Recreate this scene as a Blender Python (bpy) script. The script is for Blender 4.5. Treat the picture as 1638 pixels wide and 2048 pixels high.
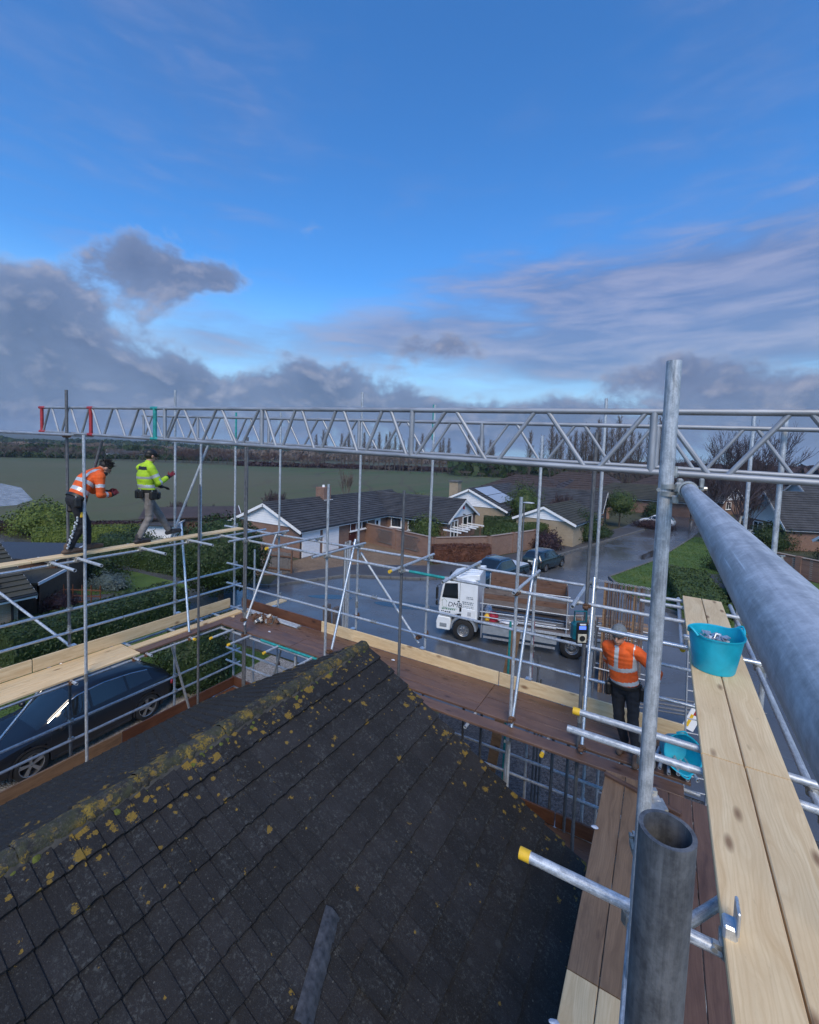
import bpy, bmesh, math, random
from math import sin, cos, pi, radians, sqrt, atan2, exp
from mathutils import Vector, Matrix, Euler
from mathutils import noise as mnoise
from mathutils.bvhtree import BVHTree
random.seed(7)
for o in list(bpy.data.objects): bpy.data.objects.remove(o)
scn = bpy.context.scene
COL = scn.collection
CH = 8.3                                    # camera height above the road, metres

# ------------------------------------------------------------------ camera
cd = bpy.data.cameras.new('camera'); cam = bpy.data.objects.new('camera', cd); COL.objects.link(cam)
scn.camera = cam
cd.sensor_fit = 'HORIZONTAL'; cd.sensor_width = 36.0
cd.lens = 885.0/1638*36; cd.shift_y = -64/1638
cd.clip_start = 0.02; cd.clip_end = 20000
fwd = Vector((-0.49935, 0.86421, -0.06153)).normalized()
right = Vector((0.86421, 0.50188, 0.03545)); right = (right-fwd*right.dot(fwd)).normalized()
up = right.cross(fwd)
mw = Matrix((right, up, -fwd)).transposed().to_4x4(); mw.translation = Vector((0, 0, CH))
cam.matrix_world = mw

# ------------------------------------------------------------------ node helper
def nd(nt, typ, ins=None, **attrs):
    n = nt.nodes.new(typ)
    for k, v in attrs.items(): setattr(n, k, v)
    for k, v in (ins or {}).items():
        s = n.inputs[k]
        if hasattr(v, 'is_output') or isinstance(v, bpy.types.NodeSocket): nt.links.new(v, s)
        else: s.default_value = v
    return n
def mth(nt, op, a, b=0.0, c=None):
    ins = {0: a, 1: b}
    if c is not None: ins[2] = c
    return nd(nt, 'ShaderNodeMath', ins, operation=op).outputs[0]
def ramp(nt, fac, stops, interp='LINEAR'):
    r = nd(nt, 'ShaderNodeValToRGB', {0: fac}); cr = r.color_ramp; cr.interpolation = interp
    while len(cr.elements) < len(stops): cr.elements.new(0.5)
    for e, (p, c) in zip(cr.elements, stops):
        e.position = p; e.color = (*c, 1) if len(c) == 3 else c
    return r.outputs[0]
def mixc(nt, fac, a, b, blend='MIX'):
    n = nd(nt, 'ShaderNodeMix', data_type='RGBA', blend_type=blend)
    for i, v in ((0, fac), (6, a), (7, b)):
        s = n.inputs[i]
        if isinstance(v, bpy.types.NodeSocket): nt.links.new(v, s)
        else: s.default_value = (*v, 1) if isinstance(v, tuple) and len(v) == 3 else v
    return n.outputs[2]

# ------------------------------------------------------------------ sky, sun, exposure
SUN_EL, SUN_AZ = radians(46), radians(152)      # azimuth from +Y towards +X
w = bpy.data.worlds.new('World'); scn.world = w; w.use_nodes = True
nt = w.node_tree; nt.nodes.clear()
tc = nd(nt, 'ShaderNodeTexCoord').outputs['Generated']
sky = nd(nt, 'ShaderNodeTexSky', sky_type='NISHITA', sun_disc=False, sun_elevation=SUN_EL, sun_rotation=SUN_AZ,
         altitude=50, air_density=1.0, dust_density=0.35, ozone_density=2.2)
skyc = nd(nt, 'ShaderNodeHueSaturation', {'Saturation': 1.15, 'Value': 1.0, 'Color': sky.outputs[0]}).outputs[0]
skyc = mixc(nt, 1.0, skyc, (.43, .82, 1.10), 'MULTIPLY')
sep = nd(nt, 'ShaderNodeSeparateXYZ', {0: tc}); dx, dy, dz = sep.outputs
az = nd(nt, 'ShaderNodeMath', {0: dx, 1: dy}, operation='ARCTAN2').outputs[0]
el = mth(nt, 'ARCSINE', dz)
# cloud texture space: perspective plane high above, so that streaks stretch towards the horizon
den = mth(nt, 'ADD', mth(nt, 'MAXIMUM', dz, 0.0), 0.16)
pv = nd(nt, 'ShaderNodeCombineXYZ', {0: mth(nt, 'DIVIDE', dx, den), 1: mth(nt, 'DIVIDE', dy, den), 2: 0.0}).outputs[0]
def noise(nt, vec, scale, detail=4, rough=.55, dist=0.0):
    return nd(nt, 'ShaderNodeTexNoise', {'Vector': vec, 'Scale': scale, 'Detail': detail, 'Roughness': rough, 'Distortion': dist}).outputs[0]
n_hi = noise(nt, pv, 1.1, 6, .58, .5)           # thin high cloud
av = nd(nt, 'ShaderNodeCombineXYZ', {0: az, 1: mth(nt, 'MULTIPLY', el, 1.25), 2: 0.0}).outputs[0]
n_lo = noise(nt, av, 6.0, 8, .56, .25)           # low cumulus
n_bil = noise(nt, av, 17.0, 4, .5, 0)
rv = nd(nt, 'ShaderNodeMapping', {'Vector': av, 'Rotation': (0, 0, radians(-24)), 'Scale': (2.2, 9.5, 1)}).outputs[0]
n_st = noise(nt, rv, 2.1, 6, .6, .35)           # long slanting streaks
def blob(a0, e0, sa, se, amp):
    u = mth(nt, 'DIVIDE', mth(nt, 'SUBTRACT', az, radians(a0)), radians(sa))
    v = mth(nt, 'DIVIDE', mth(nt, 'SUBTRACT', el, radians(e0)), radians(se))
    q = mth(nt, 'ADD', mth(nt, 'MULTIPLY', u, u), mth(nt, 'MULTIPLY', v, v))
    return mth(nt, 'MULTIPLY', mth(nt, 'EXPONENT', mth(nt, 'MULTIPLY', q, -1.0)), amp)
def add(*a):
    s = a[0]
    for x in a[1:]: s = mth(nt, 'ADD', s, x)
    return s
low = add(blob(-71, 12, 8, 6, .46), blob(-61, 18, 5, 3.8, .50), blob(-53, 18.6, 4.6, 2.2, .42), blob(-80, 4, 24, 6.0, .42), blob(-56, 7, 8, 3.0, .36), blob(-41, 7.6, 6.5, 4.2, .52),
          blob(-28, 5, 7, 3.2, .44), blob(-13, 4.4, 9, 2.4, .40), blob(10, 6, 14, 5.5, .40), blob(-29, 13.5, 8, 2.4, .30), blob(-2, 10, 10, 2.6, .22), blob(0, 1, 400, 3.0, .22), blob(0, 6, 400, 4.5, .07))
def lomass(vec):
    return add(mth(nt, 'MULTIPLY', noise(nt, vec, 6.0, 9, .6, .3), .95), mth(nt, 'MULTIPLY', noise(nt, vec, 19.0, 5, .55, 0), .24), low)
av_up = nd(nt, 'ShaderNodeVectorMath', {0: av, 1: (-.006, .020, 0)}, operation='ADD').outputs[0]
lo_m = lomass(av); lo_m2 = lomass(av_up)
lo_mask = nd(nt, 'ShaderNodeMapRange', {0: lo_m, 1: .77, 2: .97}, interpolation_type='SMOOTHSTEP').outputs[0]
lit = nd(nt, 'ShaderNodeMapRange', {0: mth(nt, 'SUBTRACT', lo_m, lo_m2), 1: .00, 2: .16}).outputs[0]     # sides of the billows turned to the light
hi_b = add(blob(-2, 17.0, 16, 5, .44), blob(14, 15, 17, 9, .46), blob(-10, 12.0, 12, 3.2, .40), blob(-30, 14.5, 10, 3.2, .40), blob(-20, 20, 12, 4, .24), blob(-48, 13, 14, 3, .14), blob(-58, 38, 28, 12, .08), blob(5, 42, 20, 12, .08), blob(-45, 12, 16, 3, .12), blob(0, 8, 400, 6, .06))
stw = nd(nt, 'ShaderNodeMapRange', {0: el, 1: radians(22), 2: radians(34), 3: .60, 4: .16}).outputs[0]      # streaks low down, smooth veil higher up
hi_m = add(mth(nt, 'MULTIPLY', n_hi, mth(nt, 'SUBTRACT', 1.0, stw)), mth(nt, 'MULTIPLY', n_st, stw), hi_b)
hi_mask = nd(nt, 'ShaderNodeMapRange', {0: hi_m, 1: .50, 2: .98}, interpolation_type='SMOOTHSTEP').outputs[0]
K = 8.3   # the background strength is small: cloud radiance = value x K x strength
hi_col = mixc(nt, ramp(nt, n_st, [(.42, (0, 0, 0)), (.62, (1, 1, 1))]), (.098*K, .132*K, .245*K), (.20*K, .21*K, .30*K))
lo_edge = nd(nt, 'ShaderNodeMapRange', {0: lo_m, 1: .80, 2: 1.20}).outputs[0]
lo_col = ramp(nt, lo_edge, [(0.0, (.26, .31, .41)), (.25, (.115, .150, .245)), (1.0, (.066, .092, .165))])
lo_col = mixc(nt, mth(nt, 'MULTIPLY', lit, .62), lo_col, (.30, .30, .36))
lo_col = mixc(nt, 1.0, lo_col, (K, K, K), 'MULTIPLY')
hz = nd(nt, 'ShaderNodeMapRange', {0: el, 1: radians(21), 2: radians(2), 3: 0.0, 4: .95}, interpolation_type='SMOOTHSTEP').outputs[0]
s0 = mixc(nt, hz, skyc, (.28*K, .47*K, .62*K))                       # paler towards the horizon
s1 = mixc(nt, mth(nt, 'MULTIPLY', hi_mask, .8), s0, hi_col)
final_sky = mixc(nt, mth(nt, 'MULTIPLY', lo_mask, .92), s1, lo_col)

SKY_STRENGTH = 0.10
bg = nd(nt, 'ShaderNodeBackground', {0: final_sky, 1: SKY_STRENGTH})
nd(nt, 'ShaderNodeOutputWorld', {0: bg.outputs[0]})

sl = bpy.data.lights.new('sun', 'SUN'); so = bpy.data.objects.new('sun', sl); COL.objects.link(so)
sl.energy = 1.5; sl.angle = radians(30); sl.color = (1.0, .86, .68)
sdir = Vector((sin(SUN_AZ)*cos(SUN_EL), cos(SUN_AZ)*cos(SUN_EL), sin(SUN_EL)))
so.rotation_euler = sdir.to_track_quat('Z', 'Y').to_euler(); so.location = (20, -20, 40)
vs = scn.view_settings; vs.view_transform = 'Standard'; vs.look = 'None'; vs.exposure = 1.05; vs.gamma = 1.0
vs.use_curve_mapping = False
scn.render.engine = 'CYCLES'

# ------------------------------------------------------------------ materials
def newmat(name):
    m = bpy.data.materials.new(name); m.use_nodes = True
    nt = m.node_tree; b = nt.nodes['Principled BSDF']
    return m, nt, b
def objco(nt, rnd=True):
    c = nd(nt, 'ShaderNodeTexCoord').outputs['Object']
    if rnd:
        r = nd(nt, 'ShaderNodeObjectInfo').outputs['Random']
        off = nd(nt, 'ShaderNodeCombineXYZ', {0: mth(nt, 'MULTIPLY', r, 37.0), 1: mth(nt, 'MULTIPLY', r, 91.0), 2: mth(nt, 'MULTIPLY', r, 53.0)}).outputs[0]
        c = nd(nt, 'ShaderNodeVectorMath', {0: c, 1: off}, operation='ADD').outputs[0]
    return c
def mapv(nt, v, s): return nd(nt, 'ShaderNodeMapping', {'Vector': v, 'Scale': s}).outputs[0]
def bump(nt, b, h, dist=.01, strength=.5):
    nt.links.new(nd(nt, 'ShaderNodeBump', {'Height': h, 'Distance': dist, 'Strength': strength}).outputs[0], b.inputs['Normal'])
def addn(nt, *a):
    s = a[0]
    for x in a[1:]: s = mth(nt, 'ADD', s, x)
    return s
def simple(name, col, rough=.6, metal=0.0, var=.25, scale=6, bscale=0, bdist=.004, stretch=(1, 1, 1), col2=None, rnd=True, spec=None, coat=0, rvar=.1, world=False, detail=5):
    m, nt, b = newmat(name)
    v = nd(nt, 'ShaderNodeNewGeometry').outputs['Position'] if world else objco(nt, rnd)
    v = mapv(nt, v, stretch)
    f = noise(nt, v, scale, detail, .6)
    c2 = col2 or tuple(x*(1-var) for x in col); c1 = col if col2 else tuple(min(1, x*(1+var)) for x in col)
    nt.links.new(ramp(nt, f, [(.3, c2), (.7, c1)]), b.inputs['Base Color'])
    nt.links.new(mth(nt, 'ADD', mth(nt, 'MULTIPLY', mth(nt, 'SUBTRACT', f, .5), rvar*2), rough), b.inputs['Roughness'])
    b.inputs['Metallic'].default_value = metal
    if spec is not None: b.inputs['Specular IOR Level'].default_value = spec
    if coat: b.inputs['Coat Weight'].default_value = coat; b.inputs['Coat Roughness'].default_value = .06
    if bscale: bump(nt, b, noise(nt, v, bscale, 4, .6), bdist, .6)
    return m
MT = {}
def galv(name, base, dark, metal=.5, rough=.45):
    m, nt, b = newmat(name); v = objco(nt)
    st = noise(nt, mapv(nt, v, (75, 75, 1.6)), 1.0, 5, .7)       # drawn streaks along the tube
    mo = noise(nt, mapv(nt, v, (1, 1, .6)), 34, 5, .75, .4)       # zinc mottling
    sp = noise(nt, v, 190, 3, .7)
    f = addn(nt, mth(nt, 'MULTIPLY', st, .42), mth(nt, 'MULTIPLY', mo, .40), mth(nt, 'MULTIPLY', sp, .18))
    rnd = nd(nt, 'ShaderNodeObjectInfo').outputs['Random']
    mid = tuple((a+d)/2 for a, d in zip(base, dark))
    c = ramp(nt, f, [(.425, dark), (.5, mid), (.57, base)])
    c = mixc(nt, mth(nt, 'MULTIPLY', rnd, .30), c, tuple(x*.5 for x in base))
    blot = noise(nt, mapv(nt, v, (1, 1, .25)), 13, 4, .7, .8)     # dirt, cement and rust marks
    c = mixc(nt, ramp(nt, blot, [(.58, (0, 0, 0)), (.70, (.6, .6, .6))]), c, tuple(x*.45 for x in dark))
    rust = noise(nt, mapv(nt, v, (1, 1, .3)), 21, 5, .75, .3)
    c = mixc(nt, ramp(nt, rust, [(.66, (0, 0, 0)), (.74, (.55, .55, .55))]), c, (.14, .085, .05))
    scr = noise(nt, mapv(nt, v, (260, 260, 5)), 1.0, 2, .5, 0)
    c = mixc(nt, ramp(nt, scr, [(.68, (0, 0, 0)), (.74, (.5, .5, .5))]), c, tuple(min(1, x*1.35) for x in base))
    nt.links.new(c, b.inputs['Base Color'])
    nt.links.new(mth(nt, 'ADD', mth(nt, 'MULTIPLY', mo, .5), rough-.25), b.inputs['Roughness'])
    b.inputs['Metallic'].default_value = metal
    bump(nt, b, addn(nt, mo, mth(nt, 'MULTIPLY', st, .6)), .0007, .7)
    return m
MT['galv'] = galv('galvanised_steel', (.66, .70, .74), (.27, .30, .335), .35, .46)
MT['galv_new'] = galv('bright_galvanised_steel', (.74, .77, .80), (.48, .52, .56), .75, .34)
MT['galv_old'] = galv('dull_galvanised_steel', (.21, .215, .225), (.075, .08, .09), .35, .58)
MT['green_paint'] = simple('green_painted_steel', (.03, .30, .28), .45, .2, .3, 14)
MT['red_paint'] = simple('red_painted_steel', (.35, .03, .035), .5, .1, .35, 14)
MT['alu'] = simple('aluminium', (.33, .35, .38), .58, .55, .25, 20, stretch=(1, 1, .2))
MT['clamp'] = simple('clamp_steel', (.42, .42, .40), .45, .75, .35, 30)
MT['clamp_rust'] = simple('rusty_clamp_steel', (.16, .085, .05), .7, .35, .5, 40)
MT['yellow_cap'] = simple('yellow_plastic', (.75, .46, .03), .5, 0, .15, 20)
def wood(name, light, dark, knot, rough=.7, wet=0.0, streak=1.0, bl=.0012):
    m, nt, b = newmat(name); v = objco(nt)
    rnd = nd(nt, 'ShaderNodeObjectInfo').outputs['Random']
    warp = noise(nt, mapv(nt, v, (1.2, 5, 5)), 1.0, 2, .5)
    vv = nd(nt, 'ShaderNodeVectorMath', {0: mapv(nt, v, (.7, 15, 15)), 1: nd(nt, 'ShaderNodeCombineXYZ', {0: 0.0, 1: mth(nt, 'MULTIPLY', warp, 5.0), 2: 0.0}).outputs[0]}, operation='ADD').outputs[0]
    g = noise(nt, vv, 1.4, 5, .62)
    fine = noise(nt, mapv(nt, v, (3, 120, 120)), 1.0, 3, .6)
    k = nd(nt, 'ShaderNodeTexVoronoi', {'Vector': mapv(nt, v, (2.1, 6.2, 4.0)), 'Scale': 1.0}, feature='F1').outputs['Distance']
    kn = ramp(nt, k, [(.07, (1, 1, 1)), (.17, (0, 0, 0))])
    c = ramp(nt, g, [(.30, dark), (.5, tuple((a*.6+d*.4) for a, d in zip(light, dark))), (.66, light)])
    wvv = nd(nt, 'ShaderNodeVectorMath', {0: mapv(nt, v, (.16, 1, 1)), 1: nd(nt, 'ShaderNodeCombineXYZ', {0: 0.0, 1: mth(nt, 'MULTIPLY', warp, .10), 2: 0.0}).outputs[0]}, operation='ADD').outputs[0]
    wav = nd(nt, 'ShaderNodeTexWave', {'Vector': wvv, 'Scale': 17.0, 'Distortion': 6.0, 'Detail': 3.0, 'Detail Scale': 1.2, 'Detail Roughness': .6}, wave_type='BANDS', bands_direction='Y').outputs['Fac']
    c = mixc(nt, ramp(nt, wav, [(.6, (0, 0, 0)), (.97, (.38, .38, .38))]), c, dark)
    scuff = noise(nt, mapv(nt, v, (9, 26, 26)), 1.0, 5, .75, .5)
    c = mixc(nt, ramp(nt, scuff, [(.63, (0, 0, 0)), (.74, (.55, .55, .55))]), c, tuple(x*.42 for x in dark))
    c = mixc(nt, mth(nt, 'MULTIPLY', fine, .35), c, tuple(x*.72 for x in light), 'MULTIPLY' if False else 'MIX')
    c = mixc(nt, mth(nt, 'MULTIPLY', rnd, .25), c, tuple(x*.7 for x in light))
    c = mixc(nt, mth(nt, 'MULTIPLY', nd(nt, 'ShaderNodeRGBToBW', {0: kn}).outputs[0], .85), c, knot)
    blot = noise(nt, mapv(nt, v, (1.1, 3, 3)), 1.6, 5, .65)
    c = mixc(nt, ramp(nt, blot, [(.50, (0, 0, 0)), (.72, (streak*.6,)*3)]), c, tuple(x*.55 for x in dark))
    nt.links.new(c, b.inputs['Base Color'])
    nt.links.new(mth(nt, 'SUBTRACT', rough, mth(nt, 'MULTIPLY', blot, wet)), b.inputs['Roughness'])
    bump(nt, b, mth(nt, 'ADD', g, mth(nt, 'MULTIPLY', fine, .5)), bl, .6)
    return m
MT['pine'] = wood('new_pine', (.86, .66, .39), (.62, .41, .20), (.20, .10, .045), .72, 0, .35)
MT['pine_old'] = wood('weathered_pine', (.33, .205, .115), (.17, .098, .052), (.06, .03, .02), .7, .25)
MT['brown'] = wood('wet_brown_board', (.195, .112, .076), (.10, .054, .038), (.03, .016, .012), .66, .42)
MT['redbrown'] = wood('red_brown_board', (.17, .07, .035), (.085, .033, .018), (.03, .012, .008), .7, .25)
MT['greywood'] = wood('grey_weathered_board', (.20, .165, .15), (.09, .07, .065), (.03, .02, .02), .8, .1)

# ------------------------------------------------------------------ mesh helpers
class MB:
    def __init__(s): s.v = []; s.f = []; s.m = []; s.mi = 0
    def add(s, vs, fs):
        o = len(s.v); s.v += [Vector(p) for p in vs]; s.f += [tuple(i+o for i in f) for f in fs]; s.m += [s.mi]*len(fs); return s
    def box(s, c, d, M=None, bev=0):
        x, y, z = d[0]/2, d[1]/2, d[2]/2; c = Vector(c)
        if bev:
            b = min(bev, x*.9, y*.9, z*.9); P = []
            prof = [(-x+b, -y), (x-b, -y), (x, -y+b), (x, y-b), (x-b, y), (-x+b, y), (-x, y-b), (-x, -y+b)]
            prin = [(px*(x-b)/x if abs(px) == x else px, py*(y-b)/y if abs(py) == y else py) for px, py in prof]
            L = [[(px, py, -z) for px, py in prin], [(px, py, -z+b) for px, py in prof], [(px, py, z-b) for px, py in prof], [(px, py, z) for px, py in prin]]
            rings = [[(M @ Vector(p) if M else Vector(p))+c for p in r] for r in L]
            return s.loft(rings, True)
        P = [Vector((sx*x, sy*y, sz*z)) for sx in (-1, 1) for sy in (-1, 1) for sz in (-1, 1)]
        P = [(M @ p if M else p)+c for p in P]
        return s.add(P, [(0, 1, 3, 2), (4, 6, 7, 5), (0, 4, 5, 1), (2, 3, 7, 6), (0, 2, 6, 4), (1, 5, 7, 3)])
    def loft(s, rings, cap=True, closed=True):
        n = len(rings[0]); vs = [p for r in rings for p in r]; fs = []
        for i in range(len(rings)-1):
            for j in range(n if closed else n-1):
                a = i*n+j; b = i*n+(j+1) % n; fs.append((a, b, b+n, a+n))
        if cap: fs.append(tuple(range(n-1, -1, -1))); fs.append(tuple((len(rings)-1)*n+j for j in range(n)))
        return s.add(vs, fs)
    def tube(s, p0, p1, r0, r1=None, n=12, cap=True, hollow=0):
        p0 = Vector(p0); p1 = Vector(p1); r1 = r0 if r1 is None else r1
        d = (p1-p0).normalized(); q = d.to_track_quat('Z', 'X')
        ring = lambda p, r: [p+q @ Vector((r*cos(2*pi*j/n), r*sin(2*pi*j/n), 0)) for j in range(n)]
        if hollow:
            i0, i1 = r0-hollow, r1-hollow
            return s.loft([ring(p0+d*.15, i0), ring(p0, i0), ring(p0, r0), ring(p1, r1), ring(p1, i1), ring(p1-d*.15, i1)], True)
        return s.loft([ring(p0, r0), ring(p1, r1)], cap)
    def path(s, pts, rs, n=8, cap=True):
        rings = []; pts = [Vector(p) for p in pts]
        for i, p in enumerate(pts):
            d = (pts[min(i+1, len(pts)-1)]-pts[max(i-1, 0)]).normalized(); q = d.to_track_quat('Z', 'X')
            r = rs[i] if isinstance(rs, (list, tuple)) else rs
            rings.append([p+q @ Vector((r*cos(2*pi*j/n), r*sin(2*pi*j/n), 0)) for j in range(n)])
        return s.loft(rings, cap)
    def ell(s, c, r, M=None, nu=12, nv=8, e=1.0):
        rings = []; c = Vector(c)
        for i in range(nv+1):
            t = -pi/2+pi*i/nv; t = max(-pi/2+.02, min(pi/2-.02, t))
            rg = []
            for j in range(nu):
                a = 2*pi*j/nu
                p = Vector((r[0]*cos(t)*cos(a), r[1]*cos(t)*sin(a), r[2]*sin(t)))
                rg.append((M @ p if M else p)+c)
            rings.append(rg)
        return s.loft(rings, True)
    def prism(s, pts2, z0, z1, axis='z'):
        f = {'z': lambda a, b, c: (a, b, c), 'y': lambda a, b, c: (a, c, b), 'x': lambda a, b, c: (c, a, b)}[axis]
        return s.loft([[Vector(f(a, b, z0)) for a, b in pts2], [Vector(f(a, b, z1)) for a, b in pts2]], True)
    def mesh(s, name, mats, smooth=0.7):
        me = bpy.data.meshes.new(name); me.from_pydata([tuple(p) for p in s.v], [], s.f)
        for m in (mats if isinstance(mats, (list, tuple)) else [mats]): me.materials.append(MT[m] if isinstance(m, str) else m)
        me.polygons.foreach_set('material_index', s.m)
        bm = bmesh.new(); bm.from_mesh(me); bmesh.ops.recalc_face_normals(bm, faces=bm.faces); bm.to_mesh(me); bm.free()
        if smooth: me.polygons.foreach_set('use_smooth', [True]*len(me.polygons)); me.set_sharp_from_angle(angle=smooth)
        me.update(); return me
    def build(s, name, mats, parent=None, smooth=0.7, M=None):
        return place(name, s.mesh(name, mats, smooth), parent, M)
def place(name, me, parent=None, M=None):
    o = bpy.data.objects.new(name, me); COL.objects.link(o); o.parent = parent
    if M is not None: o.matrix_basis = M
    return o
def tag(o, label, cat, group=None):
    o['label'] = label; o['category'] = cat
    if group: o['group'] = group
    return o
def thing(name, label, cat, loc=(0, 0, 0), rz=0.0, group=None):
    o = bpy.data.objects.new(name, None); COL.objects.link(o); o.empty_display_size = .2
    o.location = loc; o.rotation_euler = (0, 0, rz); return tag(o, label, cat, group)
def kind(o, k): o['kind'] = k; return o
def copy_tree(o, parent=None):
    c = o.copy(); COL.objects.link(c); c.parent = parent
    for ch in list(o.children): copy_tree(ch, c)
    return c
def V(x, y, z): return Vector((x, y, z+CH))               # camera-relative height -> world
def frame(p0, p1, up=(0, 0, 1), axis='Z'):
    """matrix with its Z (or X) axis from p0 to p1"""
    p0 = Vector(p0); d = (Vector(p1)-p0).normalized()
    if axis == 'Z': R = d.to_track_quat('Z', 'X').to_matrix()
    else:
        u = Vector(up); y = u.cross(d).normalized(); z = d.cross(y); R = Matrix((d, y, z)).transposed()
    m = R.to_4x4(); m.translation = p0; return m
def grid_mesh(name, x0, x1, y0, y1, nx, ny, zf):
    vs = [(x0+(x1-x0)*i/nx, y0+(y1-y0)*j/ny) for j in range(ny+1) for i in range(nx+1)]
    mb = MB(); mb.add([(x, y, zf(x, y)) for x, y in vs], [(j*(nx+1)+i, j*(nx+1)+i+1, (j+1)*(nx+1)+i+1, (j+1)*(nx+1)+i) for j in range(ny) for i in range(nx)])
    return mb
def flat(name, pts, z, mat, label=None):
    """a sheet from an outline, kind structure"""
    mb = MB(); mb.add([(x, y, z) for x, y in pts], [tuple(range(len(pts)))])
    o = mb.build(name, mat, None, 0); o['kind'] = 'structure'; return o

# ================================================================== the setting: ground, road, drive, field
def groundmat(name, cols, scales, rough=.9, bscale=0, bdist=.02, wet=None):
    m, nt, b = newmat(name); P = nd(nt, 'ShaderNodeNewGeometry').outputs['Position']
    f = mth(nt, 'ADD', mth(nt, 'MULTIPLY', noise(nt, P, scales[0], 5, .6), .6), mth(nt, 'MULTIPLY', noise(nt, P, scales[1], 4, .7), .4))
    nt.links.new(ramp(nt, f, [(.33, cols[0]), (.5, cols[1]), (.66, cols[2])]), b.inputs['Base Color'])
    b.inputs['Roughness'].default_value = rough
    if wet:
        wv = ramp(nt, noise(nt, P, wet[0], 4, .55), [(wet[1], (rough,)*3), (wet[1]+.12, (wet[2],)*3)])
        nt.links.new(wv, b.inputs['Roughness'])
    if bscale: bump(nt, b, noise(nt, P, bscale, 4, .7), bdist, .8)
    return m
MT['grass'] = groundmat('lawn_grass', [(.030, .070, .012), (.060, .115, .020), (.11, .155, .040)], (.45, 9), .95, 30, .05)
MT['rough_grass'] = groundmat('rough_ground', [(.03, .035, .018), (.05, .055, .025), (.07, .07, .035)], (.25, 5), .95, 12, .06)
MT['asphalt'] = groundmat('wet_asphalt', [(.058, .063, .072), (.078, .084, .094), (.10, .106, .116)], (.35, 24), .36, 60, .003, (.22, .40, .08))
MT['pave'] = groundmat('footpath_asphalt', [(.045, .046, .050), (.060, .061, .066), (.078, .078, .083)], (.5, 20), .7, 50, .006, (.3, .5, .4))
MT['kerb'] = simple('kerb_concrete', (.12, .12, .118), .85, 0, .3, 5, 30, .004, world=True)
MT['darkdrive'] = groundmat('dark_wet_ground', [(.022, .022, .026), (.036, .036, .040), (.06, .058, .06)], (.7, 30), .6, 60, .02)
def gravelmat(name, a, bcol, scale):
    m, nt, b = newmat(name); P = nd(nt, 'ShaderNodeNewGeometry').outputs['Position']
    vo = nd(nt, 'ShaderNodeTexVoronoi', {'Vector': P, 'Scale': scale}, feature='F1')
    c = mixc(nt, nd(nt, 'ShaderNodeSeparateColor', {0: vo.outputs['Color']}).outputs[0], a, bcol)
    big = noise(nt, P, .6, 4, .6)
    c = mixc(nt, ramp(nt, big, [(.35, (0, 0, 0)), (.7, (.5, .5, .5))]), c, tuple(x*.45 for x in a))
    nt.links.new(c, b.inputs['Base Color']); b.inputs['Roughness'].default_value = .85
    bump(nt, b, mth(nt, 'SUBTRACT', 1.0, vo.outputs['Distance']), .03, 1.0)
    return m
MT['gravel'] = gravelmat('pale_gravel', (.20, .17, .14), (.46, .43, .38), 26)
MT['brown_gravel'] = gravelmat('brown_gravel', (.15, .10, .06), (.27, .19, .125), 14)
MT['dark_gravel'] = gravelmat('dark_gravel', (.018, .018, .022), (.10, .10, .105), 24)
# ploughed field with drilled rows
m, nt, b = newmat('drilled_field'); P = nd(nt, 'ShaderNodeNewGeometry').outputs['Position']
rot = nd(nt, 'ShaderNodeMapping', {'Vector': P, 'Rotation': (0, 0, radians(-28)), 'Scale': (1, .05, 1)}).outputs[0]
rows = noise(nt, rot, .22, 6, .7)
patch = noise(nt, P, .018, 5, .6)
fine = noise(nt, P, 1.5, 5, .7)
f = addn(nt, mth(nt, 'MULTIPLY', rows, .52), mth(nt, 'MULTIPLY', patch, .28), mth(nt, 'MULTIPLY', fine, .2))
nt.links.new(ramp(nt, f, [(.40, (.080, .074, .034)), (.48, (.052, .078, .026)), (.56, (.032, .070, .016))]), b.inputs['Base Color'])
b.inputs['Roughness'].default_value = .95
tl = nd(nt, 'ShaderNodeSeparateXYZ', {0: nd(nt, 'ShaderNodeMapping', {'Vector': P, 'Rotation': (0, 0, radians(-28))}).outputs[0]}).outputs[0]
wgl = noise(nt, P, .02, 2, .5)
frac = mth(nt, 'FRACT', mth(nt, 'ADD', mth(nt, 'DIVIDE', tl, 11.0), mth(nt, 'MULTIPLY', wgl, 3.0)))
tram = mth(nt, 'LESS_THAN', frac, .10)
bc = b.inputs['Base Color'].links[0].from_socket
bc2 = mixc(nt, mth(nt, 'MULTIPLY', tram, .6), bc, (.050, .040, .028))
big = noise(nt, P, .009, 4, .6)
bc2 = mixc(nt, ramp(nt, big, [(.42, (0, 0, 0)), (.6, (.7, .7, .7))]), bc2, (.098, .088, .048))
nt.links.new(bc2, b.inputs['Base Color'])
bump(nt, b, fine, .15, .7); MT['field'] = m

def S(name, pts, z, mat): return flat(name, pts, z, mat)
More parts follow.
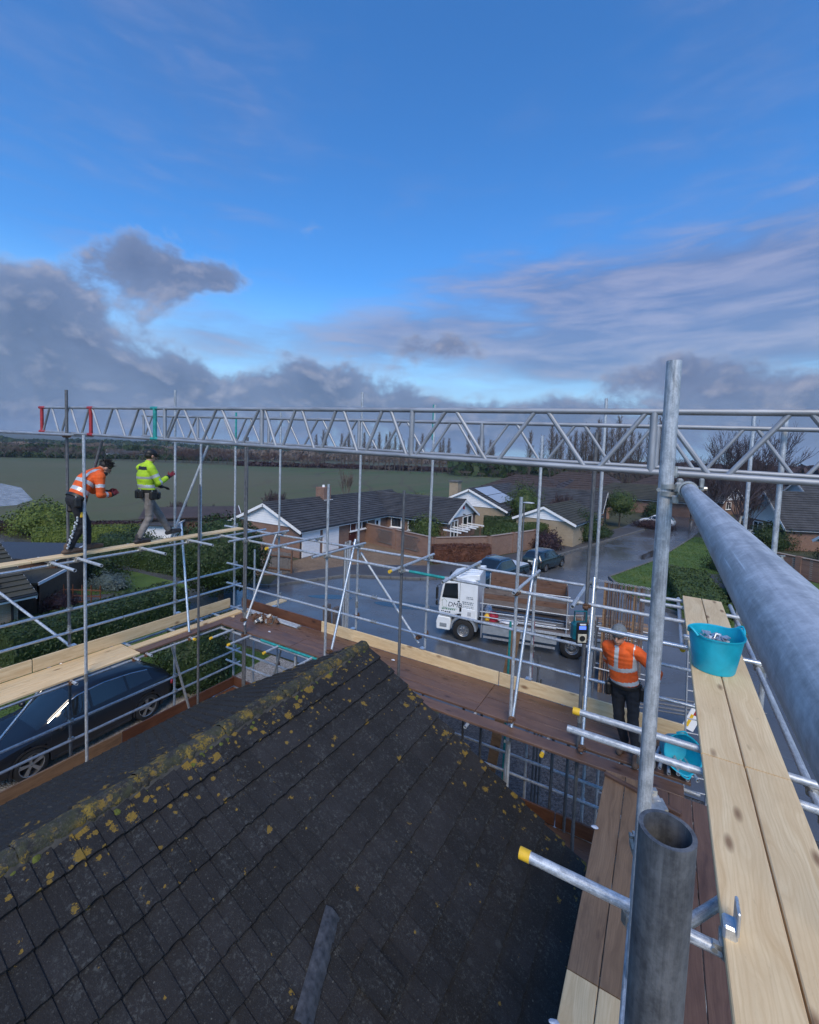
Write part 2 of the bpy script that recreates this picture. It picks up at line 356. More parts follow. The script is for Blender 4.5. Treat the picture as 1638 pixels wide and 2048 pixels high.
# one ground sheet to the horizon, rising gently into downs on the far left
def terrain(x, y):
    d = sqrt(x*x+y*y); a = math.degrees(atan2(x, y))
    h = 0.0
    if d > 700:
        ridge = max(0.0, (-a-44)/40.0); ridge = min(1.0, ridge)
        s = max(0.0, min(1.0, (d-900)/2300)); s = s*s*(3-2*s)
        h = s*(3+70*ridge*(.8+.35*mnoise.noise(Vector((x*.0007, y*.0007, 1.3)))))
    return h-.03
mb = MB(); rad = [0, 15, 40, 80, 150, 260, 420, 700, 900, 1150, 1450, 1800, 2200, 2700, 3300, 4000]; NA = 96
mb.v = [Vector((0, 0, -.03))]
for r in rad[1:]:
    for j in range(NA):
        t = 2*pi*j/NA; x, y = r*sin(t), r*cos(t); mb.v.append(Vector((x, y, terrain(x, y))))
for j in range(NA): mb.f.append((0, 1+j, 1+(j+1) % NA))
for i in range(len(rad)-2):
    for j in range(NA):
        a0 = 1+i*NA+j; a1 = 1+i*NA+(j+1) % NA; mb.f.append((a0, a0+NA, a1+NA, a1))
mb.m = [0]*len(mb.f)
kind(mb.build('ground', 'rough_grass', None, 1.0), 'structure')
# field behind the bungalows
S('field', [(-420, -40), (-52, -30), (-50, 24), (-47, 40), (-42, 56), (-26, 66), (-12, 92), (10, 150), (-20, 190), (-84, 176), (-158, 130), (-268, 83), (-420, 60)], .004, 'field')
S('pond', [(-120, 10), (-73, 14), (-69.5, 19), (-70, 23), (-75, 26.5), (-95, 32), (-130, 34)], .012, simple('flooded_ground', (.24, .25, .26), .2, 0, .6, .35, stretch=(1, 3, 1), world=True))
# cross road in front of the house and the street going away
S('road', [(-60, 9.0), (-24, 11.0), (-17.5, 12.2), (-9, 12.6), (6, 12.8), (14, 13.4), (14, 24.5), (5.5, 25.2), (-1.5, 29.5), (-3.1, 33.8), (-.3, 42.4), (3.0, 58.2), (6.5, 78), (8, 130), (3, 130), (.2, 75), (-1.73, 60.2), (-7.5, 38.5), (-9.4, 31), (-11.2, 27.6), (-13.5, 25.2), (-17.8, 22.9), (-20, 18.4), (-24, 16.6), (-60, 14.5)], .004, 'asphalt')
S('footpath', [(-7.65, 38.5), (-1.88, 60.2), (.05, 75), (-2.0, 75.2), (-4.1, 60.6), (-9.6, 39.4), (-12.2, 33.0), (-14.6, 28.6), (-19, 25.6), (-21.3, 20.4), (-20.15, 18.5), (-17.95, 23.1), (-13.6, 25.4), (-11.35, 27.8), (-9.55, 31)], .085, 'pave')
def kerbline(pts, w=.14, h=.10):
    t = kind(bpy.data.objects.new('kerb', None), 'structure'); COL.objects.link(t)
    cm = MB().box((.45, 0, h/2), (.9, w, h+.06), None, .015).mesh('kerb_stone', 'kerb')
    for (a, b_) in zip(pts[:-1], pts[1:]):
        a = Vector((*a, 0)); b_ = Vector((*b_, 0)); L = (b_-a).length; n = max(1, int(L/.915))
        ang = atan2(b_.y-a.y, b_.x-a.x)
        for i in range(n):
            p = a.lerp(b_, i/n)
            o = place('kerb_stone', cm, t, Matrix.Translation(p) @ Matrix.Rotation(ang, 4, 'Z') @ Matrix.Diagonal((L/n/.915, 1, 1, 1)))
    return t
kerbline([(-1.8, 60.2), (-7.57, 38.5), (-9.47, 31), (-11.3, 27.7), (-13.55, 25.3), (-17.87, 23.0), (-20.1, 18.4), (-24, 16.6)])
kerbline([(14, 24.6), (5.5, 25.3), (-1.42, 29.6), (-3.0, 33.8), (-.2, 42.4), (3.1, 58.2)])
S('drive_gravel', [(-21.35, 20.5), (-19.1, 25.7), (-14.7, 28.75), (-15.6, 30.7), (-23.45, 33.0), (-23.45, 19.0)], .008, 'brown_gravel')
S('verge', [(14, 24.9), (5.5, 25.5), (-1.3, 29.8), (-2.9, 33.8), (-.1, 42.4), (3.2, 58.2), (7, 58), (5, 43), (8, 33), (14, 31)], .095, 'grass')
S('side_path', [(.0, 36.5), (4.5, 35.2), (9.5, 36.4), (9.2, 40.5), (3.0, 39.5), (.6, 41.0)], .102, 'pave')
S('manhole_slab', [(-1.6, 30.6), (-.2, 30.2), (.4, 31.9), (-1.0, 32.4)], .100, 'kerb')
S('manhole_slab', [(.2, 33.2), (.9, 33.0), (1.2, 33.9), (.5, 34.1)], .100, 'kerb')
# our own plot: gravel by the gable, lawn, dark drive
S('plot_gravel', [(-15.9, -8), (-10.2, -8), (-10.2, 12.35), (-13.2, 12.3), (-13.0, 9.4), (-14.9, 8.0), (-15.6, 6)], .012, 'gravel')
S('plot_gravel', [(-10.2, 3), (-5.8, 3), (-5.8, 11.3), (-10.2, 11.9)], .012, 'gravel')
S('dark_drive', [(-5.8, 4.5), (13, 4.5), (13, 12.95), (-5.8, 12.55)], .010, 'dark_gravel')
S('lawn', [(-15.9, -6), (-15.6, 6), (-14.9, 8.0), (-13.0, 9.4), (-13.2, 12.2), (-18, 12.1), (-24.8, 10.8), (-22.5, 5), (-21.5, -6)], .016, 'grass')
S('lawn', [(-26.5, 11.8), (-23.2, 15.9), (-29, 15.6), (-37, 13.8), (-35, 11.6), (-31, 12.2), (-28.5, 10.6)], .012, 'grass')
S('patio', [(-26, -4), (-19, -4), (-19.3, 6), (-21, 9.6), (-25, 9.5)], .020, simple('paving_flags', (.13, .10, .075), .85, 0, .3, 3, 30, .004, world=True))
# wet patches on the road (standing water)
MT['water'] = simple('standing_water', (.02, .022, .025), .04, 0, .1, 3, spec=.6, rvar=0)
def puddle(cx, cy, rx, ry, rot, seed):
    pts = []
    for k in range(22):
        t = 2*pi*k/22; r = 1+.35*mnoise.noise(Vector((cos(t)*1.3+seed, sin(t)*1.3, seed)))
        x, y = rx*r*cos(t), ry*r*sin(t); pts.append((cx+x*cos(rot)-y*sin(rot), cy+x*sin(rot)+y*cos(rot)))
    return S('puddle', pts, .0085, 'water')
puddle(-15.9, 19.2, 1.3, .35, .5, 1.2); puddle(-7.3, 15.6, 1.6, .35, .1, 4.0); puddle(-3.6, 14.6, .9, .3, .2, 7.7); puddle(-1.0, 38, .8, 2.6, -.3, 9.1); puddle(-11.5, 20.5, 1.8, .5, .3, 5.5)
puddle(-.6, 45, .5, 3.0, -.25, 3.1)

# ================================================================== the house under the scaffold
MT['mortar'] = simple('roof_mortar', (.05, .048, .042), .95, 0, .4, 12, 60, .006, world=True)
def tilemat(name, base, lich, ridge=False):
    m, nt, b = newmat(name); P = nd(nt, 'ShaderNodeNewGeometry').outputs['Position']
    rnd = nd(nt, 'ShaderNodeObjectInfo').outputs['Random']
    big = noise(nt, P, 3.0, 5, .65); fine = noise(nt, P, 70, 5, .7)
    c = ramp(nt, big, [(.32, tuple(x*.55 for x in base)), (.5, base), (.68, tuple(x*1.5 for x in base))])
    c = mixc(nt, mth(nt, 'MULTIPLY', rnd, .55), c, (base[0]*.75, base[1]*.62, base[2]*.55))
    hv_ = nd(nt, 'ShaderNodeHueSaturation', {'Value': nd(nt, 'ShaderNodeMapRange', {0: mth(nt, 'FRACT', mth(nt, 'MULTIPLY', rnd, 7.3)), 1: 0.0, 2: 1.0, 3: .65, 4: 1.5}).outputs[0], 'Color': c}); c = hv_.outputs[0]
    c = mixc(nt, mth(nt, 'MULTIPLY', fine, .45), c, (base[0]*.3, base[1]*.3, base[2]*.3))
    # grey crustose lichen freckles of two sizes
    for sc, th, colr, k in ((34, .10, (.06, .061, .058), .55), (95, .17, (.042, .045, .045), .55), (13, .045, (.12, .12, .11), .6), (7, .10, (.035, .038, .04), .6)):
        v = nd(nt, 'ShaderNodeTexVoronoi', {'Vector': P, 'Scale': sc, 'Randomness': 1.0}, feature='F1')
        rsel = nd(nt, 'ShaderNodeSeparateColor', {0: v.outputs['Color']}).outputs[0]
        d = mth(nt, 'ADD', v.outputs['Distance'], mth(nt, 'MULTIPLY', mth(nt, 'SUBTRACT', fine, .5), .18))
        mk = mth(nt, 'LESS_THAN', d, mth(nt, 'MULTIPLY', rsel, th*2.3))
        c = mixc(nt, mth(nt, 'MULTIPLY', mk, k), c, colr)
    # yellow lichen rosettes, crowding towards the ridge and the verge
    sp = nd(nt, 'ShaderNodeSeparateXYZ', {0: P})
    hm = mth(nt, 'POWER', nd(nt, 'ShaderNodeMapRange', {0: sp.outputs[2], 1: lich[0], 2: lich[1]}).outputs[0], 2.2)
    ym = nd(nt, 'ShaderNodeMapRange', {0: sp.outputs[1], 1: 5.3, 2: 5.75}).outputs[0]
    hm = mth(nt, 'MAXIMUM', hm, mth(nt, 'MULTIPLY', ym, .8))
    hm = mth(nt, 'MINIMUM', hm, 1.0)
    wig = noise(nt, P, 22, 4, .7); wig2 = noise(nt, P, 60, 4, .75)
    pm = mth(nt, 'MULTIPLY', nd(nt, 'ShaderNodeMapRange', {0: noise(nt, P, 30, 6, .78), 1: .52, 2: .62}).outputs[0], nd(nt, 'ShaderNodeMapRange', {0: noise(nt, P, 4.2, 3, .6), 1: .44, 2: .62}).outputs[0])
    c = mixc(nt, mth(nt, 'MULTIPLY', pm, .75), c, (.066, .072, .072))
    for sc, amt in ((5.5, 1.0), (13.0, .8)):
        v = nd(nt, 'ShaderNodeTexVoronoi', {'Vector': P, 'Scale': sc, 'Randomness': 1.0}, feature='F1')
        sel = nd(nt, 'ShaderNodeSeparateColor', {0: v.outputs['Color']})
        pick = mth(nt, 'LESS_THAN', sel.outputs[1], mth(nt, 'ADD', .07, mth(nt, 'MULTIPLY', hm, .66)))
        d = mth(nt, 'ADD', v.outputs['Distance'], addn(nt, mth(nt, 'MULTIPLY', mth(nt, 'SUBTRACT', wig, .5), .6), mth(nt, 'MULTIPLY', mth(nt, 'SUBTRACT', wig2, .5), .55)))
        rr = mth(nt, 'MULTIPLY', mth(nt, 'ADD', .06, mth(nt, 'MULTIPLY', sel.outputs[0], .24)), mth(nt, 'ADD', .55, mth(nt, 'MULTIPLY', hm, .8)))
        mk = mth(nt, 'MULTIPLY', mth(nt, 'LESS_THAN', d, rr), pick)
        yc = mixc(nt, noise(nt, P, 60, 3, .6), (.30, .175, .012), (.11, .085, .018))
        c = mixc(nt, mth(nt, 'MULTIPLY', mk, mth(nt, 'MULTIPLY_ADD', wig, .9, .35)), c, yc)
    if ridge:
        ym_ = ramp(nt, addn(nt, mth(nt, 'MULTIPLY', noise(nt, P, 6, 3, .6), .6), mth(nt, 'MULTIPLY', wig2, .4)), [(.55, (0, 0, 0)), (.60, (.85, .85, .85))])
        g = ramp(nt, noise(nt, P, 9, 6, .7), [(.42, (0, 0, 0)), (.56, (.85, .85, .85))])
        c = mixc(nt, g, c, mixc(nt, noise(nt, P, 50, 3, .6), (.022, .028, .008), (.055, .056, .028)))
        c = mixc(nt, ramp(nt, noise(nt, P, 38, 4, .7), [(.52, (0, 0, 0)), (.62, (.7, .7, .7))]), c, (.075, .072, .06))
        c = mixc(nt, ramp(nt, noise(nt, P, 55, 4, .7), [(.55, (0, 0, 0)), (.66, (.8, .8, .8))]), c, (.02, .02, .018))
        c = mixc(nt, ym_, c, mixc(nt, noise(nt, P, 80, 3, .6), (.30, .18, .012), (.13, .11, .02)))
    nt.links.new(c, b.inputs['Base Color'])
    b.inputs['Roughness'].default_value = .86
    bump(nt, b, addn(nt, mth(nt, 'MULTIPLY', fine, .9), wig, mth(nt, 'MULTIPLY', wig2, .8)), .006, 1.0)
    return m
RX, RZ, TP = -4.15, CH-3.22, .57                     # ridge line and pitch
MT['tile'] = tilemat('concrete_roof_tile', (.0115, .0112, .0128), (CH-3.95, CH-3.25))
MT['ridge'] = tilemat('ridge_tile_concrete', (.030, .029, .026), (CH-4.2, CH-3.5), True)
MT['moss'] = simple('roof_moss', (.075, .090, .014), .95, 0, .5, 30, 80, .01, world=True)
def brickmat(name, a, bcol, mortar, scale=1.0):
    m, nt, b = newmat(name); P = nd(nt, 'ShaderNodeNewGeometry').outputs['Position']
    s = nd(nt, 'ShaderNodeSeparateXYZ', {0: P})
    v = nd(nt, 'ShaderNodeCombineXYZ', {0: mth(nt, 'ADD', s.outputs[0], s.outputs[1]), 1: s.outputs[2], 2: 0.0}).outputs[0]
    bt = nd(nt, 'ShaderNodeTexBrick', {'Vector': v, 'Color1': (*a, 1), 'Color2': (*bcol, 1), 'Mortar': (*mortar, 1), 'Scale': 1.0/scale, 'Mortar Size': .010, 'Brick Width': .225, 'Row Height': .075, 'Bias': .0})
    c = mixc(nt, mth(nt, 'MULTIPLY', noise(nt, P, 1.2, 4, .6), .5), bt.outputs[0], tuple(x*.5 for x in a))
    nt.links.new(c, b.inputs['Base Color']); b.inputs['Roughness'].default_value = .9
    bump(nt, b, bt.outputs[1], -.006, .6)
    return m
MT['brick'] = brickmat('red_brown_brick', (.19, .085, .055), (.27, .135, .085), (.30, .27, .235))
MT['brick_buff'] = brickmat('buff_brick', (.33, .25, .155), (.40, .31, .20), (.38, .34, .28))
MT['white'] = simple('white_paint', (.80, .80, .80), .5, 0, .06, 4)
MT['black_plastic'] = simple('black_plastic', (.015, .015, .016), .4, 0, .3, 8)
MT['glass'] = simple('window_glass', (.02, .025, .03), .06, 0, .2, 1.5, spec=.8, rvar=0)
MT['lead'] = simple('lead_flashing', (.05, .053, .06), .5, .3, .6, 18, 30, .006)
house = thing('house', 'mossy dark tiled gable roof of the house inside the scaffold', 'house', (RX, 2.0, 0))
HL = Matrix.Translation((-RX, -2.0, 0))              # world -> house local
slope = bpy.data.objects.new('roof', None); COL.objects.link(slope); slope.parent = house
TW, TG, TT = .29, .31, .028
def tile_profile(u):                                 # height across the tile, two low rolls
    t = (u/TW*2) % 1.0; return .015*t if t < .94 else .015*(1-t)/.06
    return .013*max(0.0, 1-((t-.93)/.22)**2) if t > .70 else (.010*max(0.0, 1-((t+.07)/.22)**2) if t < .16 else 0.0)
def tile_mesh(seed):
    rs = random.Random(seed); mb = MB(); us = [0, .03, .07, .11, .1355, .1375, .1440, .1452, .18, .22, .255, .2805, .2825, .2890]
    L = TG+.075; rows = [(-.075, .0), (TG-.012, .0), (TG, -.004)]
    top = [[Vector((v, u, tile_profile(u)+TT+.002-(v+.075)*0+(-.0)+dz)) for u in us] for v, dz in rows]
    for r in top:                                    # chipped, slightly uneven front edge
        pass
    for i, u in enumerate(us): top[2][i].x += rs.uniform(-.006, .003)-(.014 if seed % 2 and i in (2, 3) else 0)
    mb.loft(top, False, False)
    fr = [top[2], [Vector((p.x-.002, p.y, p.z-TT-.003)) for p in top[2]]]
    mb.loft(fr, False, False)
    for side in (0, -1):
        a, b_, c = top[0][side], top[1][side], top[2][side]
        lo = [Vector((p.x, p.y, p.z-TT-.002)) for p in (a, b_, c)]
        mb.add([a, b_, c, *lo], [(0, 1, 4, 3), (1, 2, 5, 4)])
    return mb
TILES = [tile_mesh(i).mesh('roof_tile', 'tile', .5) for i in range(5)]
ang = math.atan(TP)
Y1, NR = 5.86, 16                                    # gable edge, courses
def tile_mat(side, r, c, rs, jig=True):
    v = .05+r*TG; y = Y1-(c+1)*TW
    # local X down the slope, local Y along the ridge; each tile lies tilted on the one below
    if side > 0: R = Matrix.Rotation(ang-.13, 4, 'Y'); p = Vector((RX+v*cos(ang), y, RZ-v*sin(ang)))
    else: R = Matrix.Rotation(pi, 4, 'Z') @ Matrix.Rotation(ang-.13, 4, 'Y'); p = Vector((RX-v*cos(ang), y+TW, RZ-v*sin(ang)))
    nrm = Vector((sin(ang)*side, 0, cos(ang)))
    p = p+nrm*.012
    if jig: R = Matrix.Rotation(rs.uniform(-.006, .006), 4, 'Z') @ R @ Matrix.Rotation(rs.uniform(-.008, .008), 4, 'X'); p = p+nrm*rs.uniform(-.002, .004)
    return HL @ Matrix.Translation(p) @ R
rs = random.Random(5)
for r in range(NR):
    for c in range(18): place('roof_tile', TILES[rs.randrange(5)], slope, tile_mat(1, r, c, rs))
allb = MB(); lb = MB()
src = [tile_mesh(i) for i in range(3)]
def addtiles(mb, cells):
    for side, r, c in cells:
        Mx = tile_mat(side, r, c, rs); s = src[rs.randrange(3)]; mb.add([Mx @ v for v in s.v], s.f)
addtiles(lb, [(-1, r, c) for r in range(15) for c in range(24)]+[(1, r, c) for r in range(NR) for c in range(18, 24)])
o = lb.build('roof_tiles_beyond', 'tile', slope, .5); o['kind'] = 'stuff'
# under-roof deck so that nothing shows through
for s in (1, -1):
    mb = MB(); L = 4.98 if s > 0 else 4.68
    mb.add([HL @ Vector((RX, Y1-.02, RZ-.03)), HL @ Vector((RX, -1.2, RZ-.03)), HL @ Vector((RX+s*L*cos(ang), -1.2, RZ-.03-L*sin(ang))), HL @ Vector((RX+s*L*cos(ang), Y1-.02, RZ-.03-L*sin(ang)))], [(0, 1, 2, 3)])
    mb.build('roof_underlay', 'black_plastic', house, 0)
# half-round ridge tiles bedded in mortar
def ridge_mesh(seed):
    rs = random.Random(seed); mb = MB(); rings = []
    for i in range(19):
        y = .455*i/18; k = (1.10 if 1 <= i <= 2 else 1.0)-.02*i/18-(.06 if i in (0, 18) else 0)
        rg = []
        for j in range(19):
            t = pi*j/18-.12*(1-2*j/18); q = Vector((cos(t)*.9, y*7, sin(t)*.9+seed*5)); k2 = k*(1+.10*mnoise.noise(q*2.2)+.07*mnoise.noise(q*6.5)+.04*mnoise.noise(q*15))
            rg.append(Vector((.112*k2*cos(t), y, .085*k2*sin(t))))
        rings.append(rg)
    mb.loft(rings, False, False); return mb
RID = [ridge_mesh(i).mesh('ridge_tile', 'ridge', 1.2) for i in range(5)]
for k in range(15):
    place('ridge_tile', RID[k % 5], slope, HL @ Matrix.Translation((RX+rs.uniform(-.006, .006), Y1-.455*(k+1)+.0, RZ+.005+rs.uniform(-.004, .006))) @ Matrix.Rotation(rs.uniform(-.02, .02), 4, 'Z'))
mb = MB()                                           # mortar bedding with a ragged foot
for s in (1, -1):
    prev = None; pts = []
    for k in range(120):
        y = Y1-k*.058; wv = .155+.03*mnoise.noise(Vector((y*9, s*3, 0)))
        pts.append((HL @ Vector((RX+s*.10, y, RZ+.03)), HL @ Vector((RX+s*wv, y, RZ-wv*TP+.042))))
    mb.loft([[a for a, _ in pts], [b_ for _, b_ in pts]], False, False)
mb.build('ridge_mortar', 'mortar', slope, .6)
# verge mortar and end
for s in (1, -1):
    mb = MB(); L = 4.9; R = []
    for k in range(60):
        v = .05+k*L/59; n = .012*mnoise.noise(Vector((v*7, s, 4)))
        x, z = RX+s*v*cos(ang), RZ-v*sin(ang)
        R.append([HL @ Vector((x, Y1+.006+n*.3, z+.03+n)), HL @ Vector((x, Y1+.012+n, z-.035+n)), HL @ Vector((x, Y1-.05, z-.04))])
    mb.loft(R, False, False); mb.build('verge_mortar', 'mortar', slope, .6)
# moss cushions along ridge, verge and in the laps: small rough domes joined, too many to count
mb = MB(); rs = random.Random(11)
def dome(c, nrm, r, h):
    q = Vector(nrm).to_track_quat('Z', 'X').to_matrix(); n = 8; rings = []
    for i in range(4):
        t = i/3*pi/2; rr = [r*cos(t)*(1+rs.uniform(-.18, .18)) if i < 3 else r*.12 for _ in range(n)]
        rings.append([HL @ (Vector(c)+q @ Vector((rr[j]*cos(2*pi*j/n), rr[j]*sin(2*pi*j/n), h*sin(t)-.004))) for j in range(n)])
    mb.loft(rings, True)
for k in range(520):
    side = 1 if rs.random() < .8 else -1
    u = rs.random()
    if u < .36: v = abs(rs.gauss(0, .10))+.10; y = rs.uniform(.8, Y1)
    elif u < .72: v = rs.uniform(.05, 4.6); y = Y1-abs(rs.gauss(0, .08))
    else: v = .05+TG*(rs.randrange(14)+1)+rs.gauss(0, .015); y = rs.uniform(.9, Y1)
    near = exp(-max(0, Y1-y)/1.2)
    rad_ = rs.uniform(.008, .024)*(1+.8*(v < .3))
    nrm = (sin(ang)*side, 0, cos(ang))
    c = Vector((RX+side*v*cos(ang), y, RZ-v*sin(ang)))+Vector(nrm)*(.032 if v > .18 else .045)
    dome(c, nrm, rad_, rad_*rs.uniform(.4, .8))
o = mb.build('moss', 'moss', slope, 1.2); o['kind'] = 'stuff'
# walls, bargeboards, gutters, gable window
EX = 3.95; EZ = RZ-.16
mb = MB(); hw = 3.6
mb.add([HL @ Vector(p) for p in [(RX-hw, 5.62, 0), (RX+hw, 5.62, 0), (RX+hw, 5.62, RZ-hw*TP-.1), (RX, 5.62, RZ-.1), (RX-hw, 5.62, RZ-hw*TP-.1)]]+[HL @ Vector(p) for p in [(RX-hw, -2, 0), (RX+hw, -2, 0), (RX+hw, -2, RZ-hw*TP-.1), (RX, -2, RZ-.1), (RX-hw, -2, RZ-hw*TP-.1)]],
       [(0, 1, 2, 3, 4), (5, 9, 8, 7, 6), (0, 5, 6, 1), (1, 6, 7, 2), (0, 4, 9, 5)])
mb.build('wall', 'brick', house, 0)
for s in (1, -1):
    L = 4.75; mb = MB()
    a = HL @ Vector((RX, Y1-.03, RZ-.13)); b_ = HL @ Vector((RX+s*L*cos(ang), Y1-.03, RZ-.13-L*sin(ang)))
    mb.box((0, 0, 0), (L, .022, .18)); 
    mb.build('bargeboard', 'white', house, 0, Matrix.Translation((a+b_)/2) @ Matrix.Rotation(s*ang, 4, 'Y'))
    gx = RX+s*4.72*cos(ang); gz = RZ-4.9*sin(ang)-.02; mb = MB()
    rr = [[HL @ Vector((gx+.06*cos(t), y, gz+.06*sin(t))) for t in [pi+pi*j/8 for j in range(9)]] for y in (Y1, -1.0)]
    mb.loft(rr, False, False); mb.build('gutter', 'black_plastic', house, .6)
win = MB().box(HL @ Vector((RX, 5.66, 3.4)), (1.4, .10, 1.1)).build('window', 'white', house, 0)
MB().box(HL @ Vector((RX-.33, 5.69, 3.4)), (.56, .08, .94)).build('pane', 'glass', win, 0)
MB().box(HL @ Vector((RX+.33, 5.69, 3.4)), (.56, .08, .94)).build('pane', 'glass', win, 0)
# loose strip of lead and a slipped tile low on the slope
def roofpt(y, v, h=0.0): return Vector((RX+v*cos(ang)+h*sin(ang), y, RZ-v*sin(ang)+h*cos(ang)))
mb = MB(); R = []
for k in range(18):
    t = k/17; y = 2.98-.66*t; v = 2.02+.30*t
    wob = [.02*mnoise.noise(Vector((k*.7, j*1.9, 3))) for j in range(4)]
    R.append([roofpt(y-.02+o_*.25, v+o_, .095+hh+wob[j]) for j, (o_, hh) in enumerate([(-.075, 0), (-.02, .022), (.03, .014), (.085, -.014)])])
mb.loft(R, False, False); fl = mb.build('lead_strip', 'lead', None, .8); tag(fl, 'crumpled strip of grey lead lying across the dark roof tiles', 'lead strip')
lt = MB(); s = tile_mesh(9); Mx = Matrix.Translation(roofpt(2.78, 2.50, .085)) @ Matrix.Rotation(ang, 4, 'Y') @ Matrix.Rotation(.12, 4, 'Z')
lt.add([Mx @ v for v in s.v], s.f); tag(lt.build('loose_tile', 'tile', None, .5), 'slipped roof tile lying loose below the crumpled lead strip', 'roof tile')

# ================================================================== scaffold
TR = .02415
def coupler_mesh(mat):
    mb = MB()
    for a, b_ in (((0, 0, -.028), (0, 0, .028)), ((-.028, -.05, 0), (.028, -.05, 0))):
        mb.tube(a, b_, .0315, None, 10)
    mb.box((.036, .012, 0), (.03, .02, .044)); mb.tube((.044, .03, 0), (.044, -.014, 0), .006, None, 6); mb.tube((.044, .032, 0), (.044, .022, 0), .011, None, 6)
    mb.box((0, -.062, .036), (.044, .02, .026)); mb.tube((0, -.035, .044), (0, -.085, .044), .006, None, 6); mb.tube((0, -.088, .044), (0, -.078, .044), .011, None, 6)
    mb.box((-.03, -.02, 0), (.02, .06, .05))
    return mb.mesh('coupler', mat, .5)
CPL = [coupler_mesh('clamp'), coupler_mesh('clamp'), coupler_mesh('clamp_rust')]
BASE = MB().box((0, 0, .006), (.15, .15, .012)).tube((0, 0, 0), (0, 0, .12), .019, None, 10).mesh('base_plate', 'clamp')
SLEEVE = MB().tube((0, 0, -.07), (0, 0, .07), .0295, None, 12).tube((.03, .0, -.04), (.05, 0, -.04), .009, None, 6).tube((.03, .0, .04), (.05, 0, .04), .009, None, 6).mesh('sleeve_coupler', 'clamp')
CAPM = MB().tube((0, 0, -.045), (0, 0, .006), .0272, None, 16).mesh('end_cap', 'yellow_cap')
def run(label, loc):
    t = thing('scaffold_run', label, 'scaffold', loc); t['o'] = 0; del t['o']; return t
def loc2(t, m): return Matrix.Translation(-Vector(t.location)) @ m
srnd = random.Random(3)
def tube(t, name, p0, p1, mat='galv', n=12, caps=(), lean=True):
    p0 = V(*p0); p1 = V(*p1); L = (p1-p0).length
    me = MB().tube((0, 0, 0), (0, 0, L), TR, None, n, True, .004).mesh(name, mat, .6)
    o = place(name, me, t, loc2(t, frame(p0, p1)))
    for c in caps:
        m = Matrix.Translation((0, 0, L)) if c else Matrix.Rotation(pi, 4, 'X')
        place('end_cap', CAPM, o, m)
    return o
def cpl(t, p, face=0.0, k=None, flip=False):
    m = Matrix.Translation(V(*p)) @ Matrix.Rotation(face, 4, 'Z') @ Matrix.Rotation(srnd.uniform(-.05, .05), 4, 'Z')
    if flip: m = m @ Matrix.Rotation(pi, 4, 'Y')
    return place('coupler', CPL[srnd.randrange(3) if k is None else k], t, loc2(t, m))
def standard(t, x, y, ztop, zbot=-8.3, mat='galv', joint=None, n=14, tilt=(0, 0)):
    o = tube(t, 'standard', (x-tilt[0], y-tilt[1], zbot+.02), (x+tilt[0], y+tilt[1], ztop), mat, n)
    if zbot <= -8.2: place('base_plate', BASE, o)
    if joint is not None: place('sleeve_coupler', SLEEVE, o, Matrix.Translation((0, 0, joint-zbot)))
    return o
def toe(t, p0, p1, mat, h=.225):
    p0 = V(*p0); p1 = V(*p1); L = (p1-p0).length
    me = MB().box((L/2, 0, h/2), (L-.006, .036, h), None, .004).mesh('toe_board', mat, .4)
    return place('toe_board', me, t, loc2(t, frame(p0, p1, axis='X')))
BRD = random.Random(21)
def board(p0, p1, mat, label, group, wid=.222):
    """one loose scaffold board; p0,p1 on its top centre line"""
    p0 = V(*p0); p1 = V(*p1); L = (p1-p0).length; mb = MB(); n = 8; rings = []
    for k in range(n+1):
        x = L*k/n; s = -.006*sin(pi*k/n)*BRD.uniform(.2, 1); b_ = .005
        y, z = wid/2, .038
        rings.append([Vector((x, a, c+s)) for a, c in [(-y+b_, 0), (y-b_, 0), (y, -b_), (y, -z+b_), (y-b_, -z), (-y+b_, -z), (-y, -z+b_), (-y, -b_)]])
    mb.loft(rings, True)
    me = mb.mesh('scaffold_board', mat, .4)
    o = place('scaffold_board', me, None, frame(p0, p1, axis='X') @ Matrix.Rotation(BRD.uniform(-.012, .012), 4, 'X'))
    return tag(o, label, 'board', group)

LIFT, DK, LO = -1.95, -3.9, -5.9
# ---------------------------------------------------------------- front run
F = run('galvanised tube scaffold along the gable end, facing the parked lorry', (-4.6, 6.75, 0))
YO, YI = 7.30, 6.20
fx = [(-9.19, .83, 'galv'), (-7.65, .81, 'galv'), (-5.38, 1.18, 'galv'), (-3.75, .89, 'galv'), (-1.75, .35, 'galv'), (-.83, .92, 'galv')]
nx = [(-7.45, .20, 'galv_old'), (-5.26, -.62, 'galv'), (-3.66, -.62, 'galv_old'), (-1.74, -.57, 'galv'), (-.80, .35, 'galv_old')]
for i, (x, zt, m) in enumerate(fx):
    o = standard(F, x, YO, zt, -8.3, m, None if i % 2 else -3.2, 14, (srnd.uniform(-.02, .02), 0))
    if i in (0, 3):                                  # old green paint on the top of the tube
        tube(F, 'painted_end', (x, YO, .25 if i else .0), (x, YO, zt+.003), 'green_paint').scale = (1.03, 1.03, 1)
    for z in (LIFT-.02, DK+.47, DK+.97, LO+.45, LO+.8):
        cpl(F, (x, YO, z), pi)
for i, (x, zt, m) in enumerate(nx):
    standard(F, x, YI, zt, -8.3, m, (-3.55, None, None, None, -3.5)[i], 14, (srnd.uniform(-.015, .015), 0))
    for z in (LIFT, DK-.06, LO-.06): cpl(F, (x, YI, z), 0.0)
def ledger(t, name, pts, mats):
    for (a, b_), m in zip(zip(pts[:-1], pts[1:]), mats): tube(t, name, a, b_, m)
yo = YO-.05; yi = YI+.05
ledger(F, 'ledger', [(-9.5, yo, LIFT-.05), (-3.4, yo, LIFT-.03), (.4, yo, LIFT)], ['galv', 'galv'])
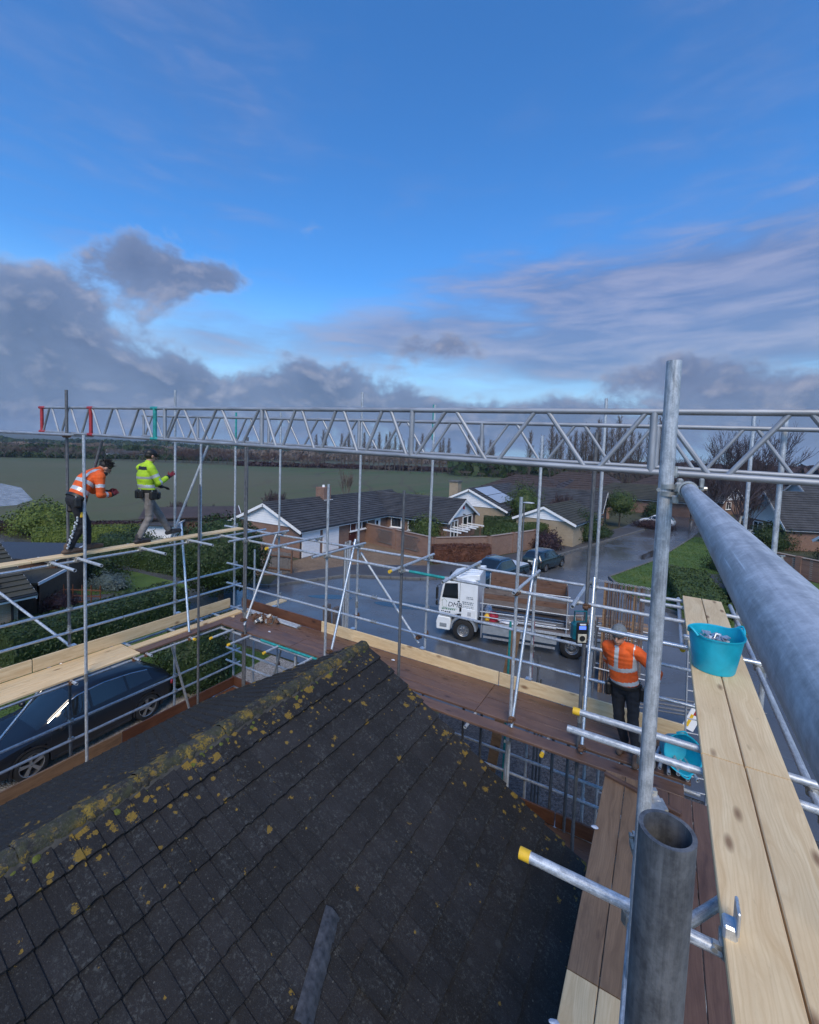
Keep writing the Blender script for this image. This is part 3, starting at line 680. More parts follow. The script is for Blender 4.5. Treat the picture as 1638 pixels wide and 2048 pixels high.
ledger(F, 'ledger', [(-8.6, yi, LIFT), (-6.9, yi, LIFT), (-3.55, yi, LIFT), (-2.9, yi, LIFT), (.35, yi, LIFT+.02)], ['galv', 'galv', 'green_paint', 'galv'])
for z, mm in ((DK+.97, ['galv', 'galv']), (DK+.47, ['galv', 'galv_new'])):
    ledger(F, 'guard_rail', [(-9.4, yo, z), (-4.9, yo, z), (.75, yo, z+.02)], mm)
    if True: place('sleeve_coupler', SLEEVE, F, loc2(F, frame(V(-4.9, yo, z), V(-4.0, yo, z))))
for z in (LO+.47, LO+.80):
    ledger(F, 'guard_rail', [(-9.4, yo, z-.0), (-4.2, yo, z), (.9, yo, z+.02)], ['galv', 'galv'])
for y in (yo, yi):
    ledger(F, 'ledger', [(-9.4, y, DK-.11), (-4.3, y, DK-.11), (.6, y, DK-.11)], ['galv', 'galv'])
    ledger(F, 'ledger', [(-9.4, y, LO-.11), (-4.3, y, LO-.11), (.6, y, LO-.11)], ['galv', 'galv'])
tube(F, 'ledger', (-7.0, yi-.02, DK-.06), (-5.35, yi-.02, DK-.06), 'green_paint')
for x, y0, y1, cap in ((-7.46, 5.78, 7.4, 0), (-6.42, 5.80, 7.4, 1), (-5.29, 5.83, 7.42, 0), (-3.70, 5.87, 7.42, 1), (-2.76, 5.86, 7.42, 0), (-1.73, 6.0, 7.46, 0), (-.93, 5.9, 7.3, 0)):
    tube(F, 'transom', (x, y0, LIFT+.05), (x, y1, LIFT+.05), 'galv', 12, (0,) if cap else ())
    cpl(F, (x, yo+.02, LIFT+.02), 0, 0); cpl(F, (x, yi, LIFT+.02), 0, 1)
for x in (-7.9, -7.35, -6.5, -5.6, -4.6, -3.4, -2.3, -1.2, -.1):
    tube(F, 'transom', (x, 5.85 if x > -7 else 5.7, DK-.063), (x, 7.45, DK-.063), 'galv', 10, (0,) if x in (-7.9, -7.35, -6.5, -1.2) else ())
    tube(F, 'transom', (x, 6.0, LO-.063), (x, 7.45, LO-.063), 'galv', 10)
for a, b_, m in (((-5.38, 7.2, -1.8), (-5.2, 6.27, -3.86), 'galv_new'), ((-1.75, 7.2, -1.65), (-1.70, 6.13, -3.9), 'galv_new'), ((-.84, 7.2, -1.80), (-.74, 6.10, -3.95), 'galv_new'),
               ((-7.62, 7.2, -1.95), (-7.38, 6.12, -3.7), 'galv'), ((-5.36, 7.36, -2.1), (-3.92, 7.36, -3.66), 'galv'),
               ((-1.74, 6.13, -4.05), (-1.80, 6.10, -6.2), 'galv_new'), ((-6.75, 6.6, -4.1), (-7.25, 6.5, -5.86), 'galv_new'), ((-3.6, 6.1, -4.2), (-3.6, 7.2, -6.0), 'galv')):
    tube(F, 'brace', a, b_, m)
    cpl(F, (a[0], a[1], a[2]-.08), pi, 0); cpl(F, (b_[0], b_[1], b_[2]+.12), 0, 2)
standard(F, -8.75, 7.55, -2.55, -8.3, 'galv')
standard(F, -6.1, 6.3, -4.1, -8.3, 'galv', None, 10); standard(F, -6.75, 7.0, -4.1, -8.3, 'galv', None, 10)
for x in (-2.85, -2.5, -1.3, -1.05, -.3, .05): standard(F, x, 7.0+.25*srnd.random(), -4.2, -8.3, 'galv_old', None, 10)
toe(F, (-8.75, 7.185, DK), (-6.2, 7.165, DK), 'redbrown'); toe(F, (-6.19, 7.165, DK), (-2.25, 7.175, DK), 'pine'); toe(F, (-2.24, 7.175, DK), (.45, 7.18, DK), 'pine')
toe(F, (-9.0, 7.12, LO), (-5.1, 7.12, LO), 'redbrown'); toe(F, (-5.09, 7.12, LO), (-1.2, 7.12, LO), 'redbrown'); toe(F, (-1.19, 7.12, LO), (.9, 7.12, LO), 'redbrown')
for i, x in enumerate((-7.65, -5.38, -3.75, -1.75)):           # bright toe-board clips
    MB().box(V(x, 7.2, DK+.24)-Vector(F.location), (.10, .09, .012)).box(V(x, 7.245, DK+.20)-Vector(F.location), (.06, .012, .10)).build('toe_clip', 'galv_new', F, 0)
GF = 'boards of the front walkway'
for k in range(4):
    y = 6.36+k*.228
    segs = [(-8.42+.08*(k % 2), -6.2), (-6.19, -2.3), (-2.29, .5)]
    for j, (a, b_) in enumerate(segs):
        lab = ['purple-brown walkway board at the clamp heap', 'wet brown walkway board behind the ridge', 'brown walkway board under the beanie worker'][j]
        lab = lab+', '+('in the row along the inner poles', 'second row out from the inner poles', 'second row in from the toe board', 'in the row against the toe board')[k]
        board((a, y, DK+BRD.uniform(-.003, .003)), (b_, y, DK+BRD.uniform(-.003, .003)), 'brown', lab, GF)
board((-3.42, 6.045, DK-.004), (.42, 6.05, DK+.002), 'brown', 'brown board along the inner edge of the front walkway, its end above the tiles', None)
ROW4 = ('in the row along the gable', 'second row from the gable', 'second row from its toe board', 'in the row against its toe board')
for k in range(4):
    board((-8.2, 6.3+k*.228, LO), (-4.4, 6.3+k*.228, LO), 'brown', 'brown low front deck board at the corner end, '+ROW4[k], 'boards of the low front deck'); board((-4.39, 6.3+k*.228, LO), (-.5, 6.3+k*.228, LO), 'brown', 'brown low front deck board at the verge end, '+ROW4[k], 'boards of the low front deck')
board((-8.45, 5.2, DK-.045), (-8.44, 8.25, DK-.045), 'pine', 'pale new board poking out beyond the corner of the scaffold', None)
# ---------------------------------------------------------------- left run
Lr = run('galvanised tube scaffold beside the black car, carrying the single-plank walkway', (-8.7, 3.5, 0))
XO, XI = -9.12, -8.25
for y, zt, zb, m in ((3.72, .88, -8.3, 'galv_old'), (5.70, 1.15, -8.3, 'galv'), (1.75, .8, -8.3, 'galv')):
    standard(Lr, XO, y, zt, zb, m, -3.4, 14)
    for z in (DK+.47, DK+.88, LO+.45, LO+.8): cpl(Lr, (XO, y, z), pi/2)
    MB().box(V(XO+.09, y, DK+.235)-Vector(Lr.location), (.10, .12, .012)).build('toe_clip', 'galv_new', Lr, 0)
standard(Lr, XI, 3.60, .10, -8.3, 'galv_new' if False else 'galv', -4.0, 14); standard(Lr, XI+.02, 5.66, -.80, -8.3, 'galv_old', None); standard(Lr, XI-.03, 5.73, .03, -2.1, 'galv'); standard(Lr, XI, 6.82, .0, -8.3, 'galv_old')
standard(Lr, XI, 1.6, .1, -8.3, 'galv', None, 14)
xo = XO+.05; xi = XI-.05
tube(Lr, 'ledger', (xo+.75, 2.9, LIFT-.03), (xo+.75, 7.5, LIFT-.03), 'galv_new'); tube(Lr, 'ledger', (xo+.75, -1, LIFT-.03), (xo+.75, 2.89, LIFT-.03), 'galv_new')
for z, mm in ((DK+.88, 'galv_new'), (DK+.47, 'galv_new'), (LO+.8, 'galv'), (LO+.45, 'galv')):
    tube(Lr, 'guard_rail', (xo, -1, z), (xo, 4.6, z), mm); tube(Lr, 'guard_rail', (xo, 4.61, z), (xo, 7.4, z), mm)
for x in (xi, xo):
    tube(Lr, 'ledger', (x, -1, DK-.1), (x, 4.0, DK-.1), 'galv_new'); tube(Lr, 'ledger', (x, 4.01, DK-.1), (x, 7.4, DK-.1), 'galv')
    tube(Lr, 'ledger', (x, -1, LO-.1), (x, 7.4, LO-.1), 'galv')
for y in (2.2, 3.15, 3.51, 4.53, 5.47):
    tube(Lr, 'transom', (-8.75, y, LIFT+.02), (-7.52, y, LIFT+.02), 'galv'); cpl(Lr, (xo+.75, y, LIFT), pi/2, 1)
for y in (2.3, 3.4, 4.4, 4.62, 5.5, 6.6):
    tube(Lr, 'transom', (-9.3, y, DK-.063), (-8.1, y, DK-.063), 'galv', 10, (1,) if y in (5.5,) else ()); cpl(Lr, (xi, y, DK-.09), pi/2, 2)
    tube(Lr, 'transom', (-9.3, y, LO-.063), (-8.05, y, LO-.063), 'galv', 10)
for a, b_, m in (((-9.08, 5.82, -1.72), (-8.30, 5.50, -3.85), 'galv_new'), ((-8.25, 5.87, 0), (-8.7, 5.35, -1.95), 'galv'), ((-8.28, 5.55, -4.1), (-8.28, 5.62, -5.6), 'galv_new') if False else ((-8.6, 5.3, -4.1), (-8.35, 5.6, -5.75), 'galv_new'),
               ((-8.42, 3.95, .02), (-8.95, 3.72, -1.9), 'galv_old'), ((-9.2, 3.75, -3.72), (-11.5, 3.4, -3.0), 'galv'), ((-9.3, 2.6, -5.2), (-9.4, 3.8, -4.0), 'galv_new')):
    tube(Lr, 'brace', a, b_, m)
tube(Lr, 'ledger', (-9.05, -.5, .10), (-9.05, 4.1, .10), 'galv'); cpl(Lr, (-9.08, 3.72, .08), 0, 2)
toe(Lr, (-8.98, -1, DK), (-8.98, 3.12, DK), 'pine'); toe(Lr, (-8.98, 3.13, DK), (-8.96, 7.0, DK), 'pine')
toe(Lr, (-8.93, -1, LO), (-8.93, 4.5, LO), 'pine_old'); toe(Lr, (-8.93, 4.51, LO), (-8.93, 7.1, LO), 'redbrown')
for k in range(3): board((-8.84+k*.228, -.6, DK), (-8.84+k*.228, 4.5, DK), 'pine', 'pale new board above the black car, '+('against the toe board', 'between two pale boards', 'along the inner edge')[k], 'pale boards of the left walkway')
board((-8.62, 4.52, DK), (-8.62, 7.0, DK), 'pine', 'narrow pale board between lawn and the dark board, left walkway', None, .18)
board((-8.37, 4.52, DK+.002), (-8.37, 6.6, DK+.002), 'brown', 'dark brown board of the left walkway next to a pale narrow board', None, .2)
for k in range(3): board((-8.78+k*.228, -.6, LO), (-8.78+k*.228, 7.05, LO), 'redbrown', 'red-brown low deck board, '+('against its toe board', 'in the middle row', 'touching the eaves tiles')[k], 'boards of the low left deck')
board((-8.42, -1.2, LIFT+.085), (-8.42, 2.9, LIFT+.085), 'pine', 'pale single plank behind the feet of the bending worker', None)
board((-8.42, 2.91, LIFT+.085), (-8.42, 6.85, LIFT+.085), 'pine', 'pale single plank carrying the two workers high above the garden', None)
# ---------------------------------------------------------------- right run
def pole_clamp(t):
    o = Vector(t.location); mb = MB(); c = V(.012, 1.82, -.10)-o
    def band(p, ax, r, h, n=24):
        q = Vector(ax).to_track_quat('Z', 'X'); R_ = []
        for k in range(n+1):
            a = 2*pi*k/n; d = Vector((cos(a), sin(a), 0)); R_.append([p+q @ (d*rr+Vector((0, 0, z))) for rr, z in ((r, -h), (r+.006, -h), (r+.006, h), (r, h))])
        mb.loft(R_, False)
    band(c+Vector((0, 0, .013)), (0, 0, 1), .0245, .008); band(c-Vector((0, 0, .013)), (0, 0, 1), .0245, .008)
    band(c+Vector((.058, -.035, .006)), (0, 1, 0), .0245, .020)
    mb.box(c+Vector((.030, -.010, .012)), (.022, .040, .036), None, .005); mb.box(c+Vector((.034, .020, .030)), (.020, .030, .026), None, .005)
    mb.tube(c+Vector((.018, .0, .045)), c+Vector((.018, 0, .085)), .006, None, 8); mb.tube(c+Vector((.018, .0, .050)), c+Vector((.018, 0, .062)), .011, None, 6)
    mb.tube(c+Vector((.060, .012, .012)), c+Vector((.115, .020, .012)), .007, None, 8); mb.tube(c+Vector((.092, .017, .012)), c+Vector((.104, .019, .012)), .012, None, 6); mb.box(c+Vector((.098, .010, .030)), (.014, .020, .034), None, .003)
    mb.tube(c+Vector((-.03, -.018, .0)), c+Vector((-.03, .018, 0)), .007, None, 8); mb.box(c+Vector((.022, -.028, -.030)), (.020, .020, .03), None, .004)
    mb.build('pole_clamp', 'clamp', t, .5)
Rr = run('galvanised tube scaffold with the thick handrail and pale boards beside the blue tub', (.45, 4, 0))
standard(Rr, .014, 1.82, .353, -8.3, 'galv', None, 32, (-.012, 0))
standard(Rr, .022, .47, -.345, -8.3, 'galv_old', None, 40)
tube(Rr, 'guard_rail', (.072, -1.6, -.095), (.072, 1.80, -.095), 'galv', 48)
pole_clamp(Rr); cpl(Rr, (.048, 1.92, -1.36), pi*1.1, 0); cpl(Rr, (.048, 1.92, -1.52), pi*1.6, 0)
tube(Rr, 'brace', (.050, 1.92, -1.46), (.046, 1.91, -2.9), 'galv_new', 20)
tube(Rr, 'transom', (-.05, 1.70, -.02), (-.05, 1.72, -.03), 'galv', 12) if False else None
standard(Rr, .98, 7.50, .66, -8.3, 'galv'); standard(Rr, .98, 5.60, .48, -8.3, 'galv'); standard(Rr, .98, 2.0, .5, -8.3, 'galv')
tube(Rr, 'guard_rail', (.93, -1.5, -.93), (.93, 7.85, -.93), 'galv', 16); cpl(Rr, (.98, 7.5, -.93), pi/2, 0); cpl(Rr, (.98, 5.6, -.93), pi/2, 0)
for y in (6.9, 5.42, 3.53, 3.27, 2.09, .8):
    tube(Rr, 'transom', (-.50 if y < 5 else (-.55 if y < 6 else -.2), y, -1.943), (1.1, y, -1.943), 'galv_new' if y == 5.42 else 'galv', 18, (0,) if y in (3.53, 2.09) else ())
    for x in (-.02, .9): tube(Rr, 'ledger_clip', (x, y-.04, -1.985), (x, y+.04, -1.985), 'clamp', 10) if False else cpl(Rr, (x, y, -1.99), pi/2, srnd.randrange(2))
tube(Rr, 'ledger', (.9, -1.5, -1.995), (.9, 7.6, -1.995), 'galv'); tube(Rr, 'ledger', (.272, 5.47, -1.99), (.272, 7.5, -1.99), 'galv', 16, (0,)); tube(Rr, 'ledger', (.0, -1.5, -1.995), (.0, 3.75, -1.995), 'galv')
tube(Rr, 'brace', (.03, 2.02, -2.06), (.62, 2.85, -2.06), 'galv', 16); cpl(Rr, (.33, 2.09, -1.93), pi, 0)
MB().box(V(.335, 2.12, -1.86)-Vector(Rr.location), (.05, .07, .06), None, .008).box(V(.355, 2.12, -1.80)-Vector(Rr.location), (.012, .09, .10), None, .004).build('board_clip', 'galv_new', Rr, .5)
MB().box(V(.30, 5.5, -1.86)-Vector(Rr.location), (.06, .06, .05), None, .008).build('board_clip', 'galv_new', Rr, .5)
for x in (-.38, .15, .9):
    tube(Rr, 'ledger', (x, -1.2, DK-.1), (x, 5.9, DK-.1), 'galv')
for x in (-.38, .9): tube(Rr, 'ledger', (x, -1.2, LO-.1), (x, 7.2, LO-.1), 'galv')
for y in (.5, 2.0, 3.3, 3.5, 4.7, 5.7): tube(Rr, 'transom', (-.40, y, DK-.063), (1.1, y, DK-.063), 'galv')
for z in (DK+.47, DK+.97): tube(Rr, 'guard_rail', (.93, -1.2, z), (.93, 7.5, z), 'galv')
for k in range(5):
    x = -.31+k*.229
    far = 'pine_old' if k < 2 else 'brown'
    board((x, 3.41, DK), (x, 5.93, DK), far, ('weathered tan board '+('right beside the tiles', 'next in from the tiles')[k] if k < 2 else 'wet brown far board under the pale boards, '+('next to the tan boards', 'in the middle row', 'in the row farthest from the roof')[k-2]), 'tan boards beside the roof' if k < 2 else 'brown boards under the right walkway')
    board((x, -.5, DK), (x, 3.40, DK), 'pine' if k < 2 else 'brown', ('pale board end butting the tan boards, '+('right beside the tiles', 'next in from the tiles')[k] if k < 2 else 'wet brown near board under the pale boards, '+('next to the pale board ends', 'in the middle row', 'in the row farthest from the roof')[k-2]), 'pale board ends beside the roof' if k < 2 else 'brown boards under the right walkway')
for k, x in enumerate((.424, .655)):
    board((x, 3.385, -1.88), (x, 7.30, -1.88), 'pine', 'pale new board under the turquoise tub, '+('on the roof side', 'on the handrail side')[k], 'pale boards under the blue tub')
    board((x, -.6, -1.876), (x, 3.366, -1.876), 'pine', 'pale new board beyond the joint from the tub, '+('on the roof side', 'on the handrail side')[k], 'pale boards under the handrail')
board((-.42, 5.83, DK+.041), (.38, 5.60, DK+.041), 'brown', 'short dark offcut of board lying across the tan boards', None, .05)
# ---------------------------------------------------------------- aluminium lattice beams
def lattice(label, y, x0, x1, zt0, zt1, dep, posts, red=False, y2=None):
    t = thing('lattice_beam', label, 'beam', (x0, y, CH+zt0-dep)); M = lambda x, k: Vector((x-x0, (x-x0)*0.0, (zt1-zt0)*(x-x0)/(x1-x0)+dep*k))
    for k, nm in ((1, 'top_chord'), (0, 'bottom_chord')):
        a, b_ = M(x0, k), M(x1, k); place(nm, MB().tube((0, 0, 0), (0, 0, (b_-a).length), .0242, None, 16, True, .004).mesh(nm, 'alu', .6), t, frame(a, b_))
    for i, x in enumerate(posts):
        m = 'alu'
        if red and i in (0, 1): m = 'red_paint'
        if red and i == 2: m = 'green_paint'
        a, b_ = M(x, 0), M(x, 1); place('post', MB().tube((0, 0, 0), (0, 0, dep), .026 if m == 'alu' else .028, None, 14).mesh('post', m, .6), t, frame(a, b_))
        if m != 'alu':
            for k in (0, 1): place('painted_sleeve', MB().tube((0, 0, -.09), (0, 0, .09 if i else .16), .0262, None, 14).mesh('painted_sleeve', m, .6), t, frame(M(x, k), M(x+1, k)))
    for a, b_ in zip(posts[:-1], posts[1:]):
        L = b_-a
        if L < .35: continue
        n = max(3, round(L/.84)*2+1); st = L/n; up = (1, 0, 0, 1, 0, 1, 0, 1, 0)[posts.index(a)]
        for j in range(n):
            k = (j+up) % 2; p = M(a+j*st+.05, 1-k); q = M(a+(j+1)*st-.05, k)
            place('lattice_brace', MB().tube((0, 0, 0), (0, 0, (q-p).length), .0185, None, 10).mesh('lattice_brace', 'alu', .6), t, frame(p, q))
    return t
B1 = lattice('long aluminium lattice beam with red end posts, clamped to the tall near pole', 3.80, -10.37, 4.2, .61, .27, .45, [-10.30, -8.46, -6.58, -6.33, -4.31, -2.19, -.10, 2.0, 4.1], True)
B2 = lattice('plain aluminium lattice beam running behind the red-ended one', 5.50, -10.0, 4.2, .60, .28, .44, [-9.95, -8.05, -6.23, -6.06, -4.10, -2.11, -.10, 1.9, 3.9])


# ================================================================== neighbouring buildings
def rooftile(name, a, b_):
    m, nt, b = newmat(name); P = nd(nt, 'ShaderNodeNewGeometry').outputs['Position']
    f = noise(nt, P, 1.1, 5, .65); f2 = noise(nt, P, 9, 4, .7)
    c = ramp(nt, mth(nt, 'ADD', mth(nt, 'MULTIPLY', f, .6), mth(nt, 'MULTIPLY', f2, .4)), [(.36, a), (.52, tuple((x+y)/2 for x, y in zip(a, b_))), (.68, b_)])
    nt.links.new(c, b.inputs['Base Color']); b.inputs['Roughness'].default_value = .8
    bump(nt, b, f2, .03, .6); return m
MT['roof_dark'] = rooftile('dark_roof_tiles', (.022, .023, .027), (.075, .076, .082))
MT['roof_brown'] = rooftile('brown_roof_tiles', (.030, .020, .018), (.075, .052, .045))
MT['roof_moss'] = rooftile('mossy_roof_tiles', (.026, .026, .022), (.068, .066, .045))
MT['clad'] = simple('white_cladding', (.74, .75, .77), .5, 0, .07, 3)
MT['solar'] = simple('solar_glass', (.30, .36, .45), .10, .0, .08, 2, spec=.9, rvar=.02)
MT['solar_dark'] = simple('dark_solar_glass', (.012, .022, .06), .10, 0, .2, 2, spec=.9, rvar=.02)
MT['curtain'] = simple('net_curtain', (.35, .40, .43), .6, 0, .15, 5)
MT['reddoor'] = simple('dark_red_door', (.06, .015, .015), .4, 0, .2, 4)
MT['fence_wood'] = wood('grey_fence_wood', (.20, .19, .19), (.10, .095, .095), (.05, .045, .04), .85, 0)
def stepped(mb, e0, e1, r1, r0, n):
    """slope as n lapped courses from eave e0-e1 up to ridge r0-r1"""
    e0, e1, r1, r0 = map(Vector, (e0, e1, r1, r0)); nrm = (e1-e0).cross(r0-e0).normalized()
    if nrm.z < 0: nrm = -nrm
    for k in range(n):
        a, b_ = k/n, (k+1)/n
        p = [e0.lerp(r0, a)+nrm*.06, e1.lerp(r1, a)+nrm*.06, e1.lerp(r1, b_)+nrm*.004, e0.lerp(r0, b_)+nrm*.004, e0.lerp(r0, a)-nrm*.01, e1.lerp(r1, a)-nrm*.01]
        mb.add(p, [(0, 1, 2, 3), (0, 4, 5, 1)])
def block(t, M, hx, y0, y1, eave, rise, wall='brick', roof='roof_dark', over=.35, gables=(True, True), clad=True, courses=12, hip=False):
    """ridge along local Y; half-width hx; returns nothing, adds parts to thing t"""
    T = lambda *p: M @ Vector(p)
    mb = MB()
    mb.add([T(-hx, y0, 0), T(hx, y0, 0), T(hx, y1, 0), T(-hx, y1, 0), T(-hx, y0, eave), T(hx, y0, eave), T(hx, y1, eave), T(-hx, y1, eave)], [(0, 1, 5, 4), (1, 2, 6, 5), (2, 3, 7, 6), (3, 0, 4, 7)])
    if not hip: mb.add([T(-hx, y0, eave), T(hx, y0, eave), T(0, y0, eave+rise), T(-hx, y1, eave), T(hx, y1, eave), T(0, y1, eave+rise)], [(0, 1, 2), (3, 5, 4)])
    mb.build('wall', wall, t, 0)
    k = rise/hx; ex = hx+over; ez = eave-over*k; ya, yb = y0-over, y1+over
    ro = bpy.data.objects.new('roof', None); COL.objects.link(ro); ro.parent = t
    hs = hx if hip else 0
    for s in (-1, 1):
        mb = MB()
        stepped(mb, T(s*ex, ya, ez), T(s*ex, yb, ez), T(0, yb-hs-(over if hip else 0), eave+rise), T(0, ya+hs+(over if hip else 0), eave+rise), courses); mb.build('roof_slope', roof, ro, 0)
        MB().box((0, 0, 0), (.03, yb-ya-(.0), .16)).build('fascia', 'white', ro, 0, M @ Matrix.Translation((s*(ex-.02), (ya+yb)/2, ez-.09)))
        rr = MB().tube((0, ya, 0), (0, yb, 0), .055, None, 8).build('gutter', 'black_plastic', ro, .6, M @ Matrix.Translation((s*(ex+.04), 0, ez-.03)))
    if hip:
        for (yy, sg) in ((ya, 1), (yb, -1)):
            mb = MB(); stepped(mb, T(-ex, yy, ez), T(ex, yy, ez), T(0, yy+sg*(hx+over), eave+rise), T(0, yy+sg*(hx+over), eave+rise), courses); mb.build('roof_slope', roof, ro, 0)
            MB().box((0, 0, 0), (2*ex, .03, .16)).build('fascia', 'white', ro, 0, M @ Matrix.Translation((0, yy+sg*.02, ez-.09)))
    ly = (yb-ya-(2*hs+2*over if hip else 0))
    MB().tube((0, -ly/2, 0), (0, ly/2, 0), .11, None, 8).build('ridge', roof, ro, .7, M @ Matrix.Translation((0, (ya+yb)/2, eave+rise+.0)))
    if not hip:
        for i, (yy, sg) in enumerate(((y0, -1), (y1, 1))):
            L = sqrt(ex*ex+(rise+over*k)**2)
            for s in (-1, 1):
                a = Vector((s*ex, 0, ez)); b_ = Vector((0, 0, eave+rise)); c = (a+b_)/2
                MB().box((0, 0, 0), (L+.05, .03, .22)).build('bargeboard', 'white', ro, 0, M @ Matrix.Translation((c.x, yy+sg*(over+.0), c.z-.12)) @ Matrix.Rotation(-atan2(b_.z-a.z, b_.x-a.x) if s < 0 else -atan2(a.z-b_.z, a.x-b_.x), 4, 'Y'))
            if clad and gables[i]:
                n = int(rise/.17); pl = bpy.data.objects.new('gable_cladding', None); COL.objects.link(pl); pl.parent = t
                for j in range(n):                   # overlapping white boards
                    za, zb = rise*j/n, rise*(j+1)/n; wa, wb = hx*(1-za/rise), hx*(1-zb/rise)
                    mb = MB(); mb.add([T(-wa, yy+sg*.06, eave+za), T(wa, yy+sg*.06, eave+za), T(wb, yy+sg*.03, eave+zb), T(-wb, yy+sg*.03, eave+zb), T(-wa, yy+sg*.01, eave+za), T(wa, yy+sg*.01, eave+za)], [(0, 1, 2, 3), (0, 4, 5, 1)])
                    mb.build('cladding_board', 'clad', pl, 0)
def window(t, M, w_, h, nlight=2, mat='white', glass='glass', sill=True, curtain=False):
    """local: x across, y outwards, origin at bottom centre"""
    f = MB(); b_ = .07
    for x in (-w_/2+b_/2, w_/2-b_/2): f.box((x, .04, h/2), (b_, .08, h))
    for z in (b_/2, h-b_/2): f.box((0, .04, z), (w_-2*b_, .078, b_))
    for i in range(1, nlight): f.box((-w_/2+w_*i/nlight, .04, h/2), (b_, .076, h-2*b_))
    o = f.build('window', mat, t, 0, M)
    for i in range(nlight):
        cw = w_/nlight; MB().box((-w_/2+cw*(i+.5), .02, h/2), (cw-b_*.6, .012, h-b_*1.2)).build('pane', glass, o, 0)
        if curtain: MB().box((-w_/2+cw*(i+.5), .004, h/2), (cw-b_*.6, .006, h-b_*1.2)).build('curtain', 'curtain', o, 0)
    if sill: MB().box((0, .09, -.03), (w_+.16, .18, .06)).build('sill', mat, o, 0)
    return o
RY = lambda a: Matrix.Rotation(a, 4, 'Z')
TL = lambda x, y, z: Matrix.Translation((x, y, z))
# --- bungalow with the double garage
A = thing('bungalow', 'long red-brick bungalow with dark roof, white gables and two garage doors', 'house', (-27.3, 30, 0))
lo = Vector((-27.3, 30, 0)); G = lambda x, y, z=0: TL(x-lo.x, y-lo.y, z)
block(A, TL(0, 0, 0), 3.75, -5.4, 12.9, 2.3, 1.62, 'brick', 'roof_dark', .35, (True, False), True, 13)
block(A, G(-22, 40) @ RY(-pi/2), 3.45, -5.0, 5.0, 2.3, 1.60, 'brick', 'roof_dark', .35, (False, True), True, 14)
for ya, yb in ((24.75, 26.75), (27.1, 29.1)):
    d = MB().box((0, .03, 1.02), (yb-ya, .05, 2.02)).build('garage_door', 'white', A, 0, G(-23.55, (ya+yb)/2) @ RY(-pi/2))
    for j in range(8): MB().box((0, .062, .14+j*.25), (yb-ya-.14, .016, .20)).build('door_panel', 'clad', d, 0)
window(A, G(-23.55, 31.9, 1.25) @ RY(-pi/2), 2.6, .95, 3, curtain=True)
dr = MB().box((0, .03, 1.0), (.95, .05, 2.0)).build('front_door', 'reddoor', A, 0, G(-23.55, 31.0) @ RY(-pi/2)); MB().tube((.35, .06, 1.0), (.35, .10, 1.0), .025, None, 8).build('handle', 'galv_new', dr)
dr = MB().box((0, .03, 1.0), (.9, .05, 2.0)).build('side_door', 'white', A, 0, G(-23.55, 34.9) @ RY(-pi/2)); MB().box((.1, .062, 1.35), (.35, .014, .8)).build('pane', 'glass', dr, 0)
window(A, G(-22.4, 36.53, 1.0) @ RY(pi), 1.2, 1.1, 1, curtain=True); window(A, G(-20.7, 36.53, .9) @ RY(pi), .75, 1.25, 1)
window(A, G(-16.95, 38.0, .35) @ RY(-pi/2), 1.6, 1.75, 2); window(A, G(-16.95, 41.2, .95) @ RY(-pi/2), 2.4, 1.25, 2, curtain=True)
ch = MB().box((0, 0, 0), (1.0, 1.0, 1.3), None, .02).build('chimney', 'roof_moss' if False else 'brick', A, 0, G(-27.3, 31.4, 4.2)); MB().tube((0, 0, .65), (0, 0, .85), .14, .11, 10).build('chimney_pot', 'white', ch); MB().box((.0, 0, -.5), (1.3, 1.25, .05)).build('flashing', 'white', ch, 0, Matrix.Rotation(radians(0), 4, 'Y'))
MB().tube((0, 0, 0), (0, 0, 2.2), .035, None, 8).build('downpipe', 'black_plastic', A, .6, G(-23.45, 24.5)); MB().box((0, 0, 0), (.25, .06, .35)).build('alarm_box', 'red_paint', A, 0, G(-16.9, 40, 3.15))
MB().tube((0, 0, 0), (.25, 0, 0), .05, None, 8).build('floodlight', 'black_plastic', A, .6, G(-16.95, 40.1, 2.45))
# pergola battens in front of the right gable
pg = thing('pergola', 'white pergola rafters on posts in the bungalow garden', 'pergola', (-15, 37.5, 0))
for k in range(6): MB().box((0, 0, 0), (2.0, .06, .12)).build('rafter', 'white', pg, 0, TL(-.9+.2*(k % 2), -2.2+k*1.0, 1.55) @ RY(-.25))
for x, y in ((-.1, -2.3), (-.1, 0), (-.1, 2.6), (-1.8, -2.3), (-1.8, 2.6)): MB().box((0, 0, 0), (.09, .09, 1.5)).build('post', 'brown', pg, 0, TL(x, y, .75))
# --- brick garden wall with trellis, boundary
def wallrun(label, pts, h, th=.22, cat='wall'):
    t = thing('garden_wall', label, cat, (pts[0][0], pts[0][1], 0)); o = Vector((*pts[0], 0))
    for a, b_ in zip(pts[:-1], pts[1:]):
        a = Vector((*a, 0))-o; b_ = Vector((*b_, 0))-o; L = (b_-a).length; R = RY(atan2(b_.y-a.y, b_.x-a.x))
        MB().box((L/2, 0, h/2), (L, th, h)).build('wall_panel', 'brick', t, 0, Matrix.Translation(a) @ R)
        MB().box((L/2, 0, h+.04), (L+.1, th+.10, .08), None, .02).build('coping', 'brick', t, .4, Matrix.Translation(a) @ R)
        n = max(1, int(L/3.2))
        for k in range(n+1): MB().box((L*k/n, 0, h/2+.05), (.38, .36, h+.1)).build('pier', 'brick', t, 0, Matrix.Translation(a) @ R)
    return t
wl = wallrun('red brick garden wall with trellis panels and piers in front of the bungalow', [(-24.0, 33.2), (-15.5, 30.9), (-12.2, 34.4), (-9.9, 40.4)], 1.65)
d = Vector((8.5, -2.3, 0)); R = RY(atan2(-2.3, 8.5))
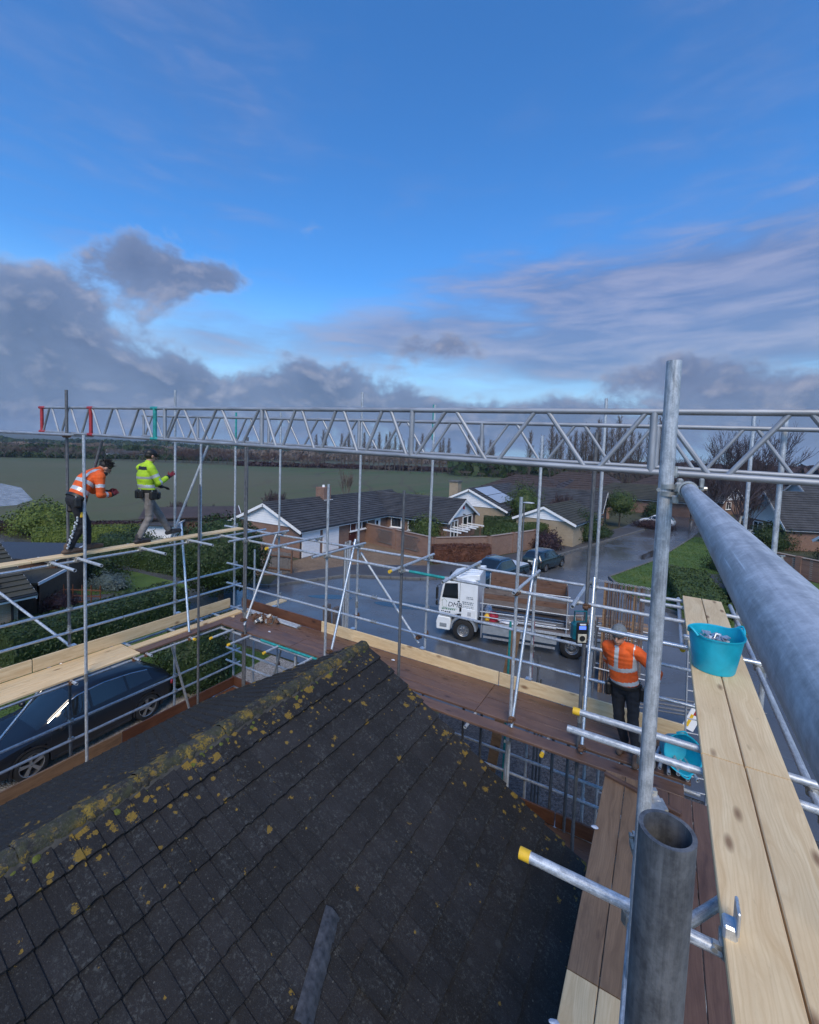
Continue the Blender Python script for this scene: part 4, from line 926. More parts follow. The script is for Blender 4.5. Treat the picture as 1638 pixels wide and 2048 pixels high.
for s in (3.2, 6.3):
    tr = thing('trellis', ('diagonal lattice trellis on the garden wall, the one by the house door' if s < 4 else 'diagonal lattice trellis on the garden wall, the one by the red hedge'), 'trellis', (-24.0+d.x*s/8.8, 33.2+d.y*s/8.8-.16, .35), atan2(-2.3, 8.5))
    MB().box((0, 0, 0), (1.9, .04, .05)).build('frame', 'fence_wood', tr, 0, TL(0, 0, 1.1)); MB().box((0, 0, 0), (1.9, .04, .05)).build('frame', 'fence_wood', tr, 0, TL(0, 0, 0))
    for k in range(8):
        for sg in (1, -1):
            me = MB().box((0, 0, 0), (.03, .015, 1.35)); me.build('slat', 'fence_wood', tr, 0, TL(-.75+k*.215, -.03-.016*sg, .55) @ Matrix.Rotation(sg*radians(40), 4, 'Y') @ Matrix.Diagonal((1, 1, .98, 1)))
# --- panel fence by the garage
fe = thing('panel_fence', 'weathered grey panel fence beside the garage drive', 'fence', (-23.9, 20.4, 0), atan2(.75, 2.9))
for k in range(14): MB().box((0, 0, 0), (.2, .025, 1.35+.02*(k % 3)), None, .004).build('fence_board', 'fence_wood', fe, 0, TL(.15+k*.21, .02*(k % 2), .72))
for k in range(4): MB().box((0, 0, 0), (.1, .1, 1.65), None, .01).build('fence_post', 'brown', fe, 0, TL(.05+k*1.0, -.06, .82))
for z in (.3, 1.15): MB().box((0, 0, 0), (3.0, .05, .08)).build('fence_rail', 'brown', fe, 0, TL(1.5, -.05, z))
# --- house with the big solar array
Bh = thing('solar_house', 'brown-roofed house with a pale solar array and a square chimney', 'house', (-19.5, 55, 0))
block(Bh, RY(0), 4.3, -7.2, 7.5, 2.4, 2.0, 'brick_buff', 'roof_dark', .4, (True, False), True, 12)
block(Bh, TL(4.5, 4.5, 0) @ RY(-pi/2), 3.6, -3, 8.6, 2.4, 1.9, 'brick', 'roof_dark', .4, (False, True), True, 12)
pa = bpy.data.objects.new('solar_array', None); COL.objects.link(pa); pa.parent = Bh
k = 2.0/4.3; an = math.atan(k)
for i in range(5):
    for j in range(2):
        MB().box((0, 0, 0), (1.70, 1.06, .04), None, .01).build('solar_panel', 'solar', pa, 0, TL(1.05+1.62*j, -5.9+i*1.1, 4.4-k*(1.05+1.62*j)+.14) @ Matrix.Rotation(an, 4, 'Y'))
cc = MB().box((0, 0, 0), (1.1, 1.1, 2.2), None, .02).build('chimney', 'brick_buff', Bh, 0, TL(-2.2, -6.4, 4.0)); MB().box((0, 0, 1.1), (1.3, 1.3, .14)).build('chimney_cap', 'kerb', cc, 0)
window(Bh, TL(4.3, -4, .6) @ RY(-pi/2), 3.6, 1.5, 4)
# --- garage-like gable by the street
Ch = thing('gable_garage', 'buff brick garage with white boarded gable and mossy roof at the street', 'house', (-9.9, 43.4, 0), radians(-8))
block(Ch, TL(0, 0, 0), 2.85, 0, 8.5, 2.35, 1.25, 'brick_buff', 'roof_moss', .3, (True, False), True, 10)
# --- far hipped and gabled roofs
rr = random.Random(4)
def far_house(label, x, y, hx, ly, eave, rise, rz, roof, hip=True, wall='brick'):
    t = thing('far_house', label, 'house', (x, y, 0), rz, 'roofs beyond the street trees')
    block(t, TL(0, 0, 0), hx, -ly/2, ly/2, eave, rise, wall, roof, .4, (True, True), not hip, 9, hip)
    window(t, TL(-hx*.4, -ly/2, .9) @ RY(pi), 1.6, 1.2, 2); window(t, TL(hx, -ly*.2, .9) @ RY(-pi/2), 1.8, 1.2, 3); window(t, TL(hx, ly*.25, .9) @ RY(-pi/2), 1.2, 1.2, 2)
    return t
far_house('dark hipped roof house standing next behind the solar array', -20, 76, 5, 16, 2.5, 2.6, radians(75), 'roof_brown')
far_house('brown hipped roof house between two taller hipped roofs', -12.5, 72, 4.2, 12, 2.5, 2.4, radians(20), 'roof_brown')
far_house('long brown hipped house with its ridge towards the field', -13.5, 90, 5, 18, 2.6, 3.0, radians(80), 'roof_brown')
far_house('low mossy-roofed house behind the small street tree', -3.8, 84, 4, 16, 2.4, 1.9, radians(82), 'roof_moss')
far_house('red-brown roofed house at the far end of the street', 0, 106, 5, 14, 2.6, 2.8, radians(70), 'roof_brown')
far_house('flat-looking long roof beyond the end of the street', 12, 116, 5, 24, 2.6, 2.2, radians(85), 'roof_dark')
far_house('white-gabled house at the bend of the street', 5.5, 92, 3.4, 10, 2.4, 2.2, radians(60), 'roof_dark', False)
far_house('dark roofed house set back behind the birch', 22, 88, 5, 16, 2.5, 2.6, radians(-70), 'roof_dark', False)
far_house('pale flat-topped bungalow seen past the birch', 19, 104, 6, 18, 2.6, 1.2, radians(-80), 'roof_moss', False)
# --- houses on the right side
r1 = thing('chalet_house', 'dark-roofed house with a white boarded gable and front windows right of the birch', 'house', (14.0, 61.0, 0), radians(-64))
block(r1, TL(0, 0, 0), 2.9, -5.2, 6.5, 2.5, 3.1, 'brick', 'roof_dark', .35, (True, True), True, 16)
window(r1, TL(-.9, -5.2, .9) @ RY(pi), 1.5, 1.4, 2); window(r1, TL(1.2, -5.2, .3) @ RY(pi), 1.4, 2.0, 2)
MB().tube((0, 0, 0), (0, 0, .5), .09, None, 10).build('flue', 'white', r1, .6, TL(1.4, 1.5, 4.3))
r2 = thing('dormer_house', 'house with a dark roof and small white dormer gable behind the chalet house', 'house', (20.5, 80, 0), radians(-60))
block(r2, TL(0, 0, 0), 4.4, -6, 8, 2.6, 3.8, 'brick', 'roof_dark', .4, (True, True), True, 14); block(r2, TL(0, -2, 3.0) @ RY(pi/2), 1.1, 0, 3.4, .9, .8, 'white', 'roof_dark', .15, (False, True), True, 5)
r3 = thing('porch_gable', 'low white-edged gable with buff brick front beside the garden wall on the right', 'house', (16.4, 50.5, 0), radians(-62))
block(r3, TL(0, 0, 0), 1.9, -4.2, 4, 2.3, 1.3, 'brick_buff', 'roof_moss', .35, (True, True), True, 8)
wallrun('long low brick boundary wall below the white-gabled houses', [(5.6, 46.0), (12.5, 40.0), (22, 33.5)], 1.5)
# --- neighbour on the left with dark solar panels
n1 = thing('neighbour_bungalow', 'neighbouring bungalow with dark blue solar panels on a mossy tiled roof', 'house', (-25.1, 1.2, 0))
block(n1, TL(0, 0, 0), 3.5, -8, 5.9, 2.45, 1.5, 'brick_buff', 'roof_moss', .45, (True, True), False, 13)
k = 1.5/3.5; an = math.atan(k); pa = bpy.data.objects.new('solar_array', None); COL.objects.link(pa); pa.parent = n1
for i in range(4):
    for j in range(2):
        p = MB().box((0, 0, 0), (1.62, 1.04, .04), None, .01).build('solar_panel', 'solar_dark', pa, 0, TL(.95+1.66*j, 4.9-i*1.07, 2.45+1.5-k*(.95+1.66*j)+.16) @ Matrix.Rotation(an, 4, 'Y'))
        f = 0
MB().tube((0, 0, 0), (0, 0, 2.3), .045, None, 8).build('downpipe', 'black_plastic', n1, .6, TL(3.6, 5.7, 0)); window(n1, TL(3.5, 3.4, .9) @ RY(-pi/2), 1.6, 1.2, 2)
dd = MB().box((0, .03, 1.0), (1.0, .05, 2.0)).build('door', 'greywood', n1, 0, TL(3.5, 1.2, 0) @ RY(-pi/2)); MB().tube((.35, .06, 1.0), (.35, .1, 1.0), .02, None, 8).build('handle', 'galv', dd)
def shed(label, x, y, rz, w_, d_, h, roofm, cat='shed', wall='brown'):
    t = thing('garden_shed', label, cat, (x, y, 0), rz)
    for sx in (-1, 1):
        MB().box((sx*w_/2, 0, h/2), (.04, d_, h)).build('side_wall', wall, t, 0)
    for k in range(int(w_/.16)):
        for sy in (-1, 1): MB().box((-w_/2+.08+k*.16, sy*d_/2, h/2), (.15, .03, h)).build('wall_plank', wall, t, 0)
    r = MB().box((0, 0, h+.12), (w_+.4, d_+.4, .08)).build('roof', roofm, t, 0, Matrix.Rotation(radians(5), 4, 'X'))
    MB().box((w_/2+.2, 0, h+.12), (.05, d_+.4, .14)).build('roof_edge', 'white', r, 0)
    return t
shed('garden shed with a dark blue-grey felt roof and pale edge', -29.5, 10.3, radians(35), 4.2, 2.4, 2.2, 'lead')
shed('long low shed with a mossy felt roof behind the feet of the bending worker', -27.2, 9.0, radians(35), 3.0, 1.6, 1.5, 'roof_moss')
shed('low flat-roofed store at the field edge beside the bungalow', -36.5, 24.5, radians(55), 7.5, 4.0, 2.2, 'roof_brown')
shed('white sided garden store behind the walking worker', -36.0, 21.6, radians(35), 2.4, 2.0, 1.7, 'roof_dark', 'shed', 'clad')

# ================================================================== plants
def leafmat(name, a, b_, rough=.6):
    m, nt, b = newmat(name); P = nd(nt, 'ShaderNodeNewGeometry').outputs['Position']
    f = mth(nt, 'ADD', mth(nt, 'MULTIPLY', noise(nt, P, 2.2, 4, .6), .6), mth(nt, 'MULTIPLY', noise(nt, P, 24, 2, .6), .4))
    nt.links.new(ramp(nt, f, [(.36, a), (.64, b_)]), b.inputs['Base Color']); b.inputs['Roughness'].default_value = rough
    b.inputs['Specular IOR Level'].default_value = .3
    return m
MT['leaf_dark'] = leafmat('dark_evergreen', (.012, .028, .008), (.035, .062, .016))
MT['leaf_mid'] = leafmat('mid_green_leaf', (.025, .050, .012), (.07, .10, .025))
MT['leaf_bright'] = leafmat('bright_hedge', (.05, .08, .012), (.13, .17, .03))
MT['leaf_red'] = leafmat('copper_hedge', (.05, .018, .012), (.14, .055, .03))
MT['leaf_purple'] = leafmat('purple_shrub', (.018, .010, .014), (.05, .025, .03))
MT['leaf_blue'] = leafmat('blue_grey_shrub', (.035, .055, .055), (.10, .14, .135))
MT['twig_brown'] = simple('brown_twigs', (.125, .10, .085), .9, 0, .4, 2, world=True)
MT['twig_red'] = simple('reddish_twigs', (.075, .042, .032), .9, 0, .4, 2, world=True)
MT['twig_purple'] = simple('purple_twigs', (.055, .040, .046), .9, 0, .4, 2, world=True)
MT['bark'] = simple('bark', (.07, .06, .05), .95, 0, .4, 6, 30, .01, world=True)
MT['birch_bark'] = simple('birch_bark', (.36, .33, .29), .8, 0, .45, 5, 20, .005, (1, 1, .3), world=True)
prs = random.Random(17)
def leaves(mb, n, fn, size, tilt=.8, rs=prs):
    for _ in range(n):
        p, nr = fn(); nr = Vector(nr).normalized()
        nr = (nr+Vector((rs.uniform(-1, 1), rs.uniform(-1, 1), rs.uniform(-1, 1)))*tilt).normalized()
        q = nr.to_track_quat('Z', 'X'); a = rs.uniform(0, 2*pi); s = size*rs.uniform(.6, 1.3)
        u = q @ Vector((cos(a), sin(a), 0))*s; v = q @ Vector((-sin(a), cos(a), 0))*s*.55
        p = Vector(p); mb.add([p-u, p+v*.9-u*.1, p+u, p-v*.9-u*.1], [(0, 1, 2, 3)])
def lump(p, s=1.0, k=1.0): return mnoise.noise(Vector(p)*s+Vector((k*7.3, k*3.1, 0)))
def ellsurf(r, seed, zlow=-.35, depth=.16, amp=.16):
    def fn():
        while True:
            d = Vector((prs.gauss(0, 1), prs.gauss(0, 1), prs.gauss(0, 1))).normalized()
            if d.z > zlow: break
        k = 1+amp*lump(d, 2.2, seed)+amp*.7*lump(d, 5.0, seed+2); k *= 1-depth*prs.random()**2+(amp*.35*prs.random()**3)
        return (d.x*r[0]*k, d.y*r[1]*k, d.z*r[2]*k), (d.x/r[0], d.y/r[1], d.z/r[2])
    return fn
def bush(name, label, loc, r, mat, n, size, group=None, cat='shrub', zc=None, trunk=None, parts=True, seed=None):
    amp = .14 if name in ('clipped_tree', 'topiary_dome') else .42
    seed = seed or prs.uniform(0, 50); t = thing(name, label, cat, loc, 0, group); zc = r[2]*.45 if zc is None else zc
    mb = MB(); mb.mi = 0; core = MB()
    rings = []
    for i in range(9):
        th = -pi/2+pi*i/8; th = max(-1.5, min(1.5, th)); rg = []
        for j in range(14):
            a = 2*pi*j/14; d = Vector((cos(th)*cos(a), cos(th)*sin(a), sin(th))); k = (1+amp*lump(d, 2.2, seed)+amp*.6*lump(d, 5.0, seed+2))*(.86 if amp < .2 else .70)
            rg.append(Vector((d.x*r[0]*k, d.y*r[1]*k, max(-zc+.02, d.z*r[2]*k))))
        rings.append(rg)
    mb.loft(rings, True)
    leaves(mb, n, ellsurf(r, seed, -min(.95, zc/r[2]), .16 if amp < .2 else .42, amp), size)
    mb.build('crown', mat, t, 0, TL(0, 0, zc))
    if trunk: MB().tube((0, 0, -.05), (0, 0, max(.2, zc)), trunk, trunk*.7, 8).build('trunk', 'bark', t)
    return t
def hedge(label, a, b_, w_, h, mat, n, size, group=None, name='hedge'):
    a = Vector((*a, 0)); b_ = Vector((*b_, 0)); L = (b_-a).length; seed = prs.uniform(0, 50)
    t = thing(name, label, 'hedge', a, atan2(b_.y-a.y, b_.x-a.x)); mb = MB()
    def wob(x, y, z): return .10*lump((x, y*2, z*2), .9, seed)+.05*lump((x, y, z), 3.3, seed)
    nx_ = max(4, int(L/.5)); rings = []
    for i in range(nx_+1):
        x = L*i/nx_; e = .9; prof = [(-w_/2*e, 0), (-w_/2, h*.5), (-w_/2*.93, h*.85), (-w_/2*.7, h*.96), (0, h*.98), (w_/2*.7, h*.96), (w_/2*.93, h*.85), (w_/2, h*.5), (w_/2*e, 0)]
        rings.append([Vector((x, y*.95+wob(x, y, z)*.8*(1 if y > 0 else -1), z*.96+wob(x, y, z)*(z > .6*h))) for y, z in prof])
    mb.loft(rings, True, False)
    per = [(2*h+w_)*L, w_*h*2]
    def fn():
        u = prs.random()*(2*h+w_); x = prs.random()*L
        if u < h: y, z, nn = -w_/2, u, (0, -1, .2)
        elif u < h+w_: y, z, nn = u-h-w_/2, h, (0, 0, 1)
        else: y, z, nn = w_/2, u-h-w_, (0, 1, .2)
        if prs.random() < w_/(L+w_)*.5: x = 0 if prs.random() < .5 else L; y = prs.uniform(-w_/2, w_/2); z = prs.random()*h; nn = (1 if x else -1, 0, .2)
        k = wob(x, y, z); c = prs.random()**2*.05
        return (x, y+nn[1]*(k-c), z+nn[2]*(k-c)*(1 if nn[2] == 1 else 0)), nn
    leaves(mb, n, fn, size)
    mb.build('foliage', mat, t, 0)
    return t
def branchy(mb, rs, p, d, L, r, lvl, up=.25, split=3, spread=.6, sides=4, minr=.006, decay=.68):
    n = 3; pts = [Vector(p)]; rr = [r]; d = Vector(d).normalized()
    for i in range(n):
        d = (d+Vector((rs.uniform(-1, 1), rs.uniform(-1, 1), rs.uniform(-.5, 1)*.7))*.16+Vector((0, 0, up*.12))).normalized()
        pts.append(pts[-1]+d*L/n); rr.append(max(minr, r*(1-.45*(i+1)/n)))
    mb.path(pts, rr, sides if lvl > 1 else 3, False)
    if lvl <= 0: return
    for k in range(split+(1 if lvl > 2 else 0)):
        t = rs.uniform(.35, 1.0) if k else 1.0; i = min(n-1, int(t*n)); q = pts[i].lerp(pts[i+1], t*n-i)
        a = rs.uniform(0, 2*pi); dd = (d+Vector((cos(a), sin(a), rs.uniform(-.2, .5)))*spread*(rs.uniform(.6, 1.3) if k else .4)+Vector((0, 0, up))).normalized()
        branchy(mb, rs, q, dd, L*decay*rs.uniform(.75, 1.15), max(minr, r*.55*(1-.3*t)), lvl-1, up, split, spread, sides, minr, decay)
def bare_meshes(seed, H, r, lvl, up, spread, split, mat, bark, minr, trunkf=.3, decay=.68):
    rs = random.Random(seed); tm = MB(); tm.path([(0, 0, -.1), (rs.uniform(-.1, .1), rs.uniform(-.1, .1), H*trunkf*.5), (rs.uniform(-.2, .2), rs.uniform(-.2, .2), H*trunkf)], [r, r*.85, r*.7], 8)
    cm = MB(); top = tm.v[-1]*0+Vector((0, 0, H*trunkf)); n = 4
    for k in range(n):
        a = 2*pi*k/n+rs.uniform(-.4, .4); branchy(cm, rs, top+Vector((0, 0, rs.uniform(-.3, 0)*H*trunkf*.5)), (cos(a)*spread, sin(a)*spread, 1), H*.30, r*.5, lvl, up, split, spread, 4, minr, decay)
    return tm.mesh('trunk', bark, .9), cm.mesh('crown', mat, .9)
def plant_tree(name, label, cat, loc, meshes, s=1.0, group=None, rz=None, sz=1.0):
    t = thing(name, label, cat, loc, prs.uniform(0, 6.28) if rz is None else rz, group)
    for nm, me in zip(('trunk', 'crown'), meshes): place(nm, me, t, Matrix.Diagonal((s, s, s*sz, 1)))
    return t
# --- poplars in a row beyond the field: narrow upright bare crowns
def poplar(seed, H=18):
    rs = random.Random(seed); tm = MB(); tm.path([(0, 0, -.2), (.1, 0, H*.35), (.0, .1, H*.7), (.05, 0, H*.97)], [.32, .24, .13, .03], 6); cm = MB()
    for k in range(92):
        z = H*(.10+.86*(k/92)**.9); a = k*2.4+rs.uniform(-.5, .5); L = H*.20*(1-.72*abs(z/H-.38)/.62)*rs.uniform(.7, 1.2)
        d = Vector((cos(a)*.42, sin(a)*.42, 1)).normalized(); p = Vector((0, 0, z)); pts = [p, p+d*L*.5, p+(d+Vector((0, 0, .35))).normalized()*L]
        cm.path(pts, [.055, .045, .024], 3, False)
        for j in range(5):
            u = rs.uniform(.2, 1); q = p+d*L*u; dd = (d+Vector((rs.uniform(-1, 1), rs.uniform(-1, 1), rs.uniform(0, 1)))*.6).normalized()
            cm.path([q, q+dd*L*rs.uniform(.3, .6)], [.034, .018], 3, False)
    return tm.mesh('trunk', 'bark', .9), cm.mesh('crown', 'twig_brown', .9)
POP = [poplar(i) for i in range(4)]
ppos = []
for k, (px, dst) in enumerate([(632, 215), (646, 212), (650, 213), (683, 210), (690, 209), (697, 207), (708, 206), (728, 205), (739, 204), (748, 203), (758, 202), (772, 200), (779, 199), (790, 198), (801, 197), (807, 196), (818, 195), (833, 194), (844, 193), (866, 190), (880, 190), (886, 188), (897, 187),
                               (936, 180), (957, 178), (965, 176), (980, 175), (986, 174), (1060, 160), (1084, 155), (1102, 150), (1112, 148), (1122, 147), (1140, 140), (1150, 138), (1163, 136), (1172, 134), (1184, 133), (1196, 132), (1210, 130), (1222, 128), (1236, 127), (1248, 126), (1262, 125), (1278, 124), (1300, 122), (1318, 121)]):
    ppos.append((px, dst))
def aim(px, py=905):                                # ground direction of a photograph column
    d = (right*(px-819)+up*(960-py)+fwd*885).normalized(); h = Vector((d.x, d.y, 0)).normalized(); return h
for k, (px, dst) in enumerate(ppos):
    h = aim(px)*dst; s = prs.uniform(.80, 1.06)*(1.02 if px > 1050 else .92)
    plant_tree('poplar_tree', ('tall bare poplar in the close-set row at the end of the street' if px > 1050 else 'slender bare poplar in the gappy row beyond the field'), 'tree', (h.x, h.y, 0), POP[k % 4], s, 'poplars beyond the street' if px > 1050 else 'poplars beyond the field')
# --- bare round trees and far hedgerow
BARE = [bare_meshes(30+i, 9, .22, 4, .10, .75, 3, m, 'bark', .022, .22) for i, m in enumerate(('twig_brown', 'twig_red', 'twig_purple', 'twig_brown'))]
def bare(label, px, dst, s, k, group=None, sz=1.0, name='bare_tree'):
    h = aim(px)*dst; return plant_tree(name, label, 'tree', (h.x, h.y, terrain(h.x, h.y)), BARE[k], s, group, None, sz)
for i in range(46):                                 # hedgerow trees at the far edge of the field
    px = -40+i*15+prs.uniform(-6, 6); dst = 268-i*1.5+prs.uniform(-6, 10)
    bare('bare hedgerow tree in the dark belt at the far edge of the field', px, dst, prs.uniform(.62, 1.0), prs.randrange(4), 'hedgerow trees beyond the field', .85)
for i in range(16):
    bare('squat reddish bare tree in the copse beside the far field hedge', 355+i*7.5+prs.uniform(-3, 3), 232+prs.uniform(-5, 12), prs.uniform(.8, 1.05), 1, 'copse trees at the field corner', .9)
for i in range(34):
    px = 560+i*24+prs.uniform(-8, 8); dst = 196-i*1.9+prs.uniform(-4, 8)
    bare('low bare bush-like tree at the feet of the poplars', px, dst, prs.uniform(.35, .62), prs.randrange(4), 'undergrowth trees below the poplars', .8)
# far woodland masses, hedges: one object each, nobody could count them
def wood_belt(name, a0, a1, dst, h, mat, n, dep=14, leaf=.9):
    mb = MB(); seed = prs.uniform(0, 40)
    for _ in range(n):
        px = prs.uniform(a0, a1); d_ = dst+prs.uniform(0, dep); g = aim(px)*d_
        hh = h*(.55+.75*max(0, .5+.8*lump((px*.02, 0, seed), 1.0, seed)))*prs.random()**.6
        c = Vector((g.x, g.y, terrain(g.x, g.y)+hh)); a = prs.uniform(0, pi); s = leaf*prs.uniform(.6, 1.5)
        u = Vector((cos(a), sin(a), prs.uniform(-.4, .4)))*s; v = Vector((prs.uniform(-.4, .4), prs.uniform(-.4, .4), 1))*s
        mb.add([c-u-v, c+u-v*.6, c+u*.7+v, c-u*.8+v*.7], [(0, 1, 2, 3)])
    o = mb.build(name, mat, None, 0); o['kind'] = 'stuff'; return o
wood_belt('far_woodland', -120, 420, 285, 5.5, 'leaf_dark', 9000, 30); wood_belt('far_woodland', -120, 640, 300, 6.0, 'twig_brown', 9000, 60)
wood_belt('far_woodland', 400, 980, 330, 5.5, 'twig_brown', 6000, 80); wood_belt('far_hedge', -120, 470, 262, 1.8, 'leaf_dark', 4000, 4, .5); wood_belt('far_hedge', 470, 960, 205, 1.6, 'leaf_purple', 4000, 6, .5)
wood_belt('far_woodland', 900, 1750, 170, 6.5, 'leaf_dark', 7000, 60); wood_belt('far_woodland', 1180, 1800, 150, 8, 'twig_purple', 7000, 50); wood_belt('far_woodland', -300, 700, 620, 10, 'leaf_dark', 7000, 260, 1.6)
# hamlet beyond the field
for i, (px, dst, s) in enumerate(((232, 282, 1.0), (243, 286, .8), (262, 284, .9), (275, 288, 1.0), (545, 330, 1.3), (556, 334, 1.0))):
    h = aim(px)*dst; t = thing('far_cottage', 'tiny pale cottage of the hamlet beyond the field' if i < 4 else 'pale barn at the gap in the far hedge', 'house', (h.x, h.y, 0), prs.uniform(-.5, .5), 'hamlet cottages' if i < 4 else 'barns beyond the field')
    block(t, Matrix.Scale(s, 4), 2.6, -4, 4, 2.6, 1.8, 'clad', 'roof_dark', .3, (True, True), False, 4); window(t, Matrix.Scale(s, 4) @ TL(0, -4, 1) @ RY(pi), 1.4, 1.1, 2)
# --- garden trees and shrubs
bush('clipped_tree', 'big round clipped evergreen tree on a short trunk at the lawn corner', (-19.4, 14.6, 0), (2.25, 2.2, 1.95), 'leaf_dark', 9000, .075, None, 'tree', 2.75, .16)
bush('topiary_dome', 'dark clipped dome of yew beside the gravel drive', (-13.9, 9.4, 0), (1.25, 1.25, 1.45), 'leaf_dark', 7000, .05, None, 'shrub', .75)
hedge('wide dark flat-topped hedge between the two lawns', (-20.3, 6.2), (-20.6, 13.0), 1.9, 1.35, 'leaf_dark', 9000, .06)
hedge('dark boundary hedge behind the clipped tree', (-22.4, 17.4), (-34, 16.2), 1.3, 1.9, 'leaf_dark', 6000, .08)
bush('rounded_shrub', 'bright green rounded conifer at the edge of the field', (-47.5, 17.6, 0), (3.4, 2.4, 1.9), 'leaf_bright', 5000, .12); bush('rounded_shrub', 'small dark green shrub left of the bright conifer', (-50, 12.5, 0), (2.0, 1.6, 1.3), 'leaf_mid', 2500, .12)
hedge('bright green low hedge along the field edge', (-43.5, 15.5), (-37.0, 23.5), 1.4, 1.25, 'leaf_bright', 5000, .09)
hedge('dark low hedge running along the edge of the field', (-52, 15), (-39.5, 26.5), .8, .9, 'leaf_purple', 4000, .09)
bush('rounded_shrub', 'dark blue-green spreading shrub behind the walking worker', (-33.0, 17.6, 0), (2.4, 1.5, 1.5), 'leaf_dark', 4000, .08)
bush('lavender_mound', 'grey-blue spreading mound on the far lawn', (-27.0, 13.0, 0), (1.5, .9, .6), 'leaf_blue', 2500, .05); bush('lavender_mound', 'dark round cushion shrub on the paved garden', (-25.0, 9.9, 0), (.85, .8, .65), 'leaf_purple', 1500, .05)
bush('rounded_shrub', 'low dark shrub under the clipped tree', (-17.2, 13.0, 0), (.9, .7, .55), 'leaf_dark', 1500, .05)
bush('rounded_shrub', 'dark shrubs filling the corner beside the sheds', (-30.5, 13.6, 0), (2.6, 1.2, 1.3), 'leaf_dark', 3500, .08)
bush('rounded_shrub', 'dark climber on the bungalow wall beside the two small windows', (-18.9, 36.0, 0), (1.7, .5, 1.6), 'leaf_mid', 2500, .08, zc=1.0)
hedge('clipped copper-red hedge in front of the brick garden wall', (-15.0, 29.9), (-11.6, 33.0), .9, 1.35, 'leaf_red', 5000, .06)
hedge('clipped green hedge behind the brick wall beside the white garage', (-12.5, 39.6), (-9.9, 43.2), 1.6, 2.0, 'leaf_mid', 4000, .08)
hedge('dark garden hedge between bungalow and garage', (-16.4, 44.5), (-13.2, 46.0), 1.0, 1.9, 'leaf_dark', 2500, .08)
bush('rounded_shrub', 'rounded grey-green shrub in the bungalow garden by the pergola', (-12.9, 38.2, 0), (1.5, 1.2, 1.2), 'leaf_mid', 2500, .08)
bush('purple_shrub', 'large dark purple shrub between brick wall and white garage', (-8.9, 40.6, 0), (1.2, 1.9, 1.15), 'leaf_purple', 3500, .08)
bush('street_shrub', 'dense dark evergreen at the corner of the garage roof', (-6.6, 47.6, 0), (1.6, 2.4, 1.7), 'leaf_dark', 3500, .09, zc=1.3)
bush('street_shrub', 'low dark ground shrub along the footpath', (-5.6, 52.0, 0), (1.0, 2.6, .6), 'leaf_dark', 2000, .08); hedge('low dark hedge at the back edge of the footpath', (-8.6, 42.6), (-6.4, 50.0), .6, .45, 'leaf_mid', 2500, .06)
bush('street_tree', 'small yellow-green leafy tree on a thin trunk at the drive', (-4.6, 60.4, 0), (1.9, 1.9, 1.6), 'leaf_mid', 3500, .09, None, 'tree', 3.0, .08)
bush('conifer_tree', 'loose grey-green conifer in front of the solar house', (-13.9, 50.5, 0), (2.0, 2.0, 2.7), 'leaf_mid', 4000, .10, None, 'tree', 2.6, .12)
bush('rounded_shrub', 'dark hedge-like shrub beside the white parked car', (-1.0, 62.2, 0), (2.4, 1.0, .8), 'leaf_purple', 2500, .08); bush('palm_shrub', 'spiky dark shrub in front of the mossy-roofed far house', (-1.2, 74, 0), (1.3, 1.3, 1.5), 'leaf_dark', 1500, .14)
hedge('big rounded laurel hedge on the grass verge beside the road', (2.2, 27.6), (1.6, 35.4), 2.3, 1.15, 'leaf_mid', 7000, .075); hedge('dark broad hedge behind the verge, below the thick handrail', (4.6, 28.2), (5.6, 40.0), 2.4, 1.35, 'leaf_dark', 6000, .08)
bush('rounded_shrub', 'dark rounded shrub beside the path past the tall pole', (4.6, 41.5, 0), (1.6, 1.3, 1.1), 'leaf_dark', 2000, .08); bush('rounded_shrub', 'big dark round shrub in front of the boundary wall', (9.6, 56.5, 0), (2.0, 1.6, 1.7), 'leaf_dark', 3000, .1)
bush('rounded_shrub', 'dark shrub below the white-edged porch gable', (13.4, 50.6, 0), (1.7, 1.3, 1.1), 'leaf_dark', 2500, .08); flat('lawn', [(6, 30), (16, 26), (24, 30), (21, 33), (12.3, 39.2), (7.5, 43)], .10, 'grass')
BR = bare_meshes(71, 10.5, .13, 5, .12, .55, 3, 'twig_purple', 'birch_bark', .010, .34, .70)
plant_tree('birch_tree', 'bare silver birch with a pale forked trunk behind the tall near pole', 'tree', (6.0, 50.5, 0), BR, 1.0)
BR2 = bare_meshes(77, 9.5, .15, 5, .08, .7, 3, 'twig_purple', 'bark', .013, .2, .70)
for i, (x, y, s, lab) in enumerate(((4.5, 60, 1.0, 'dense purple-brown bare tree leaning over the street'), (8.5, 68, 1.15, 'broad bare tree behind the silver birch'), (3.4, 74, 1.0, 'bare twiggy tree at the far bend of the street'), (11.5, 76, 1.0, 'bare tree between the birch and the dormer house'), (7.5, 58, .8, 'low bare twiggy tree beside the birch trunk'))):
    plant_tree('bare_tree', lab, 'tree', (x, y, 0), BR2, s)
SH = bare_meshes(83, 3.6, .06, 4, .2, .6, 4, 'twig_purple', 'bark', .010, .08)
plant_tree('bare_shrub', 'purple-grey bare shrub at the field edge left of the chimney', 'shrub', (-35.5, 33.5, 0), SH, 1.35); plant_tree('bare_shrub', 'straw-coloured bare shrub at the field edge by the low store', 'shrub', (-39, 27.5, 0), SH, .9)
plant_tree('bare_shrub', 'bare reddish shrub beside the straw-coloured one', 'shrub', (-41.5, 26.5, 0), SH, 1.0); TT_ = bare_meshes(91, 5.2, .06, 4, .35, .3, 3, 'twig_brown', 'bark', .012, .25)
